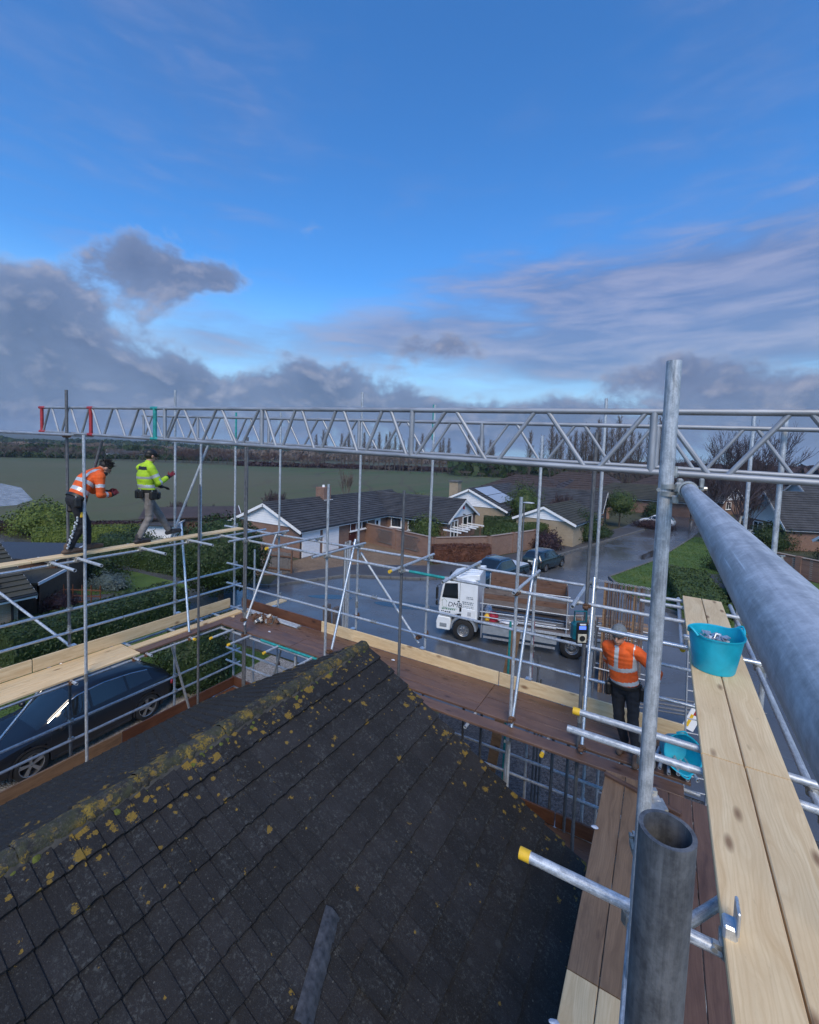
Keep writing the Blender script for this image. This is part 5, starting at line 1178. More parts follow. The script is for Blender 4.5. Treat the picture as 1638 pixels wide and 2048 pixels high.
plant_tree('slender_tree', 'thin upright bare tree behind the bungalow ridge', 'tree', (-38, 48.5, 0), TT_, 1.05); bush('rounded_shrub', 'evergreen shrub at the foot of the thin tree behind the bungalow', (-36.6, 48, 0), (1.6, 1.2, 1.0), 'leaf_dark', 1500, .1); bush('rounded_shrub', 'yellow-green rounded shrub just above the bungalow ridge', (-28.5, 52, 0), (2.1, 1.6, 1.9), 'leaf_bright', 2500, .1)
plant_tree('bare_shrub', 'pale grey bare shrub between solar house and garage roof', 'shrub', (-10.5, 54, 0), SH, 1.5)

# short grass standing on the lawns and verge
def turf(pts, n, h, z):
    xs = [p[0] for p in pts]; ys = [p[1] for p in pts]; mb = MB(); c = 0
    def inside(x, y):
        r = False; j = len(pts)-1
        for i in range(len(pts)):
            if (pts[i][1] > y) != (pts[j][1] > y) and x < (pts[j][0]-pts[i][0])*(y-pts[i][1])/(pts[j][1]-pts[i][1])+pts[i][0]: r = not r
            j = i
        return r
    while c < n:
        x, y = prs.uniform(min(xs), max(xs)), prs.uniform(min(ys), max(ys))
        if not inside(x, y): continue
        c += 1; a = prs.uniform(0, pi); w_ = prs.uniform(.02, .05); hh = h*prs.uniform(.4, 1.2)*(1+.5*lump((x, y, 0), .6, 3)); l = prs.uniform(-.04, .04)
        mb.add([(x-w_*cos(a), y-w_*sin(a), z), (x+w_*cos(a), y+w_*sin(a), z), (x+l+.01, y+l, z+hh)], [(0, 1, 2)])
    o = mb.build('grass', 'grass', None, 0); o['kind'] = 'stuff'; return o
turf([(14, 24.9), (5.5, 25.5), (-1.3, 29.8), (-2.9, 33.8), (-.1, 42.4), (3.2, 58.2), (7, 58), (5, 43), (8, 33), (14, 31)], 14000, .09, .095)
turf([(-15.9, -2), (-15.6, 6), (-14.9, 8.0), (-13.0, 9.4), (-13.2, 12.2), (-18, 12.1), (-19.2, 10), (-19, -2)], 14000, .05, .016)

# ================================================================== vehicles
def paint(name, col, rough=.25, coat=.6, metal=0.0):
    return simple(name, col, rough, metal, .06, 3, coat=coat, rvar=.03)
MT['navy'] = paint('blue_black_paint', (.003, .004, .008), .42, .22)
MT['dark_paint'] = paint('dark_teal_paint', (.010, .020, .030), .25, .8)
MT['green_black'] = paint('green_black_paint', (.010, .018, .018), .28, .8)
MT['white_paint'] = paint('white_vehicle_paint', (.72, .75, .77), .35, .4)
MT['tyre'] = simple('tyre_rubber', (.012, .012, .013), .8, 0, .3, 10)
MT['rim'] = simple('alloy_rim', (.34, .35, .37), .35, .85, .1, 8)
MT['chrome'] = simple('chrome_trim', (.7, .71, .72), .15, 1.0, .05, 6)
MT['red_lens'] = simple('red_lamp_lens', (.35, .01, .02), .15, 0, .1, 6, coat=.8)
MT['clear_lens'] = simple('clear_lamp_lens', (.5, .52, .55), .1, .2, .1, 6, coat=.8)
MT['car_glass'] = simple('tinted_car_glass', (.010, .014, .018), .04, 0, .1, 2, spec=.9, rvar=0)
MT['silver'] = simple('silver_cover', (.62, .65, .68), .35, .3, .06, 3)
MT['plate'] = simple('number_plate', (.65, .65, .6), .5, 0, .05, 3)
def lerp_keys(keys, x):
    for a, b_ in zip(keys[:-1], keys[1:]):
        if x <= b_[0]:
            t = 0 if b_[0] == a[0] else (x-a[0])/(b_[0]-a[0]); return [p+(q-p)*t for p, q in zip(a, b_)]
    return list(keys[-1])
def lathe_y(prof, n=28, y0=0.0):
    """profile of (radius, y) spun round the Y axis"""
    mb = MB(); mb.loft([[Vector((r*cos(2*pi*j/n), y+y0, r*sin(2*pi*j/n))) for j in range(n)] for r, y in prof], False); return mb
def wheel(parent, x, y, r, w_, side, spokes=5, rimf=.70, double=True, truck=False):
    t = bpy.data.objects.new('wheel', None); COL.objects.link(t); t.parent = parent; t.location = (x, y, r)
    s = side; rr = r*rimf
    lathe_y([(rr, -w_/2), (r*.90, -w_/2), (r*.985, -w_*.42), (r, -w_*.25), (r, w_*.25), (r*.985, w_*.42), (r*.90, w_/2), (rr, w_/2)]).build('tyre', 'tyre', t, .8)
    lathe_y([(rr*1.0, w_*.5*s), (rr*.95, w_*.47*s), (rr*.93, -w_*.2*s)]).build('rim', 'rim', t, .6)
    lathe_y([(.01, -.02*s), (rr*.93, -.02*s)]).build('brake_disc', 'black_plastic', t, .6)
    if truck:
        lathe_y([(rr*.97, w_*.25*s), (rr*.80, w_*.28*s), (rr*.62, w_*.05*s), (rr*.36, w_*.10*s), (rr*.30, w_*.45*s), (.01, w_*.47*s)]).build('hub', 'rim', t, .5)
        for k in range(8):
            a = 2*pi*k/8; MB().tube((rr*.48*cos(a), w_*.06*s, rr*.48*sin(a)), (rr*.48*cos(a), w_*.17*s, rr*.48*sin(a)), .022, None, 6).build('wheel_nut', 'chrome', t, .5)
        return t
    for k in range(spokes):
        for o_ in ((-.10, .10) if double else (0,)):
            a = 2*pi*k/spokes+o_+.2; b_ = 2*pi*k/spokes+o_*1.4+.2
            p0 = Vector((rr*.16*cos(b_), w_*.36*s, rr*.16*sin(b_))); p1 = Vector((rr*.96*cos(a), w_*.44*s, rr*.96*sin(a)))
            MB().box((0, 0, (p1-p0).length/2), (.040 if double else .075, .03, (p1-p0).length)).build('spoke', 'rim', t, 0, frame(p0, p1))
    lathe_y([(rr*.22, w_*.30*s), (rr*.22, w_*.42*s), (rr*.12, w_*.46*s), (.01, w_*.46*s)], 16).build('hub_cap', 'rim', t, .5)
    return t
def smooth_keys(keys, n):
    x0, x1 = keys[0][0], keys[-1][0]; st = [lerp_keys(keys, x0+(x1-x0)*i/(n-1)) for i in range(n)]
    for _ in range(2):
        st = [st[0]]+[[st[i][0]]+[(st[i-1][k]+2*st[i][k]+st[i+1][k])/4 for k in range(1, len(st[i]))] for i in range(1, n-1)]+[st[-1]]
    return st
def car(label, loc, rz, keys, mat, wheels, glass, cat='car', name='parked_car', trim=True, wspec=None, cover=None, rails=False, arch=None):
    """keys: x, halfwidth, sill z, belt z, roof halfwidth, roof z (x forward)
       glass: dict(ws=(x0,x1), rear=(x0,x1), side=[(x0,x1),...])"""
    t = thing(name, label, cat, loc, rz); N = 64; st = smooth_keys(keys, N); prof = []
    for x, w_, zs, zb, wr, zr in st:
        zm = zs+(zb-zs)*.45; h = zr-zb
        P = [(w_*.84, zs), (w_*.95, zs+.05), (w_*.985, zm-.08), (w_, zm+.06), (w_*.985, zb-.07), (w_*.955, zb), (w_*.93 if h > .2 else w_*.9, zb+min(.03, h*.2)), (wr, zr-min(.10, h*.45)), (wr*.90, zr-min(.035, h*.2)), (wr*.5, zr-.004*(h > .1)), (0, zr)]
        rs_ = []
        sub = (1, 1, 2, 2, 1, 1, 6, 2, 2, 2)
        for k in range(10):
            for q in range(sub[k]):
                f = q/sub[k]; rs_.append((P[k][0]+(P[k+1][0]-P[k][0])*f, P[k][1]+(P[k+1][1]-P[k][1])*f, k+f))
        rs_.append((*P[10], 10.0)); prof.append((x, rs_))
    nb = len(prof[0][1]); groups = {}
    def put(key, quad): groups.setdefault(key, MB()).add(quad, [(0, 1, 2, 3)])
    R = wheels['r']*1.13
    for s in (1, -1):
        for i in range(N-1):
            for j in range(nb-1):
                xa, A = prof[i]; xb, B = prof[i+1]; q = [(xa, s*A[j][0], A[j][1]), (xb, s*B[j][0], B[j][1]), (xb, s*B[j+1][0], B[j+1][1]), (xa, s*A[j+1][0], A[j+1][1])]
                xc = (xa+xb)/2; v = (A[j][2]+A[j+1][2])/2; zc = sum(p[2] for p in q)/4; yc = abs(sum(p[1] for p in q)/4)
                if v < 6 and yc > .4*st[i][1] and any((xc-xw)**2+(zc-wheels['r'])**2 < R*R for xw in wheels['x']): continue
                key = 'body'
                h = st[i][5]-st[i][3]
                for k, (g0, g1) in enumerate(glass['side']):
                    if g0 < xc < g1 and 6.12 < v < 6.95 and h > .16: key = ('side_window', s, k)
                if v > 7 and h > .02:
                    if glass['ws'][0] < xc < glass['ws'][1] and v > 7.6: key = 'windscreen'
                    if glass['rear'] and glass['rear'][0] < xc < glass['rear'][1] and v > 7.6: key = 'rear_window'
                put(key, q)
    for x, rp, sg in ((prof[0][0], prof[0][1], 0), (prof[-1][0], prof[-1][1], 1)):   # nose and tail closing faces
        ring = [(x, p[0], p[1]) for p in rp]+[(x, -p[0], p[1]) for p in reversed(rp[:-1])]; groups['body'].add(ring, [tuple(range(len(ring)))])
    for key, mb in groups.items():
        nm = key if isinstance(key, str) else key[0]
        me = mb.mesh(nm, mat if nm == 'body' else 'car_glass', 0)
        bm = bmesh.new(); bm.from_mesh(me); bmesh.ops.remove_doubles(bm, verts=bm.verts, dist=.0006); bmesh.ops.recalc_face_normals(bm, faces=bm.faces); bm.to_mesh(me); bm.free()
        me.polygons.foreach_set('use_smooth', [True]*len(me.polygons)); me.set_sharp_from_angle(angle=.75); place(nm, me, t)
    def surf(x, v, s, off=.003):
        k = min(N-2, max(0, int((x-prof[0][0])/(prof[-1][0]-prof[0][0])*(N-1)))); f = (x-prof[k][0])/(prof[k+1][0]-prof[k][0]); out = []
        for kk in (k, k+1):
            rp = prof[kk][1]
            for a, b_ in zip(rp[:-1], rp[1:]):
                if a[2] <= v <= b_[2]+1e-6:
                    u = (v-a[2])/max(1e-6, b_[2]-a[2]); out.append(Vector((prof[kk][0], a[0]+(b_[0]-a[0])*u, a[1]+(b_[1]-a[1])*u))); break
        p = out[0].lerp(out[1], f); p.y = (p.y+off)*s; return p
    hw = max(k[1] for k in keys)
    for s in (1, -1):
        for i, xw in enumerate(wheels['x']):
            wheel(t, xw, s*(hw-wheels['w']/2-.02), wheels['r'], wheels['w'], s, **(wspec or {}))
            r0, r1 = wheels['r']*1.05, wheels['r']*1.20; mb = MB(); rings = []
            for k in range(17):
                a = -.25+(pi+.5)*k/16; rings.append([Vector((xw+r*cos(a), s*(hw*kk), wheels['r']+r*sin(a))) for r, kk in ((r0, .80), (r0, .985), (r1, 1.004), (r1, .94))])
            mb.loft(rings, False, False); mb.build('arch_trim', arch or 'black_plastic', t, .6)
            mb = MB(); mb.loft([[Vector((xw+wheels['r']*1.12*cos(a), yy*s, wheels['r']+wheels['r']*1.12*sin(a))) for a in [-.2+(pi+.4)*k/12 for k in range(13)]] for yy in (hw*.95, hw*.35)], False, False); mb.build('wheel_well', 'tyre', t, .6)
        # sills, seams, handles, mirrors
        xs = [min(wheels['x'])+.45, max(wheels['x'])-.45]; MB().box(((xs[0]+xs[1])/2, s*hw*.93, keys[len(keys)//2][2]+.03), (xs[1]-xs[0], .06, .10), None, .02).build('sill', 'black_plastic', t, .5)
        for xd in glass.get('doors', ()):
            MB().path([surf(xd, v, s, .001) for v in (1.2, 2, 3, 3.6, 4.2, 5)], .006, 4).build('door_seam', 'black_plastic', t)
        for xd in glass.get('handles', ()): MB().path([surf(xd+d_, 4.1, s, .02) for d_ in (-.09, 0, .09)], .013, 6).build('door_handle', 'black_plastic' if not trim else mat, t)
        xm = glass['side'][-1][1]-.12; p = surf(xm, 5.3, s, .11); m_ = MB().ell(p+Vector((0, 0, .06)), (.075, .10, .075), None, 12, 8); m_.tube(p+Vector((.0, -s*.14, .0)), p+Vector((0, 0, .03)), .025, None, 6); mo = m_.build('wing_mirror', mat, t, .9)
        if trim and len(glass['side']) > 1:
            x0, x1 = glass['side'][0][0], glass['side'][-1][1]
            MB().path([surf(x0+(x1-x0)*k/20, 7.0, s, .004) for k in range(21)], .013, 5).build('window_trim', 'chrome', t)
        if rails:
            x0, x1 = glass['side'][0][0]-.1, glass['side'][-1][1]-.6
            MB().path([surf(x0+(x1-x0)*k/12, 8.2, s, 0)+Vector((0, 0, .05 if 0 < k < 12 else .0)) for k in range(13)], .018, 6).build('roof_rail', 'chrome', t)
        xf = keys[-1][0]; xr = keys[0][0]
        MB().ell(Vector((xf-.16, s*hw*.68, keys[-1][3]-.06)), (.17, hw*.20, .065), Matrix.Rotation(-s*.45, 3, 'Z'), 12, 6).build('headlight', 'clear_lens', t, .9)
        MB().ell(Vector((xr+.14, s*hw*.80, keys[0][3]-.02)), (.12, hw*.13, .12), Matrix.Rotation(s*.3, 3, 'Z'), 10, 6).build('tail_light', 'red_lens', t, .9)
    xf = keys[-1][0]; xr = keys[0][0]
    MB().box((xf-.0, 0, .42), (.06, hw*1.2, .22), None, .02).build('grille', 'black_plastic', t, .5); MB().box((xf+.035, 0, .40), (.012, .5, .11)).build('number_plate', 'plate', t, 0); MB().box((xr-.012, 0, .75), (.012, .5, .11)).build('number_plate', 'plate', t, 0)
    MB().box((0, 0, .32), (keys[-1][0]-keys[0][0]-.5, hw*1.5, .14)).build('underbody', 'tyre', t, 0)
    if cover: MB().box(((cover[0]+cover[1])/2, 0, cover[2]), (cover[1]-cover[0], hw*1.72, .05), None, .015).build('bed_cover', 'silver', t, .5)
    return t
# x, halfwidth, sill, belt, roof halfwidth, roof z
SUV = [(-2.36, .70, .50, .80, .62, .82), (-2.30, .84, .34, .97, .66, 1.04), (-2.12, .92, .27, 1.05, .58, 1.22), (-1.75, .955, .25, 1.07, .56, 1.42), (-1.1, .965, .24, 1.04, .60, 1.57), (-.3, .965, .23, 1.0, .64, 1.66), (.38, .965, .23, .98, .64, 1.60), (1.08, .96, .24, .955, .62, 1.10), (1.35, .955, .25, .94, .72, 1.00), (1.9, .93, .25, .86, .70, .90), (2.2, .86, .28, .76, .60, .79), (2.34, .70, .36, .62, .50, .64)]
car('shiny blue-black crossover car parked on the gravel below the left scaffold', (-13.9, 5.85, .012), -pi/2+.05, SUV, 'navy', dict(x=(-1.42, 1.45), r=.375, w=.25), dict(ws=(.42, 1.20), rear=(-2.12, -1.62), side=[(-1.62, -.92), (-.86, .02), (.08, .98)], doors=(-.92, .05, 1.05), handles=(-.75, .25)), rails=False, arch='navy')
PICK = [(-2.65, .84, .62, 1.02, .78, 1.04), (-2.58, .90, .50, 1.10, .80, 1.12), (-1.1, .92, .42, 1.12, .82, 1.14), (-.85, .92, .40, 1.14, .66, 1.60), (-.6, .92, .38, 1.14, .66, 1.78), (.5, .92, .36, 1.12, .67, 1.80), (.75, .92, .36, 1.11, .66, 1.74), (1.45, .92, .38, 1.10, .70, 1.22), (1.6, .92, .40, 1.09, .78, 1.14), (2.35, .90, .42, 1.02, .76, 1.07), (2.6, .80, .46, .90, .66, .93)]
car('dark teal pick-up with a silver load cover parked behind the lorry', (-9.0, 27.3, .004), -pi/2-.26, PICK, 'dark_paint', dict(x=(-1.62, 1.60), r=.40, w=.26), dict(ws=(.72, 1.5), rear=(-1.05, -.82), side=[(-.72, .12), (.18, 1.2)], doors=(-.75, .15, 1.2), handles=(-.55, .35)), 'pick-up', 'pickup_truck', True, None, (-2.5, -1.12, 1.15), True)
HATCH = [(-1.98, .70, .45, .80, .62, .82), (-1.93, .80, .32, .92, .64, 1.05), (-1.72, .84, .27, .95, .58, 1.36), (-1.4, .85, .24, .95, .58, 1.45), (-.3, .855, .22, .93, .60, 1.49), (.35, .855, .22, .91, .60, 1.44), (1.05, .85, .24, .89, .60, 1.02), (1.2, .84, .25, .88, .66, .95), (1.75, .80, .28, .78, .60, .82), (1.95, .66, .34, .62, .5, .65)]
car('small dark green hatchback with red tail lamps parked facing up the street', (-7.55, 33.9, .004), pi/2-.26, HATCH, 'green_black', dict(x=(-1.22, 1.26), r=.30, w=.19), dict(ws=(.30, 1.12), rear=(-1.9, -1.42), side=[(-1.45, -.62), (-.56, .42), (.46, .9)], doors=(-.6, .44), handles=(-.95, -.1)), 'car', 'parked_car', False)
car('white car half hidden behind the dark shrub at the end of the footpath', (-.6, 64.6, .01), 2.9, HATCH, 'white_paint', dict(x=(-1.22, 1.26), r=.30, w=.19), dict(ws=(.30, 1.12), rear=(-1.9, -1.42), side=[(-1.45, -.62), (-.56, .42), (.46, .9)], doors=(-.6, .44), handles=(-.95, -.1)), 'car', 'parked_car', False)
# ---------------------------------------------------------------- the lorry
MT['bed_grey'] = simple('grey_metal_sheet', (.30, .33, .36), .5, .4, .15, 5)
MT['logo_green'] = simple('green_lettering', (.03, .16, .08), .5); MT['logo_blue'] = simple('dark_blue_lettering', (.01, .02, .045), .5); MT['logo_grey'] = simple('grey_lettering', (.16, .2, .24), .5)
def text_mesh(s, size, mat, name='lettering', shear=0.0):
    cu = bpy.data.curves.new(name, 'FONT'); cu.body = s; cu.size = size; cu.extrude = .002; cu.shear = shear; cu.align_x = 'LEFT'
    ob = bpy.data.objects.new(name, cu); COL.objects.link(ob); bpy.context.view_layer.update()
    me = bpy.data.meshes.new_from_object(ob.evaluated_get(bpy.context.evaluated_depsgraph_get())); bpy.data.objects.remove(ob); bpy.data.curves.remove(cu)
    me.materials.clear(); me.materials.append(MT[mat]); return me
ya = .20; uu = Vector((cos(ya), sin(ya), 0)); nn = Vector((-sin(ya), cos(ya), 0)); HWT = 1.17
T = thing('flatbed_lorry', 'white scaffolding lorry with a planked flatbed parked across the wet road', 'lorry', Vector((-7.36, 17.95, .004))+nn*HWT, ya+pi)
def bevel(o, w_=.03, seg=2):
    m = o.modifiers.new('Bevel', 'BEVEL'); m.width = w_; m.segments = seg; m.limit_method = 'ANGLE'; m.angle_limit = .6; return o
prof = [(1.10, 1.02), (1.17, 1.30), (1.15, 1.62), (1.02, 2.40), (.90, 2.62), (.55, 2.74), (-.38, 2.78), (-.56, 2.66), (-.60, 1.2), (-.60, .98), (-.50, .98), (-.40, 1.10), (-.18, 1.20), (.22, 1.20), (.46, 1.10), (.56, 1.00)]
cab = bevel(MB().prism([(x, z) for x, z in prof], -HWT+.02, HWT-.02, 'y').build('cab', 'white_paint', T, .5), .06, 3)
SIDE = lambda x, z, off=0.0: Matrix.Translation((x, HWT-.02+off, z)) @ Matrix(((-1, 0, 0, 0), (0, 0, 1, 0), (0, 1, 0, 0), (0, 0, 0, 1)))   # text plane on the near side
def sidepoly(name, pts, mat, th=.012, parent=T, off=0.0):
    return MB().prism(pts, HWT-.02+off, HWT-.02+th+off, 'y').build(name, mat, parent, 0)
win_ = [(.98, 1.90), (.96, 2.02), (.86, 2.50), (.34, 2.56), (.30, 1.92)]
dr = sidepoly('door', [(1.08, 1.16), (1.10, 1.62), (.93, 2.60), (.22, 2.66), (.20, 1.24), (.50, 1.22), (.62, 1.14)], 'white_paint', .014)
sidepoly('window_surround', [(x+(.03 if x > .6 else -.03), z+(.03 if z > 2.3 else -.03)) for x, z in win_], 'black_plastic', .019, dr); sidepoly('side_window', win_, 'car_glass', .026, dr)
MB().box((.245, HWT+.012, 1.78), (.09, .025, .05), None, .01).build('door_handle', 'black_plastic', dr, .5)
MB().path([Vector((.20, HWT+.0, z)) for z in (1.25, 1.6, 2.0, 2.4, 2.66)], .007, 5).build('door_seam', 'logo_grey', T)
sidepoly('locker_panel', [(.10, 1.02), (.10, 1.50), (-.50, 1.46), (-.54, .99)], 'white_paint', .05)
MB().box((.14, HWT-.0, 1.42), (.11, .05, .17), None, .02).build('fuel_filler', 'black_plastic', T, .5)
sidepoly('rear_quarter', [(-.42, 1.05), (-.42, 2.60), (-.585, 2.58), (-.585, 1.05)], 'white_paint', .02)
ws = MB(); ws.add([(1.185, -.98, 1.62), (1.185, .98, 1.62), (1.055, .93, 2.38), (1.055, -.93, 2.38)], [(0, 1, 2, 3)]); ws.build('windscreen', 'car_glass', T, 0)
for k in range(6): MB().tube((.45, -.85+k*.34, 2.775), (-.40, -.85+k*.34, 2.80), .03, None, 8).build('roof_rib', 'white_paint', T)
bevel(MB().prism([(.42, 2.76), (-.10, 2.98), (-.62, 3.02), (-.62, 2.74)], -.95, .95, 'y').build('wind_deflector', 'white_paint', T, .5), .05, 3)
for k in range(5): MB().box((-.2, -.7+k*.35, 2.99), (.8, .10, .03), Matrix.Rotation(radians(7), 3, 'Y'), .01).build('deflector_rib', 'white_paint', T, .5)
bevel(MB().prism([(1.24, .38), (1.26, .72), (1.18, 1.0), (.60, .98), (.56, .50), (.62, .38)], -HWT+.03, HWT-.03, 'y').build('bumper', 'white_paint', T, .5), .05, 3)
MB().box((1.20, 0, 1.18), (.04, 1.8, .26), None, .02).build('grille', 'black_plastic', T, .5); MB().box((.92, HWT-.04, .60), (.34, .04, .20), None, .02).build('step', 'bed_grey', T, .5)
for s in (1, -1):
    MB().ell((1.24, s*.86, .66), (.05, .2, .11), None, 12, 6).build('headlight', 'clear_lens', T, .9)
    mm = MB().box((1.20, s*(HWT+.16), 2.10), (.10, .16, .55), None, .03); mm.box((1.20, s*(HWT+.15), 1.66), (.10, .15, .22), None, .03); mo = mm.build('wing_mirror', 'black_plastic', T, .5); MB().path([(1.12, s*(HWT-.03), 2.45), (1.20, s*(HWT+.14), 2.42), (1.20, s*(HWT+.14), 1.52), (1.12, s*(HWT-.03), 1.52)], .016, 6).build('mirror_arm', 'black_plastic', mo)
    rings = []
    for k in range(15):
        a = .05+(pi-.1)*k/14; rings.append([Vector((.60*cos(a), s*yy, .50+.66*sin(a)*1.0)) for yy in (HWT-.5, HWT-.0, HWT+.012)]+[Vector((.52*cos(a), s*(HWT+.012), .50+.56*sin(a)))])
    mb = MB(); mb.loft(rings, False, False); mb.build('mudguard', 'bed_grey', T, .6)
    wheel(T, 0, s*(HWT-.16), .485, .27, s, truck=True, rimf=.56); wheel(T, -4.55, s*(HWT-.30), .485, .52, s, truck=True, rimf=.56)
place('lettering', text_mesh('DMB', .30, 'logo_blue', shear=.2), T, SIDE(.74, 1.50, .017))
lg = MB(); P_ = [(1.03, 1.72), (.90, 1.82), (.76, 1.70)]; lg.path([Vector((x, HWT+.0, z)) for x, z in P_], .006, 4); lg.path([Vector((x, HWT+.0, z)) for x, z in ((.98, 1.76), (.98, 1.46), (.80, 1.44), (.80, 1.74))], .005, 4); lg.build('house_emblem', 'logo_green', T)
MB().box((.62, HWT+.0, 1.42), (.66, .008, .012)).build('underline', 'logo_green', T, 0)
def textlines(x0, x1, z, n, h, mat, off=.018, seed=1):
    rs_ = random.Random(seed); mb = MB(); x = x0
    while x > x1:
        wl_ = rs_.uniform(.03, .09); mb.box((x-wl_/2, HWT-.012+off, z), (wl_, .004, h*rs_.uniform(.7, 1.0))); x -= wl_+.025
    return mb.build('small_print', mat, T, 0)
textlines(1.0, .42, 1.37, 1, .05, 'logo_green', .014, 2); textlines(-.10, -.34, 2.02, 1, .04, 'logo_grey', .0, 3); textlines(-.10, -.34, 1.95, 1, .04, 'logo_grey', .0, 4); textlines(.08, -.40, 1.78, 1, .05, 'logo_grey', .0, 5); textlines(.06, -.40, 1.70, 1, .05, 'logo_grey', .0, 6); textlines(.12, -.40, 1.60, 1, .035, 'logo_grey', .0, 7); textlines(.10, -.40, 1.53, 1, .035, 'logo_grey', .0, 8)
textlines(1.03, .92, 1.26, 1, .05, 'logo_blue', .014, 9); textlines(.86, .66, 1.24, 1, .06, 'logo_blue', .014, 10)
MB().box((-.25, HWT+.03, 1.28), (.16, .006, .18), None, .0).build('sticker', 'clear_lens', T, 0)
# chassis, flatbed floor, side guards
MB().box((-3.6, 0, .74), (6.4, .9, .26)).build('chassis', 'black_plastic', T, 0)
X0, X1 = -.72, -7.15
for k in range(10): MB().box(((X0+X1)/2, -1.05+k*.234, 1.02), (X0-X1, .226, .05), None, .006).build('deck_plank', 'greywood', T, .4)
for s in (1, -1):
    MB().box(((X0+X1)/2, s*(HWT+.01), 1.0), (X0-X1, .05, .10)).build('bed_rave', 'galv', T, 0)
    for xa, xb in ((-.85, -2.55), (-2.62, -3.95), (-5.2, -7.0)): MB().box(((xa+xb)/2, s*(HWT-.03), .70), (xa-xb, .03, .36), None, .008).build('side_guard', 'bed_grey', T, .4)
    MB().box((-2.4, s*(HWT-.05), .36), (3.0, .04, .09)).build('guard_rail', 'alu', T, 0)
    MB().tube((-.80, s*(HWT-.05), .30), (-.80, s*(HWT-.05), .95), .03, None, 8).build('guard_post', 'alu', T); MB().box((-7.12, s*.9, .78), (.05, .3, .14), None, .02).build('tail_light', 'red_lens', T, .5)
MB().box((-1.7, -.3, .55), (1.2, .8, .42), None, .03).build('tank', 'bed_grey', T, .5)
# planked stillage on the front half of the bed
for x in (-.80, -2.45, -4.30):
    for s in (1, -1):
        if x == -2.45 and s > 0: continue
        MB().tube((x, s*1.10, 1.0), (x, s*1.10, 2.62), .026, None, 10).build('stillage_post', 'galv', T)
for z in (2.58, 1.82):
    MB().tube((-.7, 1.10, z), (-4.4, 1.10, z), .024, None, 8).build('stillage_rail', 'galv', T)
MB().tube((-.7, 1.12, 1.24), (-4.4, 1.12, 1.24), .024, None, 8).build('stillage_rail', 'galv_new', T); MB().tube((-.7, 1.10, 1.45), (-2.6, 1.0, 1.45), .024, None, 8).build('stillage_rail', 'galv', T)
def plank(x0, x1, y, z, mat='pine_old', h=.222, name='side_plank'):
    return MB().box((0, 0, 0), (abs(x1-x0), .036, h), None, .005).build(name, mat, T, .4, TL((x0+x1)/2, y, z))
for z, m_ in ((1.93, 'greywood'), (2.16, 'brown'), (2.39, 'greywood')): plank(-.85, -4.28, 1.06, z, m_)
for z in (1.24, 1.47, 1.70, 1.93, 2.16, 2.39, 2.60): plank(-.85, -4.28, -1.06, z, 'brown')
for z in (1.24, 1.47, 1.93, 2.16, 2.39): MB().box((0, 0, 0), (.036, 2.1, .222), None, .005).build('end_plank', 'brown' if z != 2.16 else 'pine_old', T, .4, TL(-4.32, 0, z))
for k in range(14): MB().tube((-1.0, -.9+k*.06+.02*(k % 2), 1.30+.05*(k % 3)), (-4.1, -.85+k*.06, 1.30+.05*(k % 3)), .024, None, 8).build('loaded_tube', 'galv_old', T)
for k in range(22): MB().tube((-.95, .95-.085*(k % 11), 1.12+.10*(k//11)+.02*(k % 2)), (-3.9-.3*(k % 3), .93-.085*(k % 11), 1.12+.10*(k//11)), .024, None, 8).build('loaded_tube', 'galv_old' if k % 4 else 'galv', T)
for k in range(6): MB().box((0, 0, 0), (3.2, .222, .038), None, .005).build('loaded_board', 'greywood' if k % 2 else 'brown', T, .4, TL(-2.6+.04*k, -.45, 1.50+.042*k))
def onbed(name, mb, mats, x, y, z, label, cat, rz=0.0, group=None):
    M_ = T.matrix_basis if False else (Matrix.Translation(T.location) @ Matrix.Rotation(ya+pi, 4, 'Z'))
    return tag(mb.build(name, mats, None, .8, M_ @ TL(x, y, z) @ RY(rz)), label, cat, group)
MT['red_cloth'] = simple('red_bag', (.30, .01, .03), .6, 0, .5, 12, 30, .01); MT['yellow_cloth'] = simple('yellow_bag', (.65, .38, .03), .6, 0, .3, 12, 30, .01); MT['white_sheet'] = simple('white_sheet', (.6, .62, .68), .7, 0, .15, 8, 20, .01); MT['orange_cloth'] = simple('orange_sheet', (.55, .08, .02), .7, 0, .3, 8)
def rag(r, seed, nu=18, nv=10, amp=.3):
    mb = MB(); rings = []
    for i in range(nv+1):
        t_ = -pi/2+pi*i/nv; t_ = max(-1.5, min(1.5, t_)); rg = []
        for j in range(nu):
            a = 2*pi*j/nu; d = Vector((cos(t_)*cos(a), cos(t_)*sin(a), sin(t_))); k = 1+amp*lump(d, 2.4, seed)+amp*.5*lump(d, 6, seed)
            rg.append(Vector((d.x*r[0]*k, d.y*r[1]*k, max(-r[2]*.6, d.z*r[2]*k)+r[2]*.6)))
        rings.append(rg)
    return mb.loft(rings, True)
onbed('tool_bag', rag((.26, .2, .24), 3), 'red_cloth', -1.25, .88, 1.05, 'crumpled red bag on the lorry bed behind the cab', 'bag'); onbed('tool_bag', rag((.13, .12, .2), 5), 'yellow_cloth', -1.02, .98, 1.05, 'yellow bag leaning on the red bag behind the cab', 'bag'); onbed('dust_sheet', rag((.42, .22, .10), 8), 'white_sheet', -1.95, .92, 1.05, 'crumpled white sheet lying on the edge of the lorry bed', 'sheet')
onbed('cloth_pile', rag((.35, .25, .12), 12), 'orange_cloth', -3.3, -.6, 1.52, 'orange netting in a heap inside the planked lorry bed', 'netting'); onbed('sack', rag((.16, .22, .30), 15), 'white_sheet', -.98, .3, 1.05, 'pale sack standing just behind the lorry cab', 'sack')
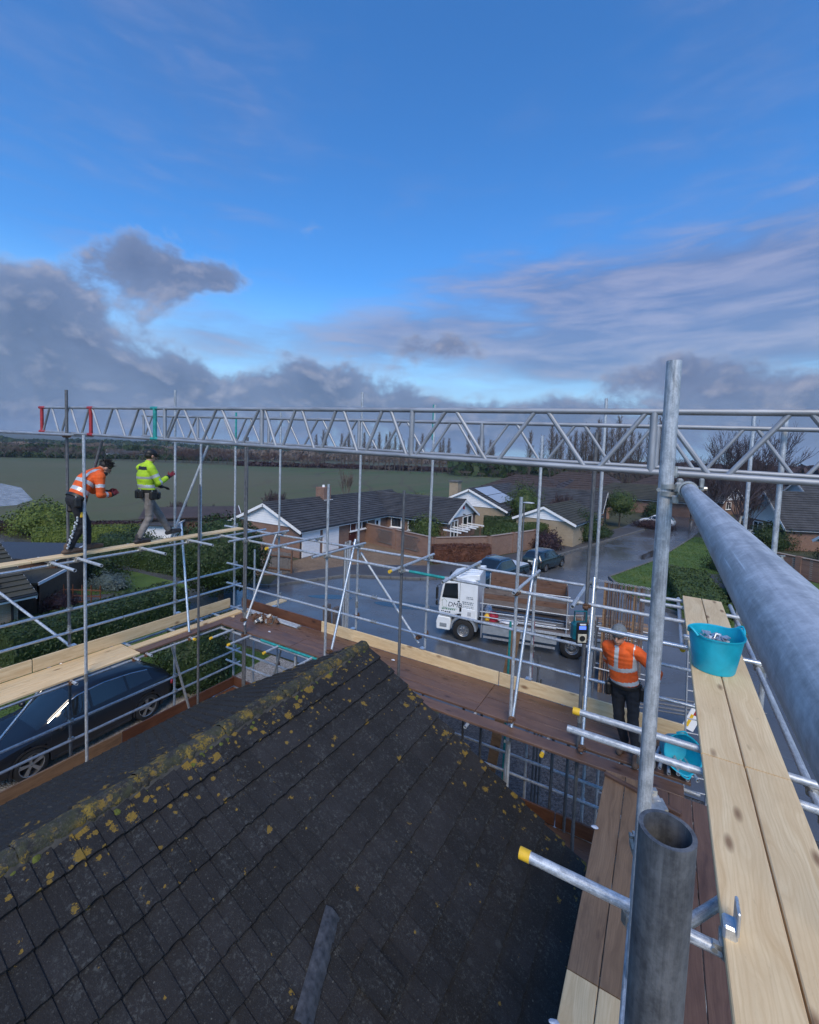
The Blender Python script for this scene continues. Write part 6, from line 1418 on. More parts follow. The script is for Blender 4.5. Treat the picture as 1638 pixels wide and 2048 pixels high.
hp = rag((.15, .13, .10), 21, amp=.08); onbed('hard_hat', hp, 'yellow_cap', -4.75, .70, 1.05, 'yellow hard hat lying on the flat part of the lorry bed', 'hard hat')
for k in range(5):
    for j in range(3): onbed('scaffold_board', MB().box((0, 0, 0), (2.9, .222, .038), None, .005), 'greywood' if (k+j) % 2 else 'pine_old', -6.2+.05*(k % 2), -.85+.235*j, 1.07+.04*k, 'used scaffold board in the stack at the tail of the lorry', 'board', .0, 'board stack on the lorry')
ld = MB()
for s in (0, .36): ld.box((0, s, 0), (1.9, .03, .07))
for k in range(7): ld.tube((-.8+k*.27, 0, 0), (-.8+k*.27, .36, 0), .014, None, 8)
onbed('short_ladder', ld, 'alu', -5.2, .2, 1.62, 'short aluminium ladder leaning on the planked end of the lorry bed', 'ladder').rotation_euler.rotate(Euler((radians(62), 0, 0)))
for k in range(9): onbed('scaffold_tube', MB().tube((0, 0, 0), (-2.3, 0, 0), TR, None, 10, True, .004), 'galv_old' if k % 3 else 'galv', -4.7, .35+.07*(k % 5)+.3, 1.08+.05*(k//5), 'loose galvanised tube lying on the flat tail of the lorry', 'tube', 0, 'tubes on the lorry tail')

# ================================================================== people
MT['hv_orange'] = simple('orange_high_visibility_cloth', (.88, .13, .015), .75, 0, .16, 7, 40, .004, col2=(.52, .075, .012)); MT['hv_yellow'] = simple('yellow_high_visibility_cloth', (.52, .80, .02), .75, 0, .14, 7, 40, .004, col2=(.33, .52, .03))
MT['reflect'] = simple('silver_reflective_tape', (.55, .57, .58), .35, .25, .1, 14); MT['black_cloth'] = simple('black_work_cloth', (.012, .013, .017), .85, 0, .4, 10, 40, .004); MT['grey_cloth'] = simple('grey_beige_work_cloth', (.20, .18, .165), .85, 0, .3, 9, 40, .004)
MT['skin'] = simple('skin', (.42, .23, .16), .55, 0, .12, 10); MT['hair'] = simple('black_hair', (.010, .008, .007), .6, 0, .4, 60, 90, .004); MT['boots'] = simple('brown_boots', (.10, .065, .045), .8, 0, .35, 14, 40, .003); MT['dark_boots'] = simple('dark_trainers', (.03, .028, .03), .7, 0, .4, 14); MT['red_glove'] = simple('dark_red_gloves', (.16, .012, .02), .75, 0, .3, 14); MT['brown_glove'] = simple('brown_gloves', (.22, .085, .035), .8, 0, .3, 14); MT['black_glove'] = simple('black_gloves', (.015, .014, .016), .8, 0, .3, 14)
MT['beanie'] = simple('grey_knit', (.16, .185, .205), .95, 0, .25, 40, 90, .004); MT['navy_cloth'] = simple('navy_cloth', (.010, .012, .028), .85, 0, .3, 10); MT['belt'] = simple('black_leather', (.012, .011, .010), .5, 0, .3, 12)
def cap_(mb, p0, p1, r0, r1, n=12):
    p0 = Vector(p0); p1 = Vector(p1); d = p1-p0; L = d.length; d.normalize(); q = d.to_track_quat('Z', 'X'); rings = []
    for k in range(5): a = pi/2*(1-k/4); rings.append((p0-d*r0*sin(a)*.98, max(.002, r0*cos(a))))
    for k in range(1, 5): a = pi/2*k/4; rings.append((p1+d*r1*sin(a)*.98, max(.002, r1*cos(a))))
    mb.loft([[c+q @ Vector((r*cos(2*pi*j/n), r*sin(2*pi*j/n), 0)) for j in range(n)] for c, r in rings], True)
def remesh(mb, name, vox, smooth_it=2, noise_amp=0.0, lab=None):
    me = bpy.data.meshes.new(name); me.from_pydata([tuple(v) for v in mb.v], [], mb.f); bm = bmesh.new(); bm.from_mesh(me); bmesh.ops.recalc_face_normals(bm, faces=bm.faces); bm.to_mesh(me); bm.free()
    ob = bpy.data.objects.new(name, me); COL.objects.link(ob); md = ob.modifiers.new('r', 'REMESH'); md.mode = 'VOXEL'; md.voxel_size = vox
    sm = ob.modifiers.new('s', 'SMOOTH'); sm.iterations = smooth_it; sm.factor = .5
    bpy.context.view_layer.update(); out = bpy.data.meshes.new_from_object(ob.evaluated_get(bpy.context.evaluated_depsgraph_get())); bpy.data.objects.remove(ob); bpy.data.meshes.remove(me)
    return out
def hand_mesh(mat, curl=.5, spread=.12, left=False):
    """local: +Z along the fingers from the wrist, +Y palm normal (back of hand), thumb on +X (mirrored for left)"""
    mb = MB(); sx = -1 if left else 1
    mb.ell((0, 0, .045), (.040, .017, .055), None, 12, 8); cap_(mb, (0, 0, -.03), (0, 0, .02), .030, .033)
    for k, (x, L) in enumerate(((.030, .072), (.010, .080), (-.011, .074), (-.030, .058))):
        p = Vector((x*sx, 0, .085)); a = 0.0; d = Vector((sx*x*spread*14/1, 0, 1)).normalized()
        for j, f in enumerate((.45, .32, .26)):
            a += curl*(.5+.35*j); dd = Vector((d.x*cos(a), -sin(a), cos(a))); q = p+dd*L*f; cap_(mb, p, q, .0105-.001*j, .0095-.001*j, 8); p = q
    p = Vector((.030*sx, -.004, .025)); q = p+Vector((.028*sx, -.012, .030)); cap_(mb, p, q, .014, .011, 8); r = q+Vector((.010*sx, -.014, .030)); cap_(mb, q, r, .011, .009, 8)
    me = remesh(mb, 'glove', .0045, 2); me.materials.append(MT[mat]); me.polygons.foreach_set('use_smooth', [True]*len(me.polygons)); return me
def hand_frame(wr, dirv, back):
    d = Vector(dirv).normalized(); b_ = Vector(back); y = (b_-d*b_.dot(d)).normalized(); x = y.cross(d); m = Matrix((x, y, d)).transposed().to_4x4(); m.translation = Vector(wr); return m
def person(label, loc, rz, J, mats, bands, head, gloves, curl=(.5, .5)):
    """J joints in local frame: x to the person's right, y forward, z up"""
    t = thing('person', label, 'person', loc, rz); J = {k: Vector(v) for k, v in J.items()}; mb = MB()
    JK, TRS, SK, BT, CUF = 0, 2, 3, 5, 6
    # torso: elliptical rings along the spine
    pel, ch, nk = J['pelvis'], J['chest'], J['neck']; rgt = J.get('rgt', Vector((1, 0, 0))).normalized()
    sp = [(pel-(ch-pel)*.12, .165, .115), (pel+(ch-pel)*.15, .178, .128), (pel+(ch-pel)*.55, .172, .125), (ch, .188, .135), (ch+(nk-ch)*.45, .192, .125), (ch+(nk-ch)*.78, .150, .100), (nk+(nk-ch)*.02, .075, .072)]
    mb.mi = JK; rings = []
    for i, (c, a, b_) in enumerate(sp):
        d = ((sp[min(i+1, len(sp)-1)][0])-(sp[max(i-1, 0)][0])).normalized(); fw = d.cross(rgt).normalized()*-1; rr = fw.cross(d)
        rings.append([c+rgt*a*cos(2*pi*j/20)+fw*b_*sin(2*pi*j/20) for j in range(20)])
    mb.loft(rings, True)
    mb.mi = TRS; mb.ell(pel-Vector((0, 0, .02)), (.172, .128, .12), None, 14, 8)
    for s in ('l', 'r'):
        mb.mi = TRS; cap_(mb, J['hip_'+s], J['knee_'+s], .098, .070); cap_(mb, J['knee_'+s], J['ank_'+s]+(J['knee_'+s]-J['ank_'+s])*.12, .072, .062)
        mb.mi = BT; an = J['ank_'+s]; toe_ = J['toe_'+s]; heel = an+(an-toe_)*.20; heel.z = min(an.z, toe_.z)*0+an.z-.05; cap_(mb, an+Vector((0, 0, .05)), an-Vector((0, 0, .02)), .050, .052); cap_(mb, heel+Vector((0, 0, -.0)), toe_, .044, .038); cap_(mb, (heel+toe_)/2+Vector((0, 0, .02)), toe_, .046, .040)
        mb.mi = JK; cap_(mb, J['sh_'+s], J['elb_'+s], .080, .062); mb.mi = JK; cap_(mb, J['elb_'+s], J['wr_'+s].lerp(J['elb_'+s], .32), .062, .052); mb.mi = CUF; cap_(mb, J['wr_'+s].lerp(J['elb_'+s], .30), J['wr_'+s], .044, .036)
        mb.mi = JK; cap_(mb, J['sh_'+s].lerp(nk, .55), J['sh_'+s], .072, .080)
    mb.mi = JK; cap_(mb, nk-(nk-ch)*.12, nk+(J['head']-nk)*.12, .078, .070); mb.mi = SK; cap_(mb, nk, J['head']+(nk-J['head'])*.3, .055, .056)
    # head with jaw, nose, brow and ears, oriented by its own frame
    hu, hf = Vector(head['up']).normalized(), Vector(head['fwd']).normalized(); hf = (hf-hu*hf.dot(hu)).normalized(); hr = hf.cross(hu); HM = Matrix((hr, hf, hu)).transposed(); hc = J['head']
    H = lambda *p: hc+HM @ Vector(p)
    mb.mi = SK; mb.ell(H(0, -.008, .025), (.076, .098, .095), HM, 16, 12); mb.ell(H(0, .028, -.055), (.056, .062, .062), HM, 14, 10); mb.ell(H(0, .062, -.090), (.030, .028, .024), HM, 10, 8)
    cap_(mb, H(0, .088, .012), H(0, .110, -.022), .010, .015, 8); cap_(mb, H(-.035, .082, .030), H(.035, .082, .030), .012, .012, 8); cap_(mb, H(-.020, .088, -.058), H(.020, .088, -.058), .009, .009, 8)
    for s in (-1, 1): mb.ell(H(s*.077, -.012, -.008), (.012, .024, .034), HM, 8, 8)
    src_f = mb.f[:]; src_m = mb.m[:]; bvh = BVHTree.FromPolygons([tuple(v) for v in mb.v], mb.f)
    me = remesh(mb, 'body', .0085, 3)
    names = ['jacket', 'reflect', 'trousers', 'skin', 'glove', 'boots', 'cuff']
    for k in names: me.materials.append(MT[mats[k]])
    idx = []; ax = (nk-pel); L2 = ax.dot(ax); hemt = bands.get('hem', .0)
    for p in me.polygons:
        c = p.center; loc_, nrm, fi, dist = bvh.find_nearest(c); m = src_m[fi]
        tpar = (c-pel).dot(ax)/L2
        dxr = (c-pel).dot(rgt)
        near_torso = min((c-(pel+ax*max(0, min(1, tpar)))).length, 9)
        if m in (0, 2) and near_torso < .27:
            arm = min(min(((c-(J['sh_'+s].lerp(J['elb_'+s], q/6))).length for q in range(1, 7))) for s in ('l', 'r')) < .088 and abs(dxr) > .17
            if not arm: m = 0 if tpar > hemt else 2
        if m == 0:
            isarm = False
            for s in ('l', 'r'):
                A, B, C_ = J['sh_'+s], J['elb_'+s], J['wr_'+s]
                for (P0, P1, lst) in ((A, B, bands['upper']), (B, C_, bands['fore'])):
                    v = P1-P0; q = (c-P0).dot(v)/v.dot(v); rr = (c-(P0+v*max(0, min(1, q)))).length
                    if rr < .095 and abs(dxr) > .15 or (rr < .085 and near_torso > .17):
                        isarm = True
                        if any(a <= q <= b_ for a, b_ in lst): m = 1
            if not isarm:
                if any(a <= tpar <= b_ for a, b_ in bands['torso']): m = 1
                if bands.get('brace') and bands['brace'][0] < tpar < 1.02 and .085 < abs(dxr) < .135: m = 1
                if bands.get('yoke') and tpar > bands['yoke'] and m == 0: m = 6 if bands.get('yoke_dark') and tpar < bands['yoke']+.12 else 0
        idx.append(m)
    me.polygons.foreach_set('material_index', idx)
    nrms = [v.normal.copy() for v in me.vertices]; cos_ = [v.co.copy() for v in me.vertices]
    for i_, c in enumerate(cos_):                      # folds in the cloth
        if (c-hc).length > .19:
            n_ = mnoise.noise(c*9)*.55+mnoise.noise(Vector((c.x*5, c.y*5, c.z*24)))*.5; cos_[i_] = c+nrms[i_]*n_*.013
    me.vertices.foreach_set('co', [x_ for c in cos_ for x_ in c]); me.update()
    me.polygons.foreach_set('use_smooth', [True]*len(me.polygons)); place('body', me, t)
    # eyes
    for s in (-1, 1): MB().ell(H(s*.032, .086, .010), (.012, .008, .008), HM, 8, 6).build('eye', 'hair', t, .9)
    hd = head['hat']
    if hd == 'cap':
        m_ = MB(); m_.ell(H(0, -.008, .048), (.088, .110, .088), HM, 18, 12); cp = m_.build('cap', 'belt', t, .9)
        br = MB(); rg = []
        for k in range(9):
            a = -.75+1.5*k/8; rg.append([H(.084*sin(a), .085*cos(a)+.005, .052), H(.094*sin(a)*.95, .175*cos(a)+.01, .030), H(.094*sin(a)*.95, .175*cos(a)+.01, .022), H(.084*sin(a), .085*cos(a)+.005, .042)])
        br.loft(rg, True); br.build('peak', 'belt', cp, .6)
        m_ = MB(); m_.ell(H(0, -.03, .0), (.080, .088, .070), HM, 16, 10); m_.build('hair', 'hair', t, .9)
    elif hd == 'beanie':
        m_ = MB(); m_.ell(H(0, -.014, .048), (.090, .112, .098), HM, 20, 12); cp = m_.build('beanie', 'beanie', t, .9); rg = []
        for k in range(20):
            a = 2*pi*k/20; rg.append([H(.084*cos(a), -.012+.106*sin(a), .024), H(.092*cos(a), -.012+.114*sin(a), .030), H(.093*cos(a), -.012+.115*sin(a), .064), H(.088*cos(a), -.012+.110*sin(a), .068)])
        m2 = MB(); m2.loft(rg+[rg[0]], False); m2.build('beanie_cuff', 'beanie', cp, .9)
    else:
        m_ = MB(); rs_ = random.Random(8); m_.ell(H(0, -.020, .045), (.086, .104, .088), HM, 16, 10)
        for k in range(260):
            a = rs_.uniform(0, 2*pi); e = rs_.uniform(-.15, 1.45); d = Vector((cos(e)*cos(a), cos(e)*sin(a), sin(e)))
            if d.y > .55 and d.z < .45: continue
            p = H(d.x*.084, -.020+d.y*.102, .045+d.z*.086); q = p+HM @ (d+Vector((rs_.uniform(-.6, .6), rs_.uniform(-.2, .7), rs_.uniform(-.2, .5))))*rs_.uniform(.02, .045); m_.tube(p, q, .007, .002, 4)
        m_.build('hair', 'hair', t, .9); b2 = MB(); b2.ell(H(0, .040, -.072), (.060, .058, .050), HM, 14, 8); b2.build('beard', 'hair', t, .9)
    for s, cu in zip(('l', 'r'), curl):
        hm = hand_mesh(gloves[0 if s == 'l' else 1], cu, .12, s == 'l'); place('glove', hm, t, hand_frame(J['wr_'+s], J['hand_'+s], J.get('back_'+s, (0, 0, 1))))
    # tool belt with pouches
    up_ = ax.normalized(); c0 = pel+ax*(hemt-.02); rg = []
    fwv = up_.cross(rgt)*-1
    for k in range(28):
        a = 2*pi*k/28; o = rgt*cos(a)*.185+fwv*sin(a)*.140; rg.append([c0+o*1.0-up_*.028, c0+o*1.06-up_*.022, c0+o*1.06+up_*.022, c0+o*1.0+up_*.028])
    m_ = MB(); m_.loft(rg+[rg[0]], False); tb_ = m_.build('tool_belt', 'belt', t, .6)
    for (a, dz, sx, sz) in head['pouches']:
        o = rgt*cos(a)*.215+fwv*sin(a)*.165; M_ = frame(c0+o-up_*dz, c0+o-up_*dz+o.normalized(), axis='X'); MB().box((0, 0, 0), (.075, sx, sz), None, .02).build('pouch', 'belt', tb_, .6, M_); MB().tube((.0, -.02, 0), (.0, -.02, .11), .010, None, 8).build('tool', 'clamp', tb_, .6, M_)
    return t
PZ = CH+LIFT+.085
hv = dict(jacket='hv_yellow', reflect='reflect', trousers='grey_cloth', skin='skin', glove='red_glove', boots='dark_boots', cuff='navy_cloth')
P2 = person('worker in a yellow high-visibility jacket, black cap and grey trousers striding along the plank', (-8.45, 4.70, PZ), 0.0,
    dict(pelvis=(0, .03, .92), chest=(0, .00, 1.24), neck=(0, .05, 1.475), head=(0, .105, 1.625), rgt=(1, .05, 0), hip_l=(-.09, .04, .90), hip_r=(.09, .02, .90), knee_l=(-.08, .30, .50), ank_l=(-.06, .50, .15), toe_l=(-.05, .71, .12),
         knee_r=(.08, .03, .47), ank_r=(.06, -.17, .09), toe_r=(.07, .03, .04), sh_l=(-.20, .03, 1.40), sh_r=(.20, .00, 1.40), elb_l=(-.27, .18, 1.15), wr_l=(-.20, .42, 1.02), hand_l=(.1, .9, -.25), back_l=(-.3, .2, 1), elb_r=(.27, .10, 1.14), wr_r=(.20, .33, 1.24), hand_r=(-.05, .8, .55), back_r=(.9, -.2, .3)),
    hv, dict(torso=[(.20, .31), (.50, .58)], upper=[(.42, .62)], fore=[(-.05, .12)], brace=None, hem=.12, yoke=.80, yoke_dark=True), dict(up=(0, .22, 1), fwd=(0, 1, -.22), hat='cap', pouches=[(.1, .08, .13, .15), (2.9, .08, .12, .16), (1.2, .06, .09, .14), (-.9, .09, .14, .14)]), ('black_glove', 'red_glove'), (.35, .22))
ov = dict(jacket='hv_orange', reflect='reflect', trousers='black_cloth', skin='skin', glove='red_glove', boots='boots', cuff='black_cloth')
P1 = person('dark-haired worker in an orange high-visibility jacket bending forward on the plank', (-8.42, 3.60, PZ), 0.0,
    dict(pelvis=(0, -.06, .90), chest=(0, .10, 1.20), neck=(0, .29, 1.365), head=(0, .395, 1.405), rgt=(1, .05, 0), hip_l=(-.09, -.05, .88), hip_r=(.09, -.07, .88), knee_l=(-.09, .14, .47), ank_l=(-.09, .16, .10), toe_l=(-.09, .37, .05),
         knee_r=(.08, .00, .46), ank_r=(.06, -.20, .10), toe_r=(.07, .01, .05), sh_l=(-.20, .25, 1.28), sh_r=(.20, .22, 1.28), elb_l=(-.25, .32, 1.00), wr_l=(-.14, .52, .98), hand_l=(.4, .8, .25), back_l=(-.6, .4, .5), elb_r=(.25, .20, .98), wr_r=(.17, .43, .96), hand_r=(-.15, .8, .45), back_r=(.6, .3, .4)),
    ov, dict(torso=[(.20, .31), (.46, .56)], upper=[(.45, .62)], fore=[(.30, .5)], brace=(.50, 1), hem=.08), dict(up=(0, .62, .78), fwd=(0, .75, -.66), hat='hair', pouches=[(3.6, .07, .12, .16), (3.9, .16, .11, .13), (-1.9, .1, .13, .2), (.2, .10, .10, .16)]), ('red_glove', 'red_glove'), (.9, .9))
P3 = person('worker in a grey beanie and orange high-visibility jacket standing on the front walkway', (-.20, 6.42, CH+DK), pi-.12,
    dict(pelvis=(.10, .00, .93), chest=(.15, .03, 1.25), neck=(.17, .08, 1.48), head=(.185, .135, 1.615), rgt=(1, .1, 0), hip_l=(.00, .0, .90), hip_r=(.18, .0, .90), knee_l=(-.04, .07, .49), ank_l=(-.10, .05, .09), toe_l=(-.12, .27, .045),
         knee_r=(.14, .02, .48), ank_r=(.07, -.12, .09), toe_r=(.10, .10, .045), sh_l=(-.03, .04, 1.42), sh_r=(.32, .06, 1.40), elb_l=(-.27, .00, 1.20), wr_l=(-.24, -.08, .97), hand_l=(-.05, -.2, -1), back_l=(-1, .2, 0), elb_r=(.35, -.14, 1.13), wr_r=(.24, -.26, .96), hand_r=(0, -.5, -.8), back_r=(1, 0, .2)),
    dict(ov, boots='boots', glove='brown_glove'), dict(torso=[(.07, .16), (.40, .50)], upper=[(.55, .72)], fore=[(.30, .5)], brace=(.44, 1), hem=.06), dict(up=(.05, .24, 1), fwd=(.10, 1, -.34), hat='beanie', pouches=[(-.35, .10, .10, .17), (.9, .09, .13, .12), (3.3, .08, .12, .18), (2.4, .1, .1, .13)]), ('brown_glove', 'brown_glove'), (.6, .6))
# hanging rope lanyard of the bending worker
ln = MB(); 
for k in range(26): ln.ell(Vector((.13+.01*(k % 2), -.02-.22*k/26+.012*sin(k*2.4), .80-.70*k/26)), (.012, .016, .020), None, 6, 4)
ln.build('lanyard', 'reflect', P1, .9); MB().box((.155, .00, .82), (.02, .05, .07), None, .006).box((.155, -.03, .66), (.02, .05, .10), None, .006).build('lanyard_pack', 'yellow_cap', P1, .5)

# ================================================================== damp winter air
hm, hnt, hb = newmat('damp_air'); hnt.nodes.remove(hb)
pvn = nd(hnt, 'ShaderNodeVolumePrincipled', {'Color': (.80, .88, 1.0, 1), 'Density': .00026, 'Anisotropy': .3})
hnt.links.new(pvn.outputs[0], hnt.nodes['Material Output'].inputs['Volume'])
hz_ = MB().box((0, 0, 62), (8400, 8400, 128)).build('haze', hm, None, 0); hz_['kind'] = 'stuff'

# ================================================================== small things on and around the scaffold
MT['tub'] = simple('turquoise_plastic', (.012, .36, .46), .42, 0, .14, 7, 0, col2=None); MT['teal_plastic'] = simple('teal_plastic', (.004, .10, .13), .4); MT['screen'] = simple('blue_display', (.02, .05, .5), .2)
_m, _nt, _b = newmat('lit_display'); _b.inputs['Base Color'].default_value = (.01, .02, .1, 1); _b.inputs['Emission Color'].default_value = (.1, .2, 1, 1); _b.inputs['Emission Strength'].default_value = .8; MT['lit'] = _m
MT['dirty_tub'] = simple('scuffed_turquoise', (.012, .50, .66), .45, 0, .2, 5, 40, .001, col2=(.008, .33, .44), detail=8)
def tub_mesh(r0=.165, r1=.215, h=.335, n=40):
    mb = MB(); rings = []
    def ring(r, z, lip=0):
        out = []
        for j in range(n):
            a = 2*pi*j/n; k = 1+(.0 if not lip else 0); zz = z
            if z > h*.9: zz = z+.045*max(0, cos(2*a))**6                   # two raised ears
            out.append(Vector((r*cos(a)*(1+.05*max(0, cos(2*a))**6*(z > h*.9)), r*sin(a), zz)))
        return out
    for r, z in ((r0*.96, 0), (r0, .012), (r0+(r1-r0)*.5, h*.5), (r1*.985, h*.93), (r1, h), (r1+.010, h+.004), (r1+.008, h-.012), (r1-.006, h-.006), (r1*.975, h*.92), (r0+(r1-r0)*.48, h*.5), (r0*.95, .02), (.01, .016)): rings.append(ring(r, z))
    return mb.loft(rings, True).mesh('tub_shell', 'dirty_tub', .9)
TUB = tub_mesh(); HND = MB().path([Vector((.225+.03*sin(pi*k/8), -.06+.12*k/8, .335+.055*sin(pi*k/8))) for k in range(9)], .011, 8).mesh('handle', 'dirty_tub', .9)
def tub(label, M_, clips=0, pipes=0):
    t = thing('flexible_tub', label, 'tub'); t.matrix_basis = M_; place('tub_shell', TUB, t); place('handle', HND, t); place('handle', HND, t, RY(pi)); return t
tub('turquoise flexible tub holding silver clips on the pale boards', TL(.49, 4.86, CH-1.88) @ RY(radians(35)))
crs = random.Random(9)
CLIP = MB().box((0, 0, 0), (.055, .03, .006)).box((.026, 0, .018), (.006, .03, .04)).box((-.026, 0, .018), (.006, .03, .04)).tube((0, 0, 0), (0, 0, .05), .006, None, 6).mesh('board_clip', 'galv_new', .4)
for k in range(26):
    o = place('board_clip', CLIP, None, TL(.49+crs.uniform(-.10, .10), 4.86+crs.uniform(-.10, .10), CH-1.88+.235+.06*crs.random()) @ Euler((crs.uniform(0, 6), crs.uniform(0, 6), crs.uniform(0, 6))).to_matrix().to_4x4() @ Matrix.Scale(1.3, 4)); tag(o, 'small bright steel clip inside the turquoise tub', 'clip', 'clips in the tub')
for k in range(7): MB().tube((0, 0, 0), (0, 0, 0), .01) if False else None
tub('turquoise tub tipped against the toe board beside the worker in the beanie', TL(.30, 6.62, CH-3.9+.17) @ RY(radians(-70)) @ Matrix.Rotation(radians(68), 4, 'Y'))
for k in range(6):
    o = MB().tube((0, 0, 0), (.05*k-.1, -.55, .02), .02, None, 10, True, .004).build('short_tube', 'galv', None, .6, TL(.16+.05*k, 6.75, CH-3.86+.03*(k % 2))); tag(o, 'short tube offcut spilling out beside the tipped turquoise tub', 'tube', 'tube offcuts by the tipped tub')
# heap of couplers and a tube at the corner of the front deck
for k in range(34):
    o = place('loose_coupler', CPL[crs.choice((0, 2, 2))], None, TL(-7.72+crs.gauss(0, .20), 6.88+crs.gauss(0, .06), CH-3.9+.03+.045*crs.random()) @ Euler((crs.uniform(0, 6), crs.uniform(0, 6), crs.uniform(0, 6))).to_matrix().to_4x4()); tag(o, 'loose scaffold coupler in the heap at the corner of the walkway', 'coupler', 'heap of couplers on the walkway')
for k in range(3):
    o = MB().tube((0, 0, 0), (0, 0, 1.75-.1*k), TR, None, 12, True, .004).build('scaffold_tube', 'galv', None, .6, frame(V(-8.45+.1*k, 7.10-.052*k, -3.872), V(-6.6, 7.06-.052*k, -3.872))); tag(o, 'short tube lying along the brown toe board behind the heap of couplers', 'tube', 'tubes behind the coupler heap')
for x, y, z, lab in ((-7.05, 6.5, -3.895, 'pale scrap on the purple-brown boards near the coupler heap'), (-4.55, 6.42, -3.895, 'white scrap on the walkway just behind the roof ridge'), (-4.2, 6.9, -3.895, 'crumpled white scrap below the pale toe board'), (-.42, 4.9, -3.89, 'white rag caught at the edge of the tan boards'), (-.43, 3.0, -3.89, 'white rag caught at the edge of the pale board ends')):
    tag(rag((.035, .022, .012), x, 10, 6, .6).build('scrap', 'white_sheet', None, .8, TL(x, y, z+CH)), lab, 'scrap')
for x, y, z, lab in ((-8.2, 5.0, -5.88, 'crushed pale wrapper on the low deck beside the eaves'), (-8.25, 5.6, -5.88, 'white paper scrap on the low deck under the bright brace'), (-8.3, 4.7, -5.88, 'twisted grey scrap on the low deck by the tile edge')):
    tag(rag((.06, .035, .02), x+y, 10, 6, .6).build('scrap', 'white_sheet', None, .8, TL(x, y, z+CH)), lab, 'scrap')
# upright bundles standing on the ground outside
ub = random.Random(2)
for k in range(18):
    x = -10.12+.035*(k % 6)+ub.uniform(-.01, .01); y = 12.86+.055*(k//6)+ub.uniform(-.01, .01)
    o = MB().tube((0, 0, 0), (0, 0, 4.9+ub.uniform(-.1, .08)), TR, None, 10, True, .004).build('scaffold_tube', 'galv' if k % 3 else 'galv_old', None, .6, frame((x-.03, y, 0.01), (x+.02+ub.uniform(-.02, .02), y, 4.9))); tag(o, 'long galvanised tube standing upright in the tight bundle on the road', 'tube', 'upright tubes on the road')
for k in range(17):
    x = -1.60+.078*k; me = MB().box((0, 0, 2.0), (.038 if k % 4 else .07, .222, 4.0+ub.uniform(-.06, .05)), None, .004)
    o = me.build('scaffold_board', ('greywood', 'brown', 'greywood', 'greywood', 'pine_old')[ub.randrange(5)], None, .4, TL(x, 16.9+.03*ub.uniform(-1, 1), 0.0) @ Matrix.Rotation(ub.uniform(-.008, .008), 4, 'Y')); tag(o, 'long brown scaffold board standing on end in the rack beside the lorry', 'board', 'upright boards beside the lorry')
for z in (.9, 3.0):
    pass
rk = thing('board_rack', 'steel rack holding the upright boards beside the lorry', 'rack', (-.95, 16.9, 0))
for y in (-.2, .2):
    for z in (.9, 2.4): MB().tube((-.85, y, z), (.85, y, z), TR, None, 10).build('rack_rail', 'galv', rk)
for x in (-.85, .85):
    for y in (-.2, .2): MB().tube((x, y, 0), (x, y, 2.6), TR, None, 10).build('rack_post', 'galv_old', rk)
cm = MB(); 
for k in range(22): cm.path([Vector((-.85+k*.078+.03*cos(a), -.14+.0*a, 4.0+.03*sin(a))) for a in [2*pi*j/8 for j in range(9)]], .007, 5)
tag(cm.build('chain', 'galv', None, .8, TL(-.95, 16.9, .03)), 'steel chain looped over the tops of the upright boards', 'chain')
for px_, mat, lab, x0, y0 in ((0, 'redbrown', 'red painted pole standing upright behind the bright brace', -2.05, 8.6), (1, 'green_paint', 'green painted pole standing upright beside the leaning brown board', -2.42, 8.3)):
    tag(MB().tube((0, 0, 0), (0, 0, 5.1), TR, None, 12, True, .004).build('scaffold_tube', 'red_paint' if px_ == 0 else mat, None, .6, TL(x0, y0, 0)), lab, 'tube')
tag(MB().box((0, 0, 2.0), (.222, .04, 4.0), None, .004).build('scaffold_board', 'pine_old', None, .4, TL(-3.1, 9.4, .55) @ Matrix.Rotation(radians(7), 4, 'Y')), 'brown board leaning upright in front of the lorry side', 'board')
for k in range(3): tag(MB().tube((0, 0, 0), (0, 0, 4.3-.5*k), TR, None, 10, True, .004).build('scaffold_tube', 'galv_old', None, .6, TL(-1.98+.055*k, 8.9+.06*k, 0)), 'grey tube standing upright in the row behind the red pole', 'tube', 'upright tubes behind the red pole')
for k in range(4): tag(MB().box((0, 0, 2.2), (.04, .2, 4.4), None, .004).build('scaffold_board', 'greywood', None, .4, TL(-6.35+.28*(k//2)+.05*(k % 2), 7.75, .35) @ Matrix.Rotation(radians(-3), 4, 'Y')), 'grey board end standing up behind the pale toe board', 'board', 'upright board ends behind the toe board')
# radio hanging from a transom
rd = thing('site_radio', 'teal and cream site radio with a blue display hanging from a tube', 'radio', V(-.83, 5.93, -2.20), radians(-58)); rd.scale = (.85, .85, .85)
MB().box((0, 0, 0), (.15, .24, .27), None, .03).build('case', 'teal_plastic', rd, .6); MB().box((.085, 0, 0), (.03, .17, .33), None, .02).build('front_panel', 'black_plastic', rd, .6); MB().box((.103, 0, .085), (.008, .10, .05)).build('display', 'lit', rd, 0)
MB().box((.103, 0, -.075), (.008, .13, .13), None, .003).build('speaker_panel', simple('cream_plastic', (.55, .52, .42), .5), rd, .4); MB().tube((.106, 0, -.075), (.114, 0, -.075), .042, None, 20).build('dial', 'black_plastic', rd, .6); MB().path([(0, -.09, .12), (0, -.09, .30), (0, .09, .30), (0, .09, .12)], .015, 8).build('handle', 'teal_plastic', rd); MB().box((-.08, .0, .03), (.01, .14, .10)).build('label_plate', 'yellow_cap', rd, 0); MB().box((.103, 0, .135), (.008, .09, .02)).build('trim', 'white', rd, 0)
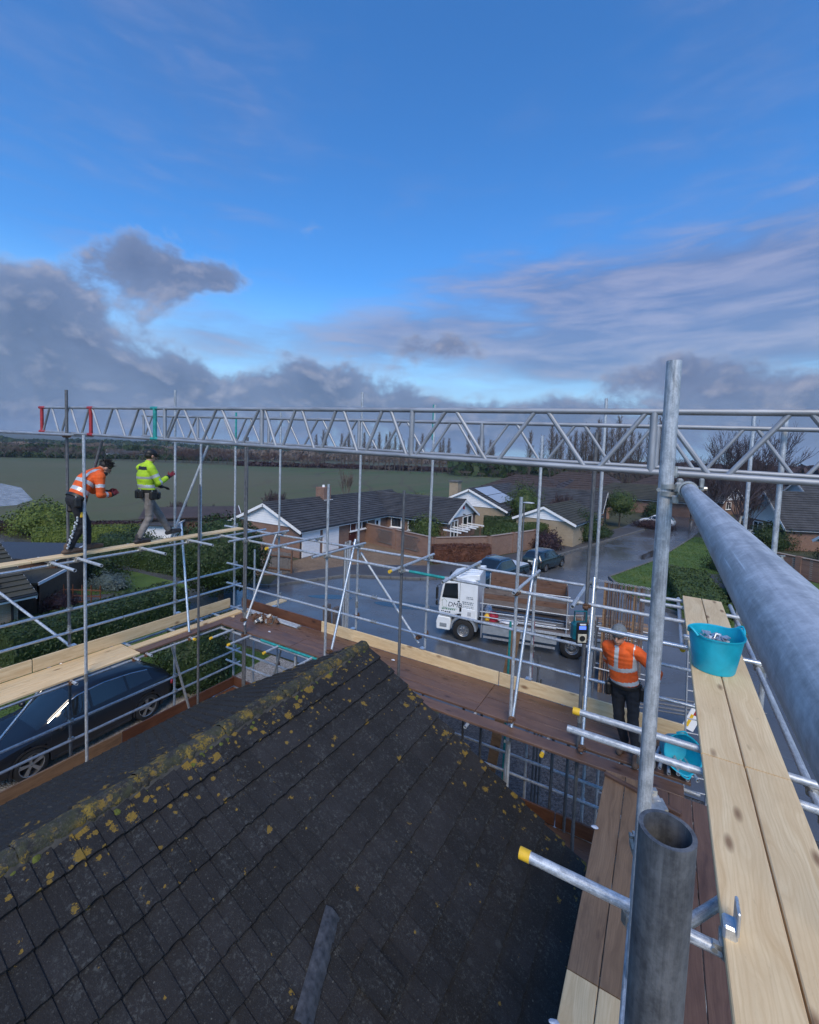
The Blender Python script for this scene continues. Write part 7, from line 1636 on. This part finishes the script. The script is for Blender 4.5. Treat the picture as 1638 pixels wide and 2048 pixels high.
# barrier board, ladder frames and odds and ends behind the tall pole
sg = thing('barrier_board', 'white barrier board with yellow and red stripes leaning at the lorry tail', 'sign', (1.15, 13.4, 2.1), radians(20))
MB().box((0, 0, 0), (.30, .03, 1.5), None, .005).build('panel', 'white', sg, .4, Matrix.Rotation(radians(22), 4, 'Y'))
for k, m_ in enumerate(('yellow_cap', 'red_paint', 'yellow_cap', 'yellow_cap')): MB().box((-.06+.05*(k % 2), -.02, -.5+k*.34), (.07, .006, .34)).build('stripe', m_, sg, 0, Matrix.Rotation(radians(22), 4, 'Y'))
def ladder(label, M_, L=4.0, n=13, w_=.40):
    t = thing('ladder', label, 'ladder'); t.matrix_basis = M_
    for s in (-w_/2, w_/2): MB().box((s, 0, L/2), (.03, .065, L), None, .006).build('stile', 'alu', t, .4)
    for k in range(n): MB().tube((-w_/2, 0, .25+k*(L-.4)/n), (w_/2, 0, .25+k*(L-.4)/n), .015, None, 8).build('rung', 'alu', t)
    return t
ladder('aluminium ladder standing behind the tall pole near the worker', TL(.95, 10.2, 0) @ RY(radians(10)) @ Matrix.Rotation(radians(-9), 4, 'X'), 4.6, 15)
for k in range(8): tag(MB().tube((0, 0, 0), (0, 0, 3.2), TR, None, 10, True, .004).build('scaffold_tube', 'galv_old', None, .6, frame((-.4+.05*k, 14.6+.13*k, .95+.05*(k % 2)), (3.4, 15.6+.13*k, .95))), 'tube in the low pile on trestles by the lorry tail', 'tube', 'tubes piled by the lorry tail')
# lattice of a ladder beam and tarpaulin on the dark drive under the front deck
lbm = thing('ladder_beam', 'steel ladder beam standing on the dark drive under the front walkway', 'beam', (-.55, 8.3, 0), radians(5))
for s in (-.16, .16): MB().tube((s, 0, 0), (s, 0, 3.9), TR, None, 10).build('chord', 'galv', lbm)
for k in range(9): MB().tube((-.16, 0, .2+k*.44), (.16, 0, .2+k*.44), .015, None, 8).build('rung', 'galv', lbm); 
for k in range(8): MB().tube((-.16, 0, .2+k*.44), (.16, 0, .2+(k+1)*.44), .011, None, 6).build('diagonal', 'galv', lbm)
tag(rag((.7, .5, .22), 31, 22, 10, .35).build('tarpaulin', simple('grey_blue_tarpaulin', (.06, .085, .11), .5, 0, .2, 4), None, .8, TL(-3.6, 9.4, .0)), 'folded grey-blue tarpaulin on the dark drive below the verge', 'tarpaulin')
tag(MB().tube((0, 0, 0), (0, .02, 0), .06, None, 16).build('pulley_cap', 'yellow_cap', None, .6, TL(-.95, 7.45, CH-4.62)), 'round yellow cap below the front walkway', 'cap')
# street lamp
lp = thing('street_lamp', 'dark street lamp post with a flat grey head by the footpath', 'street lamp', (-8.1, 29.6, 0), radians(10))
MB().tube((0, 0, 0), (0, 0, 5.2), .06, .045, 10).build('post', 'galv_old', lp); MB().tube((0, 0, 0), (0, 0, .9), .085, .085, 10).build('base', 'green_black', lp); MB().ell((.28, 0, 5.22), (.40, .13, .07), None, 14, 8).build('lamp_head', 'galv', lp, .9)
# garden bits of the neighbour
tb = thing('plant_trellis', 'rust-red garden frame with cross rails beside the sheds', 'frame', (-24.6, 10.6, 0), radians(30))
for k in range(5): MB().box((-.9+k*.45, 0, .6), (.04, .04, 1.2)).build('post', 'redbrown', tb, 0)
for z in (.35, .65, .95): MB().box((0, 0, z), (1.9, .03, .06)).build('rail', 'redbrown', tb, 0)
tag(rag((.16, .16, .2), 44).build('garden_stone', 'clad', None, .9, TL(-24.0, 11.0, 0)), 'pale round ornament beside the garden frame', 'ornament')
